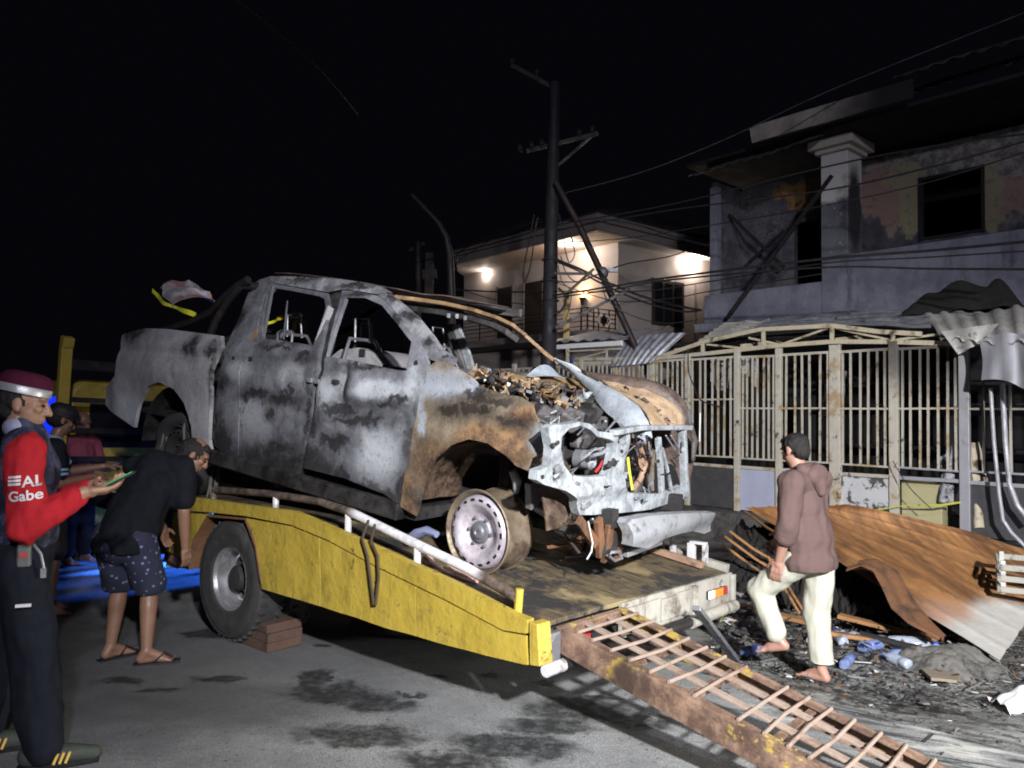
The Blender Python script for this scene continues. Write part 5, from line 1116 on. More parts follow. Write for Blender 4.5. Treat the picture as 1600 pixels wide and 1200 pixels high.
# lamps: downlights under the eaves, one wall sconce
warm = (1.0, .80, .60)
bulb = glow('bulb', (1, .93, .85), 14); bulb2 = glow('sconce_glass', (1, .62, .25), 9)
for k, (px, py, pw, rr) in enumerate(((888, 382, 95, .045), (758, 423, 26, .035), (1042, 391, 130, .04))):
    p = hit(W, px, py, 2, 6.11)
    if k == 2: p = Vector((-.28, 4.4, 6.11))
    m = MB(W); m.lathe([(rr * 1.5, .012), (rr * 1.5, -.002), (rr, -.004)], Matrix.Translation(p), 16); f_ = m.build('down_light', M['white'], lh)
    m = MB(W); m.lathe([(rr, -.001), (rr * .7, -.012), (0, -.016)], Matrix.Translation(p), 16); m.build('bulb', bulb, f_, 60)
    lamp('down_light_glow', 'POINT', W @ (p + Vector((0, 0, -.10))), pw, (1, .86, .72), rad=.05)
p = hit(W, 910, 468, 1, wy - .10)
m = MB(W); m.lathe([(.03, -.16), (.05, -.10), (.09, .05), (.10, .06)], Matrix.Translation(p), 16); sc = m.build('wall_sconce', M['wood_dk'], lh, 50)
m = MB(W); m.lathe([(.085, .045), (.07, .075), (0, .08)], Matrix.Translation(p), 14); m.build('sconce_bulb', bulb2, sc, 60); lamp('sconce_glow', 'POINT', W @ (p + Vector((0, -.02, .20))), 30, (1, .62, .28), rad=.06)

# ------------------------------------------------------------------ poles and cables
M['pole'] = plain('pole', (.017, .016, .021), .7, 0, .3, 6, .3)
M['pole_steel'] = plain('pole_steel', (.024, .022, .024), .6, .2, .3, 8, .2)
M['cable'] = plain('cable', (.018, .016, .018), .6, 0, .1, 10, 0)
up = thing('utility_pole', 'dark concrete utility pole with a crossarm and insulators beside the lit house', 'utility pole', (.58, 13.5, -.3))
Pw = lambda px, py, y=13.5: hitw(Matrix(), px, py, 1, y)
m = MB(); m.tube([Vector((.57, 13.5, -.3)), Pw(858, 530), Pw(866, 130)], [.155, .135, .10], 16); m.build('shaft', M['pole'], up, 50)
m = MB(); m.bar(Pw(798, 102), Pw(872, 142), .08, .09); m.build('cross_arm', M['pole_steel'], up, bevel=.01)
m = MB(); m.bar(Pw(822, 236), Pw(935, 208), .06, .07); m.build('cross_arm', M['pole_steel'], up, bevel=.01)
m = MB(); m.bar(Pw(868, 262), Pw(925, 212), .04, .04); m.build('arm_brace', M['pole_steel'], up)
for q in ((800, 97), (838, 114), (830, 228), (846, 224), (812, 232), (925, 202), (905, 208)):
    m = MB(); p = Pw(*q); m.lathe([(.03, -.09), (.06, -.05), (.04, -.02), (.055, .02), (.03, .07), (0, .08)], Matrix.Translation(p), 12); m.build('insulator', M['pole_steel'], up, 40)
for z in (406, 440, 470):
    m = MB(); p = Pw(860, z); m.tube([p + Vector((.15 * math.cos(t), .15 * math.sin(t), 0)) for t in [k * math.pi / 8 for k in range(16)]], .012, 6, True); m.build('band', M['pole_steel'], up)
m = MB(); m.tube([Pw(868, 285, 13.3), Pw(905, 352, 13.25), Pw(940, 428, 13.2), Pw(985, 525, 13.1), Pw(1015, 590, 13.0)], .058, 12)
lp = single(m, 'leaning_pole', plain('leaning_pole', (.026, .015, .015), .6, .1, .3, 8, .2), 'thin reddish pole leaning against the utility pole with a cable clamp', 'pole', smooth=50)
m = MB(); p = Pw(944, 424, 13.1); m.lathe([(.09, -.06), (.11, 0), (.06, .05), (0, .06)], Matrix.Translation(p) @ Matrix.Rotation(.9, 4, 'Y'), 14); m.box(p + Vector((.14, 0, .02)), (.18, .1, .06)); o = m.build('clamp', M['grey_steel'], None, 40, base=lp.location); o.location = (0, 0, 0); o.parent = lp
m = MB(); q0 = Pw(706, 480, 15); m.tube([Vector((q0.x, 15, -.3)), q0, Pw(703, 400, 15), Pw(697, 370, 15), Pw(685, 348, 15), Pw(643, 304, 15)], [.09, .08, .075, .06, .05, .045], 12); single(m, 'lamp_post', M['pole_steel'], 'unlit steel street lamp post with an arm angled up to the left', 'lamp post', smooth=50)
m = MB(); m.tube([Vector((Pw(655, 470, 24).x, 24, -.3)), Pw(653, 378, 24)], .12, 10); m.bar(Pw(640, 392, 24), Pw(664, 380, 24), .1, .1); m.bar(Pw(672, 396, 24), Pw(670, 470, 24), .25, .25); m.bar(Pw(660, 430, 24), Pw(682, 428, 24), .2, .3); single(m, 'far_utility_pole', M['pole_steel'], 'distant dark pole with a small crossarm left of the street lamp post', 'utility pole', smooth=50)
def cable(px, ys, r, label, group='cables slung between the poles'):
    P = [Pw(x, y, d) for (x, y), d in zip(px, ys)]; Q = []
    n_ = len(P)
    for i in range(n_ - 1):
        p0, p1, p2, p3 = P[max(i - 1, 0)], P[i], P[i + 1], P[min(i + 2, n_ - 1)]
        for k in range(8):
            t = k / 8; Q.append(.5 * ((2 * p1) + (p2 - p0) * t + (2 * p0 - 5 * p1 + 4 * p2 - p3) * t * t + (3 * p1 - p0 - 3 * p2 + p3) * t ** 3))
    Q.append(P[-1]); m = MB(); m.tube(Q, r, 5); return single(m, 'overhead_cable', M['cable'], label, 'cable', group, 60)
cable([(866, 352), (1050, 319), (1284, 262), (1460, 228), (1640, 205)], [13.5, 12, 10, 8.7, 7.5], .012, 'topmost cable crossing in front of the square column')
cable([(866, 360), (1050, 328), (1284, 298), (1450, 262), (1640, 210)], [13.5, 12, 10, 8.7, 7.5], .012, 'second cable down, crossing the peeling paint of the column')
cable([(862, 462), (960, 447), (1050, 433), (1284, 405), (1450, 392), (1640, 374)], [13.4, 12.6, 12, 10, 9, 7.6], .018, 'thick cable running along the top of the burnt house parapet')
cable([(862, 466), (960, 452), (1050, 437), (1284, 418), (1450, 420), (1640, 421)], [13.4, 12.6, 12, 10, 9, 7.6], .014, 'thin cable drooping across the face of the parapet')
cable([(868, 305), (1000, 270), (1130, 219), (1300, 140), (1600, 20)], [13.5, 13, 12.5, 12, 11], .012, 'faint cable rising from the utility pole to the upper right')
cable([(858, 352), (800, 372), (700, 398), (560, 428), (400, 440)], [13.5, 15, 18, 24, 34], .014, 'cable running left from the pole past the street lamp')
cable([(858, 345), (800, 356), (720, 392), (715, 410)], [13.5, 15, 18, 20], .014, 'cable hung along the edge of the lit eaves')
cable([(858, 352), (920, 342), (990, 350), (1060, 372), (1108, 384)], [13.5, 13.6, 13.8, 14.2, 14.6], .016, 'cable sagging over the gable of the lit house')
cable([(868, 405), (905, 420), (940, 437), (1000, 462), (1060, 478), (1095, 485)], [13.3, 13.2, 13.1, 13.2, 13.6, 14], .022, 'thick black cable falling from the pole across the clamp')
cable([(868, 408), (905, 424), (942, 444), (1000, 470), (1060, 486), (1090, 486)], [13.3, 13.2, 13.1, 13.2, 13.6, 14], .018, 'second black cable falling beside the thick one across the clamp')
cable([(868, 440), (905, 440), (935, 428), (980, 412), (1040, 402), (1070, 393)], [13.3, 13.2, 13.1, 13.4, 14, 15], .012, 'cable passing the clamp towards the bright eave lamp')
cable([(700, 452), (780, 456), (858, 456)], [16, 14.6, 13.4], .016, 'cable stretched level across the dark doors of the lit house')
cable([(700, 446), (780, 470), (858, 478)], [16, 14.6, 13.4], .010, 'thin slack cable drooping across the dark doors of the lit house')
cable([(835, 335), (826, 380), (818, 420), (820, 442), (830, 410), (836, 360), (840, 340)], [13.8] * 7, .014, 'loop of slack cable hanging left of the utility pole')
cable([(874, 335), (880, 370), (884, 395), (890, 410), (898, 395), (890, 360)], [13.2] * 6, .010, 'loop of slack cable hanging right of the utility pole')
cable([(872, 450), (880, 458), (884, 470), (876, 486), (868, 490)], [13.2] * 5, .02, 'black cable coil on the pole above the balcony')
m = MB(); m.bar(Pw(868, 512, 13.0), Pw(984, 452, 12.9), .05, .05); single(m, 'broken_bar', M['iron'], 'straight black bar fallen slantwise in front of the balcony railing', 'bar')
m = MB(); m.bar(Pw(888, 456, 13.0), Pw(928, 420, 12.95), .05, .04); m.bar(Pw(866, 427, 13.0), Pw(925, 428, 13), .05, .04); single(m, 'broken_bracket', M['iron'], 'broken black pole bracket jutting from the utility pole to the clamp', 'bracket')
cable([(1075, 545), (1076, 580), (1083, 600), (1095, 625), (1130, 637)], [11.0, 10.9, 10.8, 10.6, 10.4], .010, 'black wire dangling over the fence beside the pickup hood', 'loose wires on the fence')
cable([(370, 0), (420, 40), (500, 110), (560, 180)], [9, 9.5, 10.5, 12], .008, 'single faint cable high in the sky at the upper left', 'cables in the sky')
cable([(866, 380), (980, 372), (1110, 352), (1284, 322), (1450, 285), (1640, 225)], [13.4, 12.6, 11.6, 10, 8.8, 7.5], .008, 'thin cable passing just under the column cap and over the dark window')
cable([(862, 455), (1000, 455), (1108, 440), (1284, 412), (1450, 402), (1640, 390)], [13.4, 12.4, 11.6, 10, 8.9, 7.6], .010, 'thin cable twisted along the underside of the thick parapet cable')
cable([(864, 440), (960, 470), (1050, 466), (1110, 455), (1284, 428)], [13.4, 12.8, 12.2, 11.6, 10], .008, 'slack cable dipping across the window of the lit house')
cable([(700, 470), (760, 500), (820, 508), (860, 500)], [16, 15, 14, 13.5], .008, 'lowest slack cable drooping before the dark doors')
cable([(876, 400), (884, 425), (900, 440), (925, 432), (938, 428)], [13.2] * 5, .010, 'short broken cable curling from the pole towards the clamp')
cable([(872, 415), (878, 440), (890, 452), (892, 470), (884, 500)], [13.2] * 5, .008, 'frayed wire end hanging below the pole bracket')
cable([(940, 440), (950, 470), (985, 492), (1035, 505), (1090, 500)], [13.1, 13, 13, 13.2, 13.6], .009, 'slack wire sagging low between the clamp and the burnt house')
cable([(866, 330), (840, 345), (780, 368), (720, 405), (700, 430)], [13.5, 14, 15.5, 18, 19], .010, 'cable dropping from the pole along the left gable')
# tape along the fence
ribbon('caution_tape', [(1310, 800), (1345, 800), (1375, 796), (1420, 789), (1470, 789), (1500, 785)], -.12, .02, 'narrow yellow tape stretched across the lower fence panels', plain('tape_dull', (.50, .52, .08), .5), H)
cable([(1395, 720), (1420, 760), (1455, 795)], [9.6, 9.4, 9.2], .006, 'thin black wire drooping over the yellow cabinet', 'loose wires on the fence')

# ------------------------------------------------------------------ wreckage by the roadside
n = NT('rust_sheet')
_d = (hitw(Matrix(), 1562, 1032, 2, -.17) - hitw(Matrix(), 1165, 793, 2, .60)).normalized(); _e = _d.cross(Vector((0, 0, 1))).normalized()
cx = n.t.nodes.new('ShaderNodeCombineXYZ'); n.ln(n.math('MULTIPLY', n.vec('DOT_PRODUCT', n.G, tuple(_d), 1), .16), cx.inputs[0]); n.ln(n.vec('DOT_PRODUCT', n.G, tuple(_e), 1), cx.inputs[1])
st_ = n.noise(5, 7, .72, n.vec('ADD', cx.outputs[0], n.vec('SCALE', n.noise(3, 3, .6, None, True), .05))); c = n.mix(n.rng(st_, .36, .66), (.12, .055, .022), (.37, .18, .064))
c = n.mix(n.math('MULTIPLY', n.rng(n.noise(2.2, 5, .65, n.warp(.3, 2)), .5, .7), .8), c, (.07, .032, .018))
gb = n.blobs([(hitw(Matrix(), 1570, 1000, 2, -.05), (.42, .42, .4)), (hitw(Matrix(), 1610, 975, 2, -.02), (.40, .4, .4))], n.warp(.15, 6), .25)
c = n.mix(n.rng(n.blobs([(hitw(Matrix(), 1525, 965, 2, .05), (.35, .4, .4))], n.warp(.2, 4), .6), 0, 1), c, (.38, .235, .165))
c = n.mix(gb, c, n.mix(n.noise(9, 4), (.34, .33, .30), (.56, .55, .52))); n.bump(n.noise(30, 5), .35, .01)
M['rust_sheet'] = n.out(c, .72, .1)
z_pt = lambda px, py, z: hitw(Matrix(), px, py, 2, z)
A, Bq, C, D = z_pt(1165, 793, .60), z_pt(1322, 788, .72), z_pt(1665, 884, .22), z_pt(1562, 1032, -.17)
nr = (Bq - A).cross(D - A).normalized(); nr = nr if nr.z > 0 else -nr
single(corr(A, Bq, C, D, 6, .007, nr, ridge=True, nu=72, fn= lambda u, v: Vector((0, 0, .05 * math.sin(math.pi * v) * (u + .3) + .022 * noise.noise(Vector((u * 3, v * 4, 2))))), nv=30), 'rusted_roof_sheet', M['rust_sheet'], 'large rust brown corrugated sheet lying on the wreckage in front of the fence', 'roof sheet', 'rusted sheets on the roadside', 60)
e1 = [(1322, 892, 6.2), (1345, 884, 6.2), (1364, 892, 6.15), (1378, 918, 6.05), (1392, 950, 5.9), (1420, 975, 5.8), (1468, 1000, 5.65)]
e2 = [(1345, 878, 6.5), (1372, 876, 6.5), (1402, 893, 6.4), (1420, 925, 6.25), (1436, 950, 6.1), (1455, 972, 5.95), (1478, 996, 5.75)]
m = MB(); U = [hitw(Matrix(), a, b, 1, d) for a, b, d in e1]; V_ = [hitw(Matrix(), a, b, 1, d) for a, b, d in e2]
def pk2(A_, u): i = min(len(A_) - 2, int(u * (len(A_) - 1))); return A_[i].lerp(A_[i + 1], u * (len(A_) - 1) - i)
m.sheet(lambda u, v: pk2(U, u).lerp(pk2(V_, u), v) + Vector((0, 0, .02 * math.sin(v * 9))), 40, 10, .006); single(m, 'rusted_roof_sheet', M['rust'], 'curled rusty sheet with an S shaped edge tucked under the large rusted sheet', 'roof sheet', 'rusted sheets on the roadside', 60)
M['plank'] = plain('plank', (.33, .17, .07), .7, 0, .3, 14, .3, (.06, .04, .025), .52, .7, 4)
for (p, q, w_, lab) in (((1310, 962, -.1), (1465, 1000, -.16), .09, 'orange brown plank on the ground under the curled rusty sheet'), ((1128, 940, -.12), (1262, 972, -.14), .10, 'brown plank on the dirt between the truck tail and the walking man'),
                        ((1268, 985, -.13), (1440, 1012, -.16), .06, 'dark thin plank lying in front of the orange brown one'), ((1345, 990, -.12), (1470, 1022, -.15), .05, 'splintered batten among the crushed bottles')):
    m = MB(); m.bar(z_pt(*p), z_pt(*q), w_, .03); m.jitter(.006, 8); single(m, 'plank', M['plank'] if 'brown' in lab else M['char'], lab, 'plank', 'planks on the roadside', bevel=.004)
# rusty bar tangle left of the sheet
for k, (p, q) in enumerate((((1132, 838, .35), (1232, 905, .0)), ((1128, 850, .3), (1225, 915, -.05)), ((1140, 830, .42), (1215, 880, .15)), ((1165, 800, .55), (1240, 848, .42)), ((1200, 870, .25), (1250, 960, -.15)), ((1212, 880, .2), (1262, 965, -.15)))):
    m = MB(); m.tube([z_pt(*p), (z_pt(*p) + z_pt(*q)) / 2 + Vector((0, 0, -.02)), z_pt(*q)], .014, 6)
    single(m, 'rusty_bar', M['plank'], ['uppermost rusty bar of the tangle between pickup and sheet', 'second rusty bar of the tangle, just below the uppermost', 'short rusty bar lying across the top of the tangle', 'rusty bar along the raised edge of the large sheet', 'steep rusty bar behind the raised knee of the walking man', 'second steep rusty bar, nearer the plank on the dirt'][k], 'bar', 'tangle of rusty bars', 50)
M['debris_mats'] = None
DM = [plain('rub_dark', (.025, .024, .026), .8, 0, .5, 12, .4), plain('rub_grey', (.14, .14, .14), .8, 0, .4, 12, .3), plain('rub_brown', (.12, .065, .03), .8, 0, .4, 12, .3), plain('rub_pale', (.42, .42, .42), .6, 0, .3, 12, .2)]
random.seed(21)
m = MB()
def shard(p, s, flat):
    a = [Vector((random.uniform(-1, 1), random.uniform(-1, 1), random.uniform(-.2, flat))) * s for _ in range(4)]
    b = [v + Vector((random.uniform(-.1, .1), random.uniform(-.1, .1), .18 + random.random() * flat)) * s for v in a]
    a = sorted(a, key=lambda v: math.atan2(v.y, v.x)); b = [v * .8 + Vector((0, 0, .2 * s)) for v in a]
    m.add([v + p for v in a + b], [(3, 2, 1, 0), (4, 5, 6, 7), (0, 1, 5, 4), (1, 2, 6, 5), (2, 3, 7, 6), (3, 0, 4, 7)])
for k in range(8500):
    if k < 7000:
        px, py = random.uniform(1110, 1640), random.gauss(1010, 55)
        lo_ = 930 + max(0, (px - 1300)) * .22
        if py < lo_ - 12 or py > 1180: continue
        if px < 1330 and py > 1085: continue
    else:
        px, py = random.uniform(1130, 1500), random.uniform(880, 985) + max(0, px - 1300) * .25
    p = gpt(px, py); s = random.choice([.006, .008, .010, .013, .018, .03]) * random.uniform(.6, 1.3) * (1.6 if k > 7000 else 1)
    m.mi = random.choices([0, 1, 2, 3], [12, 4, 1.2, .5] if k < 7000 else [10, 1.4, 3, .3])[0]
    if k > 7000: p.z += random.random() * .12
    shard(p + Vector((0, 0, -.004)), s, .6 if random.random() < .3 else .12)
for k in range(420):
    px, py = random.uniform(1120, 1630), random.gauss(985, 45) + max(0, 0)
    if py < 925 or (px < 1330 and py > 1060): continue
    py += max(0, px - 1300) * .18; p = gpt(px, py) + Vector((0, 0, random.uniform(.0, .03))); a = random.uniform(0, 6.3); L__ = random.uniform(.03, .16)
    m.mi = random.choices([0, 1, 2, 3], [8, 2, 4, .6])[0]; m.bar(p, p + Vector((math.cos(a) * L__, math.sin(a) * L__, random.uniform(-.01, .05))), random.uniform(.004, .014), random.uniform(.003, .008))
struct(m.build('rubble', DM), 'stuff')
# dark heap under the sheet
m = MB()
A2, B2 = z_pt(1140, 905, .0), z_pt(1560, 985, .0)
m.sheet(lambda u, v: A2.lerp(B2, u) + Vector((.25 * v + .6 * v, .2 + 1.9 * v, -.2 + .52 * math.sin(math.pi * min(1, v * .9 + .04)) * (1 - .5 * u) + .14 * noise.noise(Vector((u * 9, v * 7, 1))) + .12 * abs(noise.noise(Vector((u * 26, v * 18, 3)))) + .05 * noise.noise(Vector((u * 60, v * 40, 5))))), 150, 70, .02)
struct(m.build('charred_rubble', plain('charred_rubble', (.014, .012, .011), .9, 0, .7, 30, .9, (.07, .052, .042), .58, .68, 16), smooth=25), 'stuff')
m = MB(); c0 = gpt(1480, 1040)
m.sheet(lambda u, v: c0 + Vector(((u - .5) * .85, (v - .5) * .62, -.03 + .17 * (math.sin(math.pi * u) * math.sin(math.pi * v)) * (1 + .5 * noise.noise(Vector((u * 4, v * 4, 9)))) + .018 * noise.noise(Vector((u * 11, v * 9, 2))) + .012 * noise.noise(Vector((u * 30, v * 30, 2))))), 80, 60, .01); single(m, 'ash_heap', plain('ash_heap', (.13, .125, .115), .9, 0, .5, 9, .8, (.03, .03, .03), .5, .65, 5), 'low grey heap of ash and rags at the foot of the rusted sheet', 'ash heap', smooth=60)
m = MB(); pts = [(1440, 1052), (1470, 1045), (1500, 1062), (1495, 1070), (1455, 1066)]; P_ = [gpt(*q) + Vector((0, 0, .03)) for q in pts]; m.add(P_ + [p - Vector((0, 0, .02)) for p in P_], [(0, 1, 2, 3, 4), (9, 8, 7, 6, 5)] + [(i, (i + 1) % 5, (i + 1) % 5 + 5, i + 5) for i in range(5)])
single(m, 'flat_scrap', plain('scrap_tan', (.24, .20, .15), .8), 'flat tan scrap lying in front of the low ash heap', 'scrap')
# plastic bottles
n = NT('pet'); n.b.inputs['Transmission Weight'].default_value = .55; n.b.inputs['IOR'].default_value = 1.3; M['pet'] = n.out(n.mix(n.noise(12, 3), (.50, .60, .80), (.80, .86, .95)), .15)
n = NT('pet_blue'); n.b.inputs['Transmission Weight'].default_value = .4; n.b.inputs['IOR'].default_value = 1.3; M['pet_blue'] = n.out(n.mix(n.noise(12, 3), (.06, .14, .48), (.45, .55, .80)), .2)
def bottle(px, py, s, rot, mat, label):
    b = MB(); Mx = Matrix.Translation(gpt(px, py) + Vector((0, 0, .022 * s))) @ Matrix.Rotation(rot, 4, 'Z') @ Matrix.Rotation(R(88), 4, 'Y') @ Matrix.Scale(s, 4)
    b.lathe([(0, 0), (.026, .002), (.030, .012), (.030, .05), (.027, .055), (.030, .06), (.030, .12), (.026, .14), (.014, .165), (.012, .185), (.0, .186)], Mx, 16); b.jitter(.012, 16, px)
    o = single(b, 'crushed_bottle', mat, label, 'bottle', 'crushed plastic bottles on the dirt', 60)
    c_ = MB(); c_.lathe([(.015, .172), (.0155, .19), (0, .191)], Mx, 12); k = c_.build('cap', M['blue_cap'], None, 50, base=o.location); k.location = (0, 0, 0); k.parent = o
M['blue_cap'] = plain('blue_cap', (.05, .10, .5), .4)
for args in ((1160, 1026, 1.15, .5, M['pet_blue'], 'blue crushed bottle beside the grey metal bar and ramp'), (1110, 957, 1.3, 1.1, M['pet'], 'clear bottle under the amber lamp at the truck tail'), (1258, 950, 1.0, .2, M['pet_blue'], 'small blue bottle between the legs of the walking man'),
             (1285, 925, 1.0, 2, M['pet_blue'], 'bottle at the foot of the steep rusty bars behind the man'), (1318, 1046, 1.2, .9, M['pet_blue'], 'blue bottle just right of the bare standing foot'), (1318, 1012, 1.5, 1.4, M['pet'], 'clear bottle right of the standing leg, nearest the wreckage'),
             (1345, 1018, 1.4, .4, M['pet_blue'], 'blue tinted bottle second from the standing leg'), (1362, 1008, 1.2, 2.2, M['pet'], 'clear bottle in the middle of the bottle row'), (1388, 1012, 1.8, -.3, M['pet'], 'longest clear bottle, lying along the curled rusty sheet'),
             (1392, 1030, 1.4, .1, M['pet_blue'], 'bottle lying in front of the longest clear one'), (1266, 1005, 1.2, .7, M['pet'], 'clear bottle left of the standing leg'), (1420, 1045, 1.2, 1.9, M['pet'], 'pale bottle at the left end of the ash heap')): bottle(*args)
m = MB(); p = gpt(1096, 968); m.sheet(lambda u, v: p + Vector((.22 * u, .10 * v, .02 + .02 * math.sin(u * 7) + .02 * v)), 8, 4, .004); single(m, 'yellow_wrapper', plain('yellow_wrapper', (.55, .62, .04), .4), 'bright yellow green wrapper on the ground under the truck tail', 'wrapper', smooth=60)
m = MB(); p = gpt(1125, 975); m.sheet(lambda u, v: p + Vector((.16 * u, .10 * v, .015 + .02 * math.sin(u * 9 + v * 3))), 8, 4, .004); single(m, 'paper_scrap', M['white'], 'small white paper scrap right of the yellow green wrapper', 'paper', smooth=60)
m = MB(); p = gpt(1600, 1112)
m.sheet(lambda u, v: p + Vector((-.12 + .36 * u, -.1 + .26 * v, .10 * math.sin(math.pi * u) * math.sin(math.pi * v) + .05 * noise.noise(Vector((u * 4, v * 4, 6))) + .03)), 18, 14, .004); single(m, 'plastic_bag', M['white'], 'white plastic bag on the dirt at the right edge', 'bag', smooth=60)
cr = thing('broken_crate', 'pale slatted crate lying broken on the rusted sheet at the right edge', 'crate', z_pt(1605, 930, .15))
M['crate'] = plain('crate_pale', (.33, .32, .28), .7, 0, .25, 9, .3, (.08, .07, .06), .5, .68, 6)
Cm = Matrix.Translation(z_pt(1605, 930, .17)) @ Matrix.Rotation(R(-30), 4, 'Z') @ Matrix.Rotation(.15, 4, 'X')
for z in (0, .09, .18):
    for y in (0, .3):
        m = MB(Cm); m.bx(-.18, .3, y, y + .02, z, z + .045); m.build('slat', M['crate'], cr, bevel=.004)
    m = MB(Cm); m.bx(-.20, -.18, 0, .32, z, z + .045); m.build('slat', M['crate'], cr, bevel=.004)
for y in (.025, .275):
    m = MB(Cm); m.bx(-.175, -.14, y, y + .025, -.02, .25); m.build('corner_post', M['zinc_pale'], cr, bevel=.004)

# ------------------------------------------------------------------ patrol car beyond the truck, its beacons lit blue
pc = thing('patrol_car', 'dark car parked beyond the tow truck with blue roof beacons lit', 'car', (-5.6, 10.6, -.05))
PM = Matrix.Translation((-5.2, 10.8, .0)) @ Matrix.Rotation(R(-50), 4, 'Z')
M['car_paint'] = plain('car_paint', (.03, .03, .04), .3, .2, .1, 6, 0)
m = MB(PM); pr_ = [(-2.1, .35), (-2.15, .75), (-1.3, .92), (-.7, 1.42), (.8, 1.45), (1.5, .98), (2.1, .9), (2.15, .4)]
m.panel(pr_, [], lambda x, z: Vector((x, -.85 + max(0, z - .9) * .3, z)), (0, 1.7, 0), .5); m.build('body', M['car_paint'], pc, 30)
for x in (-1.35, 1.3):
    for y in (-.88, .70):
        m = MB(PM); m.lathe([(0, .0), (.2, .0), (.31, .01), (.33, .04), (.33, .16), (.3, .18), (0, .18)], Matrix.Translation((x, y, .33)) @ Matrix.Rotation(R(-90), 4, 'X'), 24); m.build('wheel', M['rubber'], pc, 40)
m = MB(PM); m.panel([(-.6, 1.38), (.7, 1.40), (1.25, 1.0), (-1.0, .98)], [], lambda x, z: Vector((x, -.865 + max(0, z - .9) * .3, z)), (0, .008, 0), 1); m.build('side_glass', M['glass_dark'], pc)
m = MB(PM); m.bx(-.1, .15, -.6, .6, 1.46, 1.52); lb = m.build('light_bar', M['black'], pc, bevel=.01)
beac = glow('beacon_blue', (.02, .06, 1.0), 30)
for q in ((255, 622), (273, 623)):
    p = hitw(Matrix(), *q, 1, 10.5); m = MB(); m.box(p, (.09, .09, .06)); m.build('beacon', beac, lb, bevel=.01)
for bx_, pw_ in ((-3.5, 1600), (-3.02, 13000), (-2.6, 1500), (-2.1, 1300)):
    lamp('beacon_glow', 'SPOT', T @ Vector((bx_, 2.7, .20)), pw_, (.03, .17, 1.0), T @ Vector((bx_ + .05, .90, -.42)), 17 if bx_ != -3.02 else 12, .8, .03)


# ------------------------------------------------------------------ people
def capsules(prims, voxel, smooth_it=4, name='tmp', fold=0, fsc=9.0, seed=0):
    "one continuous skin over round cones ('c',p,q,r1,r2) and ellipsoids ('e',centre,radii,rotation)"
    m = MB()
    def ell(c, r, rot=None, nu=14, nv=10):
        vs = [Vector((0, 0, -1))]; fs = []
        for i in range(1, nv):
            t = math.pi * i / nv - math.pi / 2
            for j in range(nu): a = 2 * math.pi * j / nu; vs.append(Vector((math.cos(t) * math.cos(a), math.cos(t) * math.sin(a), math.sin(t))))
        vs.append(Vector((0, 0, 1))); L = len(vs) - 1
        for j in range(nu):
            fs.append((0, 1 + (j + 1) % nu, 1 + j)); fs.append((L, L - nu + j, L - nu + (j + 1) % nu))
            for i in range(nv - 2):
                b = 1 + i * nu; fs.append((b + j, b + (j + 1) % nu, b + nu + (j + 1) % nu, b + nu + j))
        vs = [Vector((v.x * r[0], v.y * r[1], v.z * r[2])) for v in vs]
        if rot is not None: vs = [rot @ v for v in vs]
        m.add([v + Vector(c) for v in vs], fs)
    for p in prims:
        if p[0] == 'c':
            a, b = Vector(p[1]), Vector(p[2]); r1, r2 = p[3], p[4]
            ell(a, (r1,) * 3); ell(b, (r2,) * 3); d = b - a
            if d.length > 1e-4:
                q = d.to_track_quat('Z', 'Y').to_matrix(); n = 14
                vs = [a + q @ Vector((r1 * math.cos(2 * math.pi * j / n), r1 * math.sin(2 * math.pi * j / n), 0)) for j in range(n)] + [b + q @ Vector((r2 * math.cos(2 * math.pi * j / n), r2 * math.sin(2 * math.pi * j / n), 0)) for j in range(n)]
                m.add(vs, [(j, (j + 1) % n, n + (j + 1) % n, n + j) for j in range(n)] + [tuple(range(n))[::-1], tuple(range(n, 2 * n))])
        else: ell(p[1], p[2], p[3] if len(p) > 3 else None)
    o = m.build(name, M['black'])
    md = o.modifiers.new('r', 'REMESH'); md.mode = 'VOXEL'; md.voxel_size = voxel
    ms = o.modifiers.new('s', 'SMOOTH'); ms.factor = .5; ms.iterations = smooth_it
    dg = bpy.context.evaluated_depsgraph_get(); dg.update(); me = bpy.data.meshes.new_from_object(o.evaluated_get(dg)); bpy.data.objects.remove(o)
    out = MB(); out.add([v.co.copy() for v in me.vertices], [tuple(p.vertices) for p in me.polygons])
    if fold:
        nn = [v.normal.copy() for v in me.vertices]
        for v, n_ in zip(out.v, nn):
            k = noise.noise(Vector((v.x * fsc, v.y * fsc, v.z * fsc * .55 + seed))) + .5 * noise.noise(Vector((v.x * fsc * 2.2, v.y * fsc * 2.2, v.z * fsc * 1.3 + seed)))
            v += n_ * (fold * k * 1.3)
    return out

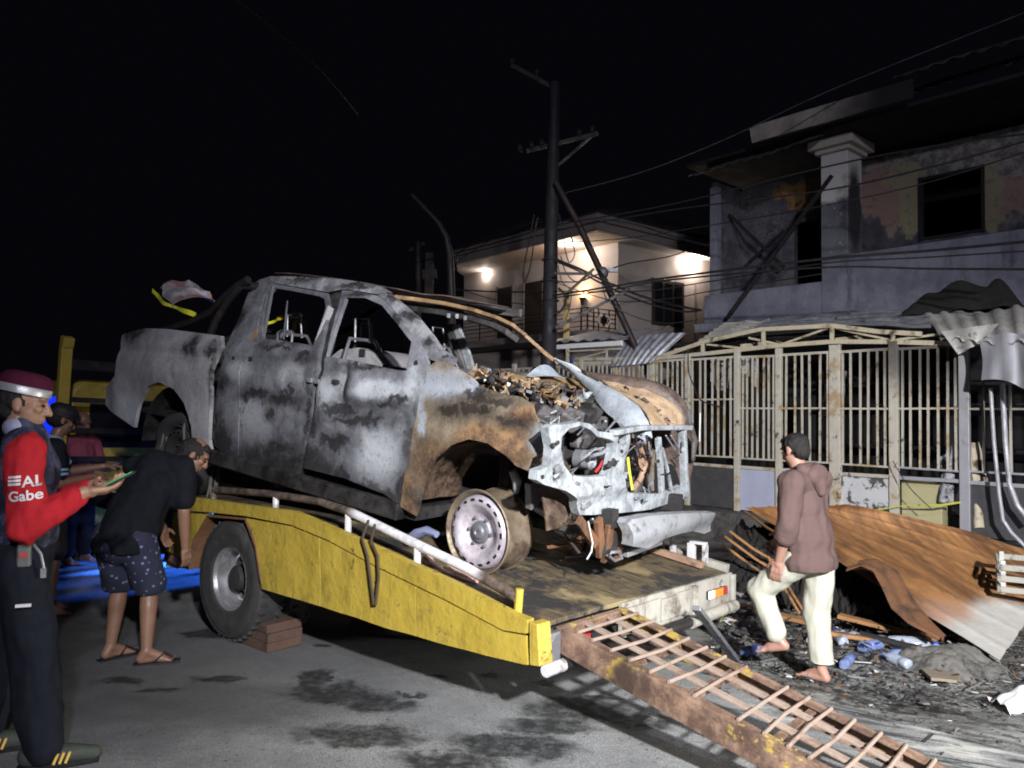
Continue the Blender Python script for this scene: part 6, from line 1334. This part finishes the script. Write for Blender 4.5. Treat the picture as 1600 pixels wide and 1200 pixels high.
def head_prims(c, f, s=1.0, tilt=0.0):
    "head about centre c looking along unit vector f"
    f = Vector(f).normalized(); l = Vector((0, 0, 1)).cross(f).normalized(); u = f.cross(l)
    Rm = Matrix((f, l, u)).transposed(); P = lambda x, y, z: Vector(c) + Rm @ Vector((x, y, z)) * s
    e = lambda x, y, z, a, b, d: ('e', P(x, y, z), (a * s, b * s, d * s), Rm)
    L = [e(-.012, 0, .03, .096, .076, .088), e(.030, 0, -.035, .058, .058, .078), e(.046, 0, -.082, .034, .036, .026), e(.072, 0, .034, .022, .055, .016),
         ('c', P(.088, 0, .012), P(.106, 0, -.028), .010 * s, .0145 * s), e(.094, .012, -.031, .011, .009, .008), e(.094, -.012, -.031, .011, .009, .008),
         e(.080, 0, -.054, .016, .026, .008), e(.076, 0, -.066, .016, .024, .009), e(.062, .036, -.012, .022, .022, .020), e(.062, -.036, -.012, .022, .022, .020)]
    for sy in (1, -1): L += [e(-.010, sy * .078, -.002, .019, .009, .032), e(-.004, sy * .082, -.022, .011, .008, .012)]
    return L, P, Rm
def hand_prims(w, d, pn, s=1.0, curl=.5, side=1, spread=1.0):
    "hand from wrist w along d with palm normal pn; thumb on the given side"
    d = Vector(d).normalized(); pn = Vector(pn); pn = (pn - d * pn.dot(d)).normalized(); sd = d.cross(pn) * side; w = Vector(w); L = []
    L.append(('c', w, w + d * .03 * s, .024 * s, .026 * s))
    for k in (-1, 0, 1): L.append(('c', w + d * .03 * s + sd * k * .020 * s, w + d * .082 * s + sd * k * .026 * s, .016 * s, .015 * s))
    for k, ln in ((-1.5, .062), (-.5, .074), (.5, .080), (1.5, .070)):
        b = w + d * .086 * s + sd * k * .019 * s; dd = (d + sd * k * .06 * spread).normalized(); a = 0; p = b
        for seg, r0, r1 in ((.45, .0098, .0092), (.32, .0092, .0086), (.23, .0086, .0075)):
            a += curl * (.7 if seg == .45 else 1); q = p + (dd * math.cos(a) + pn * math.sin(a)) * ln * seg * s; L.append(('c', p, q, r0 * s, r1 * s)); p = q
    b = w + d * .03 * s + sd * .026 * s; q = b + (d * .55 + sd * .7 + pn * .35).normalized() * .042 * s; L.append(('c', b, q, .015 * s, .012 * s))
    L.append(('c', q, q + (d * .85 + sd * .3 + pn * (.3 + curl * .5)).normalized() * .034 * s, .0115 * s, .0095 * s))
    return L
def foot_prims(a, f, s=1.0, toes=True, pitch=0.):
    "bare foot under ankle a pointing along f"
    f = Vector(f).normalized(); l = Vector((0, 0, 1)).cross(f); l = l.normalized(); Rt = Matrix.Rotation(pitch, 3, l); a = Vector(a); g = lambda x, y, z: a + Rt @ (f * x + l * y + Vector((0, 0, z))) * s
    L = [('c', g(0, 0, 0), g(-.03, 0, -.045), .036 * s, .030 * s), ('c', g(-.03, 0, -.048), g(.07, .012, -.052), .029 * s, .026 * s), ('c', g(0, 0, -.005), g(.09, 0, -.045), .033 * s, .026 * s), ('c', g(.05, 0, -.05), g(.12, .022, -.057), .026 * s, .019 * s), ('c', g(.05, 0, -.05), g(.115, -.022, -.058), .026 * s, .018 * s)]
    if toes:
        for k, ln in ((-2, .025), (-1, .03), (0, .034), (1, .038), (2.1, .042)): L.append(('c', g(.12, k * .0165, -.062), g(.12 + ln, k * .0175, -.066), (.010 + .002 * (k > 2)) * s, (.0085 + .002 * (k > 2)) * s))
    return L
def arm(sh, el, wr, r=(.050, .042, .040, .028)): return [('c', sh, el, r[0], r[1]), ('c', el, el + (wr - el) * .35, r[1], r[2]), ('c', el + (wr - el) * .35, wr, r[2], r[3])]
def leg(hp, kn, an, s=1.0): return [('c', hp, kn, .082 * s, .056 * s), ('c', kn, kn + (an - kn) * .3, .054 * s, .056 * s), ('c', kn + (an - kn) * .3, an, .056 * s, .034 * s)]
class Fig:
    def __init__(s, base, f):
        s.b = Vector(base); s.f = Vector((f[0], f[1], 0)).normalized(); s.l = Vector((0, 0, 1)).cross(s.f); s.R = Matrix((s.f, s.l, Vector((0, 0, 1)))).transposed()
    def __call__(s, x, y, z): return s.b + s.R @ Vector((x, y, z))
    def e(s, x, y, z, a, b, c, rot=None): return ('e', s(x, y, z), (a, b, c), s.R if rot is None else s.R @ rot)
def garment(prims, voxel, fold, name, mats, parent, seed=0, it=5, hem=None):
    m = capsules(prims, voxel, it, 'tmp', fold, 9, seed)
    if hem is not None:
        for v in m.v:
            if v.z < hem: v.z = hem + (v.z - hem) * .06
    return m.build(name, mats, parent, 180)
def eyes(P, s, parent):
    for sy in (1, -1):
        m = MB(); m.lathe([(0, -.008 * s), (.009 * s, 0), (0, .008 * s)], Matrix.Translation(P(.083, sy * .031, .006)), 10); m.build('eye', M['hair'], parent, 60)
def cloth(name, col, var=.2, sc=30, rough=.9): return plain(name, col, rough, 0, var, sc, .35, bsc=160, spec=.12)

# --- man in red sleeved jacket, left edge
F = Fig(gpt(62, 1192) + Vector((-.12, .03, 0)), (.93, .36)); f_ = F.f
p1 = thing('person', 'man in maroon cap and red sleeved jacket looking at the phone in his hand', 'person', F.b)
hc = F(-.02, 0, 1.515)
HP, P, Rm = head_prims(hc, F.R @ Vector((1, 0, -.12)), .98)
shR, elR, wrR = F(.03, -.185, 1.335), F(.05, -.235, 1.02), F(.25, -.20, 1.15)
shL, elL, wrL = F(-.02, .185, 1.335), F(.02, .23, 1.03), F(.26, .02, 1.16)
hipR, knR, anR = F(0, -.09, .86), F(.07, -.11, .47), F(.12, -.12, .09); hipL, knL, anL = F(0, .09, .86), F(-.06, .12, .47), F(-.16, .12, .09)
torso = [F.e(0, 0, 1.20, .105, .155, .20), F.e(0, 0, .98, .10, .145, .16), ('c', F(.02, -.13, 1.33), F(-.01, .13, 1.33), .065, .065), ('c', F(-.005, 0, 1.36), F(-.03, 0, 1.45), .058, .052)]
body = HP + torso + arm(shR, elR, wrR) + arm(shL, elL, wrL) + leg(hipR, knR, anR) + leg(hipL, knL, anL) + hand_prims(wrR, F.R @ Vector((.9, .25, .05)), F.R @ Vector((0, .3, 1)), .98, .35, -1) + hand_prims(wrL, F.R @ Vector((.8, -.5, .1)), F.R @ Vector((0, 0, 1)), .98, .4, 1)
body += [('c', anR, F(.20, -.12, .035), .035, .03), ('c', anL, F(-.08, .12, .035), .035, .03)]
bo_ = capsules(body, .0055, 3).build('body', M['skin'], p1, 180); eyes(P, .98, p1)
hair = [('e', P(-.022, 0, .025), (.088, .079, .072), Rm), ('e', P(-.06, 0, -.02), (.045, .062, .05), Rm)]
capsules(hair, .006, 2, fold=.003, fsc=60).build('hair', M['hair'], p1, 180)
# jacket: navy body with red sleeves
n = NT('navy_jacket'); c = n.mix(n.rng(n.noise(9, 5, .7, n.warp(.2, 6)), .46, .56), (.012, .014, .035), (.055, .06, .11)); n.bump(n.noise(160, 3), .3, .01); M['navy'] = n.out(c, .8)
jk = [F.e(-.005, 0, 1.19, .135, .19, .21), F.e(-.005, 0, .97, .135, .18, .15), ('c', F(.02, -.15, 1.335), F(-.015, .15, 1.335), .082, .082), ('c', F(0, 0, 1.38), F(-.02, 0, 1.415), .075, .068)]
garment(jk, .009, .010, 'jacket', M['navy'], p1, 1)
M['red_cloth'] = cloth('red_cloth', (.46, .022, .03), .12)
slR = capsules([('c', shR + Vector((0, 0, -.01)), elR, .078, .070), ('c', elR, wrR - (wrR - elR) * .12, .070, .046)], .008, 4, 'tmp', .011, 15, 3); sR = slR.build('sleeve', M['red_cloth'], p1, 180)
garment([('c', shL + Vector((0, 0, -.01)), elL, .078, .070), ('c', elL, wrL - (wrL - elL) * .12, .070, .046)], .010, .007, 'sleeve', M['red_cloth'], p1, 5)
bvh = BVHTree.FromPolygons([tuple(v) for v in slR.v], slR.f)
vd = (F(-.02, -.22, 1.18) - c_pos).normalized(); tR = F.R @ Vector((1, 0, 0)); 
def sleeve_text(s, size, cx, cz, name):
    N_ = F.R @ Vector((0, -1, 0)); X_ = F.R @ Vector((1, 0, 0)); o3 = F(cx, -.40, cz); TM = Matrix((X_, Vector((0, 0, 1)), N_)).transposed().to_4x4(); TM.translation = o3
    TM = TM @ Matrix.Rotation(R(6), 4, 'Z')
    t = text_obj(s, size, TM, name, None, None, 0, .0012)
    bm = bmesh.new(); vv = [bm.verts.new(v) for v in t.v]
    for f in t.f:
        try: bm.faces.new([vv[i] for i in f])
        except ValueError: pass
    bmesh.ops.triangulate(bm, faces=bm.faces[:]); bmesh.ops.subdivide_edges(bm, edges=[e for e in bm.edges if e.calc_length() > .012], cuts=2); bmesh.ops.triangulate(bm, faces=bm.faces[:]); bm.verts.index_update()
    V = []
    for v in bm.verts:
        h = bvh.ray_cast(v.co, -N_); V.append((h[0] + N_ * .004) if h[0] is not None else v.co - N_ * .10)
    m = MB(); m.add(V, [tuple(q.index for q in f.verts) for f in bm.faces]); bm.free(); m.build(name, M['white'], sR)
sleeve_text('AL', .060, .075, 1.205, 'sleeve_lettering'); sleeve_text('Gabe', .056, .052, 1.148, 'sleeve_lettering')
for k in range(3):
    N_ = F.R @ Vector((0, -1, 0)); V = []
    for i in range(7):
        for j in range(2):
            q = F(-.010 + .046 * i / 6, -.4, 1.188 + k * .0145 + j * .0095 + .004 * i / 6); h = bvh.ray_cast(q, -N_); V.append((h[0] + N_ * .004) if h[0] is not None else q + F.R @ Vector((0, .1, 0)))
    m = MB(); m.add(V, [(i * 2, i * 2 + 2, i * 2 + 3, i * 2 + 1) for i in range(6)]); m.build('sleeve_stripe', M['white'], sR)
m = capsules([('c', F(-.035, -.02, 1.415), F(-.05, .02, 1.415), .052, .052)], .008, 3); m.build('collar', plain('collar', (.32, .34, .46), .8), p1, 180)
M['dark_trousers'] = cloth('dark_trousers', (.013, .015, .022), .3)
tr = [F.e(0, 0, .90, .125, .165, .11), ('c', hipR, knR, .112, .094), ('c', knR, anR + Vector((0, 0, .0)), .094, .080), ('c', hipL, knL, .112, .094), ('c', knL, anL + Vector((0, 0, .0)), .094, .080)]
garment(tr, .010, .012, 'trousers', M['dark_trousers'], p1, 7)
M['shoe'] = plain('shoe', (.045, .055, .042), .7, 0, .3, 20, .3); M['gold'] = plain('gold_stripe', (.75, .50, .12), .4, 0, .1, 10, 0)
for an in (anR, anL):
    k = an - F.b; g = lambda x, y, z: F.b + k + F.R @ Vector((x, y, z - .0)) - Vector((0, 0, k.z))
    sh = capsules([('c', g(-.05, 0, .055), g(.10, 0, .045), .045, .040), ('c', g(.10, 0, .045), g(.19, 0, .036), .040, .030), ('c', g(-.02, 0, .08), g(.0, 0, .10), .045, .042)], .007, 3).build('shoe', M['shoe'], p1, 180)
    m = MB(); m.tube([g(-.09, 0, .008), g(.0, 0, .008), (g(.1, 0, .008)), g(.21, 0, .010)], [.03, .038, .04, .02], 10); m.v = [Vector((v.x, v.y, min(v.z, F.b.z + .02))) for v in m.v]; m.build('sole', M['black'], sh, 40)
    for q in range(3):
        m = MB(); a = g(.055 + q * .022, -.046, .045); m.box(a, (.010, .012, .045), F.R @ Matrix.Rotation(.35, 3, 'Y')); m.build('stripe', M['gold'], sh)
# cap with silver band
m = MB(); cM = Matrix.Translation(P(-.010, 0, .03)) @ (Rm.to_4x4()) @ Matrix.Rotation(R(5), 4, 'Y')
M['maroon'] = cloth('maroon', (.075, .012, .030), .2)
m.lathe([(.096, .022), (.098, .055), (.094, .085), (.080, .105), (.050, .114), (0, .116)], cM @ Matrix.Diagonal((1.06, .90, 1, 1)), 32); cp1 = m.build('cap', M['maroon'], p1, 60)
m = MB(); m.lathe([(.096, .018), (.1005, .020), (.1015, .050), (.097, .054)], cM @ Matrix.Diagonal((1.06, .90, 1, 1)), 32); m.build('cap_band', plain('silver_band', (.55, .55, .56), .35, .5, .1, 20, .1), cp1, 60)
# phone, hip radio
ph = MB(); pc_ = wrR + F.R @ Vector((.125, .03, .045)); ph.box(pc_, (.15, .075, .010), F.R @ Matrix.Rotation(-.5, 3, 'Y')); pho = single(ph, 'phone', M['black'], 'black phone held by the man in the red sleeved jacket, screen lit green', 'phone', bevel=.004)
m = MB(); m.box(pc_ + F.R @ Vector((-.0, 0, .008)), (.12, .062, .003), F.R @ Matrix.Rotation(-.5, 3, 'Y')); o = m.build('screen', glow('screen_green', (.03, .5, .15), .12), None, base=pho.location); o.location = (0, 0, 0); o.parent = pho
m = MB(); q = F(.04, -.185, .90); m.box(q, (.05, .04, .10), F.R); m.tube([q + Vector((0, 0, .05)), q + Vector((0, 0, .10))], .008, 8); rd_ = single(m, 'belt_radio', plain('radio', (.16, .17, .16), .4, .2, .2, 20, .1), 'small grey radio clipped at the hip of the man in the red sleeved jacket', 'radio', bevel=.008)
m = MB(); m.box(q + F.R @ Vector((0, -.021, .0)), (.03, .004, .018), F.R); o = m.build('label_mark', plain('red_mark', (.5, .05, .05), .5), None, base=rd_.location); o.location = (0, 0, 0); o.parent = rd_
m = MB(); m.tube([q + F.R @ Vector((.03, 0, .04)), q + F.R @ Vector((.06, -.01, .0)), q + F.R @ Vector((.07, 0, -.06))], .006, 6); m.box(q + F.R @ Vector((.07, 0, -.08)), (.02, .012, .04), F.R); o = m.build('key_ring', M['galv'], None, 50, base=rd_.location); o.location = (0, 0, 0); o.parent = rd_
m = MB(); m.box(F(.05, -.225, .70), (.055, .012, .012), F.R); o = m.build('reflective_tab', M['white'], p1)

# --- boy in black cap
F = Fig(gpt(92, 962) + Vector((-.10, 0, 0)), (.75, .66))
p2 = thing('person', 'boy in black cap and dark polo shirt with pale blue sleeve stripes', 'person', F.b)
hc = F(.06, 0, 1.44); HP, P, Rm = head_prims(hc, F.R @ Vector((1, .1, -.35)), .95)
shR, elR, wrR = F(0, -.165, 1.24), F(.02, -.20, .98), F(.25, -.12, 1.02); shL, elL, wrL = F(0, .165, 1.24), F(.16, .2, 1.04), F(.38, .10, 1.08)
hipR, knR, anR = F(0, -.085, .82), F(.02, -.10, .44), F(0, -.10, .08); hipL, knL, anL = F(0, .085, .82), F(.05, .10, .44), F(.03, .10, .08)
body = HP + [F.e(0, 0, 1.12, .095, .135, .18), F.e(0, 0, .92, .09, .13, .14), ('c', F(0, -.12, 1.24), F(0, .12, 1.24), .055, .055), ('c', F(.01, 0, 1.28), F(.045, 0, 1.36), .05, .047)]
body += arm(shR, elR, wrR, (.042, .036, .034, .025)) + arm(shL, elL, wrL, (.042, .036, .034, .025)) + leg(hipR, knR, anR, .85) + leg(hipL, knL, anL, .85) + hand_prims(wrR, F.R @ Vector((1, .2, 0)), F.R @ Vector((0, .8, -.5)), .9, .5, -1) + hand_prims(wrL, F.R @ Vector((1, 0, .05)), F.R @ Vector((0, 0, -1)), .9, .4, -1) + foot_prims(anR, F.f, .95) + foot_prims(anL, F.f, .95)
capsules(body, .0065, 3).build('body', M['skin_dark'], p2, 180); eyes(P, .95, p2)
capsules([('e', P(-.03, 0, .01), (.085, .078, .075), Rm)], .007, 2, fold=.003, fsc=60).build('hair', M['hair'], p2, 180)
m = MB(); cM = Matrix.Translation(P(-.008, 0, .035)) @ Rm.to_4x4(); m.lathe([(.102, -.01), (.103, .03), (.09, .07), (.055, .092), (0, .098)], cM @ Matrix.Diagonal((1.05, .9, 1, 1)), 28); cpb = m.build('cap', M['black'], p2, 60)
m = MB(cM); m.sheet(lambda u, v: Vector((.085 + .085 * v * math.sin(math.pi * u) ** .6, (u - .5) * .15, .0 - .03 * v + .012 * math.sin(math.pi * u))), 14, 5, .006); m.build('cap_peak', M['black'], cpb, 50)
M['dark_polo'] = cloth('dark_polo', (.018, .020, .026), .3)
po = [F.e(0, 0, 1.11, .12, .165, .19), F.e(0, 0, .90, .125, .165, .12), ('c', F(0, -.13, 1.245), F(0, .13, 1.245), .07, .07), ('c', shR, shR.lerp(elR, .72), .066, .062), ('c', shL, shL.lerp(elL, .72), .066, .062)]
sh_ = garment(po, .009, .008, 'shirt', M['dark_polo'], p2, 4)
M['pale_blue'] = cloth('pale_blue', (.24, .40, .55), .1)
def ring(p, q, r, w_, name, mat, parent):
    d = (q - p).normalized(); m = MB(); qm = d.to_track_quat('Z', 'Y').to_matrix().to_4x4(); qm.translation = p; m.lathe([(r - .006, -w_ / 2), (r, -w_ / 2), (r, w_ / 2), (r - .006, w_ / 2)], qm, 24); m.build(name, mat, parent, 40)
for sh0, el0 in ((shR, elR), (shL, elL)):
    ring(sh0.lerp(el0, .62), el0, .069, .018, 'sleeve_stripe', M['pale_blue'], sh_); ring(sh0.lerp(el0, .74), el0, .068, .018, 'sleeve_stripe', M['pale_blue'], sh_)
m = MB(); m.lathe([(.066, -.02), (.070, .0), (.060, .03), (.054, .03)], Matrix.Translation(F(.012, 0, 1.295)) @ F.R.to_4x4() @ Matrix.Rotation(.3, 4, 'Y'), 24); m.build('shirt_collar', M['pale_blue'], sh_, 60)
garment([F.e(0, 0, .82, .115, .15, .10), ('c', hipR, knR + Vector((0, 0, .05)), .10, .085), ('c', hipL, knL + Vector((0, 0, .05)), .10, .085)], .010, .008, 'shorts', M['black'], p2, 9)

# --- bent man in black t-shirt
gl, gr_ = gpt(172, 1030), gpt(228, 1038)
F = Fig((gl + gr_) / 2 + Vector((-.03, 0, 0)), (.22, .975))
p3 = thing('person', 'man in black t-shirt and patterned navy shorts bending over by the truck wheel', 'person', F.b)
hips = F(-.02, 0, .74); spine = Vector((.19, .48, .86)).normalized(); top_ = hips + spine * .52
lat = F.l
shR, shL = top_ - lat * .17 + spine * -.03, top_ + lat * .17 + spine * -.03
elR, wrR = shR + Vector((.0, 0, -.27)) + F.R @ Vector((-.02, -.03, 0)), shR + Vector((0, 0, -.50)) + F.R @ Vector((.03, -.01, 0))
elL, wrL = shL + Vector((.0, 0, -.25)) + F.R @ Vector((.10, .02, 0)), shL + Vector((0, 0, -.42)) + F.R @ Vector((.25, -.02, 0))
hipR, hipL = hips - lat * .085, hips + lat * .085
toL = (gl - F.b), (gr_ - F.b)
anR = Vector((gr_.x, gr_.y, gr_.z + .08)); anL = Vector((gl.x, gl.y, gl.z + .08))
knR, knL = (hipR + anR) / 2 + F.R @ Vector((.07, 0, .03)), (hipL + anL) / 2 + F.R @ Vector((.07, 0, .03))
hd_ = top_ + Vector((.17, .09, .045)); HP, P, Rm = head_prims(hd_, Vector((.80, .30, -.55)), .95)
body = HP + [('c', hips, hips + spine * .2, .12, .125), ('c', hips + spine * .2, top_ - spine * .05, .125, .12), ('c', shR, shL, .06, .06), ('c', top_ + Vector((.04, .0, -.02)), hd_ + Vector((-.02, -.01, -.02)), .055, .05)]
body += arm(shR, elR, wrR, (.045, .038, .036, .026)) + arm(shL, elL, wrL, (.045, .038, .036, .026)) + leg(hipR, knR, anR, .92) + leg(hipL, knL, anL, .92) + hand_prims(wrR, Vector((0, 0, -1)) + F.f * .25, F.R @ Vector((.3, 1, 0)), .95, .35, 1) + hand_prims(wrL, Vector((0, 0, -1)) + F.f * .3, F.R @ Vector((0, -1, 0)), .95, .35, -1)
fR, fL = F.R @ Vector((.6, -.8, 0)), F.R @ Vector((1, -.35, 0)); body += foot_prims(anR, fR, .95) + foot_prims(anL, fL, .95)
capsules(body, .006, 3).build('body', M['skin_leg'], p3, 180); eyes(P, .95, p3)
capsules([('e', P(-.022, 0, .03), (.092, .081, .078), Rm), ('e', P(.03, 0, .075), (.05, .06, .03), Rm), ('e', P(-.05, 0, -.02), (.045, .064, .05), Rm)], .006, 2, fold=.004, fsc=60).build('hair', M['hair'], p3, 180)
M['black_tee'] = cloth('black_tee', (.010, .011, .015), .3)
tee = [('c', hips + Vector((0, 0, .0)), hips + spine * .2, .145, .14), ('c', hips - spine * .04 - lat * .05, hips + spine * .36 - lat * .06, .125, .125), ('c', hips - spine * .04 + lat * .05, hips + spine * .36 + lat * .06, .125, .125), ('c', hips + spine * .2, top_ - spine * .07, .14, .14), ('c', shR, shL, .078, .078), ('c', shR, shR.lerp(elR, .75), .078, .074), ('c', shL, shL.lerp(elL, .75), .078, .074)]
garment(tee, .010, .012, 'tshirt', M['black_tee'], p3, 11, hem=hips.z - .07)
n = NT('pattern_shorts'); v = n.t.nodes.new('ShaderNodeTexVoronoi'); v.inputs['Scale'].default_value = 26; n.ln(n.G, v.inputs['Vector']); c = n.mix(n.rng(v.outputs['Distance'], .18, .26), (.16, .19, .30), (.016, .020, .045)); M['shorts'] = n.out(c, .85)
garment([('e', hips + Vector((0, 0, -.03)), (.14, .165, .12), F.R), ('c', hipR, knR + Vector((0, 0, .02)), .112, .098), ('c', hipL, knL + Vector((0, 0, .02)), .112, .098)], .010, .010, 'shorts', M['shorts'], p3, 12, hem=(knR.z + knL.z) / 2 - .03)
for an, ff in ((anR, fR), (anL, fL)):
    ff = ff.normalized(); ll = Vector((0, 0, 1)).cross(ff); m = MB()
    m.sheet(lambda u, v: Vector((an.x, an.y, an.z - .076)) + ff * (-.07 + .26 * u) + ll * (v - .5) * (.085 - .03 * (1 - u) * (1 - u)) * (1 if u < .9 else .75), 12, 4, .014); fl = m.build('flip_flop', M['black'], p3, 50)
    m = MB(); b = Vector((an.x, an.y, an.z)); m.tube([b + ff * .04 + ll * .045 + Vector((0, 0, -.06)), b + ff * .10 + ll * .01 + Vector((0, 0, -.02)), b + ff * .15 + Vector((0, 0, -.055))], .006, 6); m.tube([b + ff * .04 - ll * .045 + Vector((0, 0, -.06)), b + ff * .10 - ll * .01 + Vector((0, 0, -.02)), b + ff * .15 + Vector((0, 0, -.055))], .006, 6); m.build('strap', M['black'], fl, 50)

# --- man in brown hooded top walking away, right
gz_ = gpt(1288, 1062)
F = Fig(hitw(Matrix(), 1262, 1066, 2, gz_.z), (-.66, .75)); S = 1.0
p4 = thing('person', 'barefoot man in brown hooded top and cream trousers stepping over debris', 'person', F.b)
q = hitw(Matrix(), 1284, 1066, 2, gz_.z); lx = F.R.inverted() @ (q - F.b)
hipC = F(-.02, 0, .80)
hipR, hipL = F(-.04, -.085, .80), F(.0, .085, .80)
anR = q + Vector((0, 0, .08)); knR = (hipR + anR) / 2 + F.R @ Vector((.03, 0, 0))
knL = F(.29, .10, .56); anL = F(.15, .09, .26)
lean = F.R @ Vector((.06, .0, 1)); top_ = hipC + lean.normalized() * .50
shR, shL = top_ + F.l * -.175, top_ + F.l * .175
elL, wrL = shL + F.R @ Vector((.0, .06, -.28)), shL + F.R @ Vector((.08, .02, -.50)); elR, wrR = shR + F.R @ Vector((.05, -.04, -.27)), shR + F.R @ Vector((.22, .02, -.40))
hd_ = top_ + F.R @ Vector((.07, .01, .20)); HP, P, Rm = head_prims(hd_, F.R @ Vector((1, -.22, -.36)), .96)
body = HP + [F.e(.0, 0, 1.10, .10, .15, .20), F.e(-.02, 0, .86, .10, .145, .14), ('c', shR, shL, .06, .06), ('c', top_, hd_ + Vector((0, 0, -.06)), .055, .052)]
body += arm(shR, elR, wrR) + arm(shL, elL, wrL) + leg(hipR, knR, anR, .92) + leg(hipL, knL, anL, .92) + hand_prims(wrL, Vector((0, 0, -1)) + F.f * .25, F.R @ Vector((.2, -1, 0)), 1.0, .28, -1) + hand_prims(wrR, F.R @ Vector((.7, .2, -.6)), F.R @ Vector((0, 1, 0)), 1.0, .4, 1)
body += foot_prims(anR, F.R @ Vector((1, -.05, 0)), .98) + foot_prims(anL, F.R @ Vector((1, .1, 0)), .98, True, .25)
M['skin_warm'] = plain('skin_warm', (.36, .20, .15), .5, 0, .14, 20, .08)
capsules(body, .0055, 3).build('body', M['skin_warm'], p4, 180); eyes(P, .96, p4)
capsules([('e', P(-.020, 0, .034), (.095, .082, .080), Rm), ('e', P(.035, 0, .082), (.045, .055, .026), Rm), ('e', P(-.055, 0, -.022), (.046, .064, .055), Rm)], .006, 2, fold=.004, fsc=60).build('hair', M['hair'], p4, 180)
M['hoodie'] = cloth('hoodie', (.125, .083, .078), .12, 24)
ho = [F.e(-.02, 0, .78, .155, .212, .14), F.e(-.01, 0, .93, .145, .195, .22), F.e(.02, 0, 1.12, .13, .178, .20), ('c', shR, shL, .088, .088), ('c', shL, elL, .082, .072), ('c', elL, elL.lerp(wrL, .25), .074, .070), ('c', shR, elR, .082, .072), ('c', elR, elR.lerp(wrR, .3), .072, .066)]
ho_ = garment(ho, .009, .012, 'hooded_top', M['hoodie'], p4, 14, hem=F.b.z + .74)
ring(elL.lerp(wrL, .22), wrL, .072, .05, 'cuff', M['hoodie'], ho_)
capsules([('e', top_ + F.R @ Vector((-.075, 0, .045)), (.055, .11, .075), F.R), ('c', top_ + F.R @ Vector((-.02, -.085, .08)), top_ + F.R @ Vector((-.02, .085, .08)), .045, .045), ('c', top_ + F.R @ Vector((-.09, 0, .0)), top_ + F.R @ Vector((-.105, 0, -.06)), .05, .03)], .008, 4, 'tmp', .006, 14, 2).build('hood', M['hoodie'], ho_, 180)
M['cream'] = cloth('cream', (.47, .47, .395), .08, 20)
garment([F.e(-.02, 0, .82, .118, .155, .10), ('c', hipR, knR, .102, .080), ('c', knR, anR + Vector((0, 0, .0)), .080, .072), ('c', hipL, knL, .102, .082), ('c', knL, anL + (knL - anL) * .14, .082, .066)], .009, .012, 'trousers', M['cream'], p4, 15, hem=anR.z + .055)

# --- person in pink shirt behind the truck tail end
F = Fig((-4.35, 7.75, .0), (.75, -.35))
p5 = thing('person', 'person in dusky pink shirt standing in the dark behind the pickup tail', 'person', F.b)
HP, P, Rm = head_prims(F(.03, 0, 1.40), F.R @ Vector((1, .1, -.3)), .95)
sh5 = [(F(0, s * .17, 1.2), F(.05, s * .21, .95), F(.25, s * .15, .98)) for s in (1, -1)]
body = HP + [F.e(0, 0, 1.08, .10, .14, .18), F.e(0, 0, .88, .1, .135, .14), ('c', F(0, -.12, 1.21), F(0, .12, 1.21), .055, .055), ('c', F(0, 0, 1.25), F(.03, 0, 1.33), .05, .047)]
for k, (a, b, c_) in enumerate(sh5): body += arm(a, b, c_, (.042, .036, .034, .025)) + hand_prims(c_, F.f, Vector((0, 0, 1)), .9, .4, 1 if k else -1)
for s in (1, -1): body += leg(F(0, s * .085, .80), F(.03, s * .1, .44), F(0, s * .1, .08), .88) + foot_prims(F(0, s * .1, .08), F.f, .95)
capsules(body, .008, 3).build('body', M['skin_dark'], p5, 180)
capsules([('e', P(-.022, 0, .03), (.092, .081, .078), Rm)], .008, 2).build('hair', M['hair'], p5, 180)
M['pink'] = cloth('pink', (.30, .075, .105), .15)
garment([F.e(0, 0, 1.07, .125, .17, .19), F.e(0, 0, .87, .125, .165, .12), ('c', F(0, -.13, 1.215), F(0, .13, 1.215), .072, .072)] + [('c', a, a.lerp(b, .8), .066, .062) for a, b, c_ in sh5], .011, .008, 'shirt', M['pink'], p5, 18)
garment([F.e(0, 0, .80, .115, .15, .10)] + [('c', F(0, s * .085, .8), F(.02, s * .1, .14), .10, .075) for s in (1, -1)], .012, .008, 'trousers', M['dark_trousers'], p5, 19)
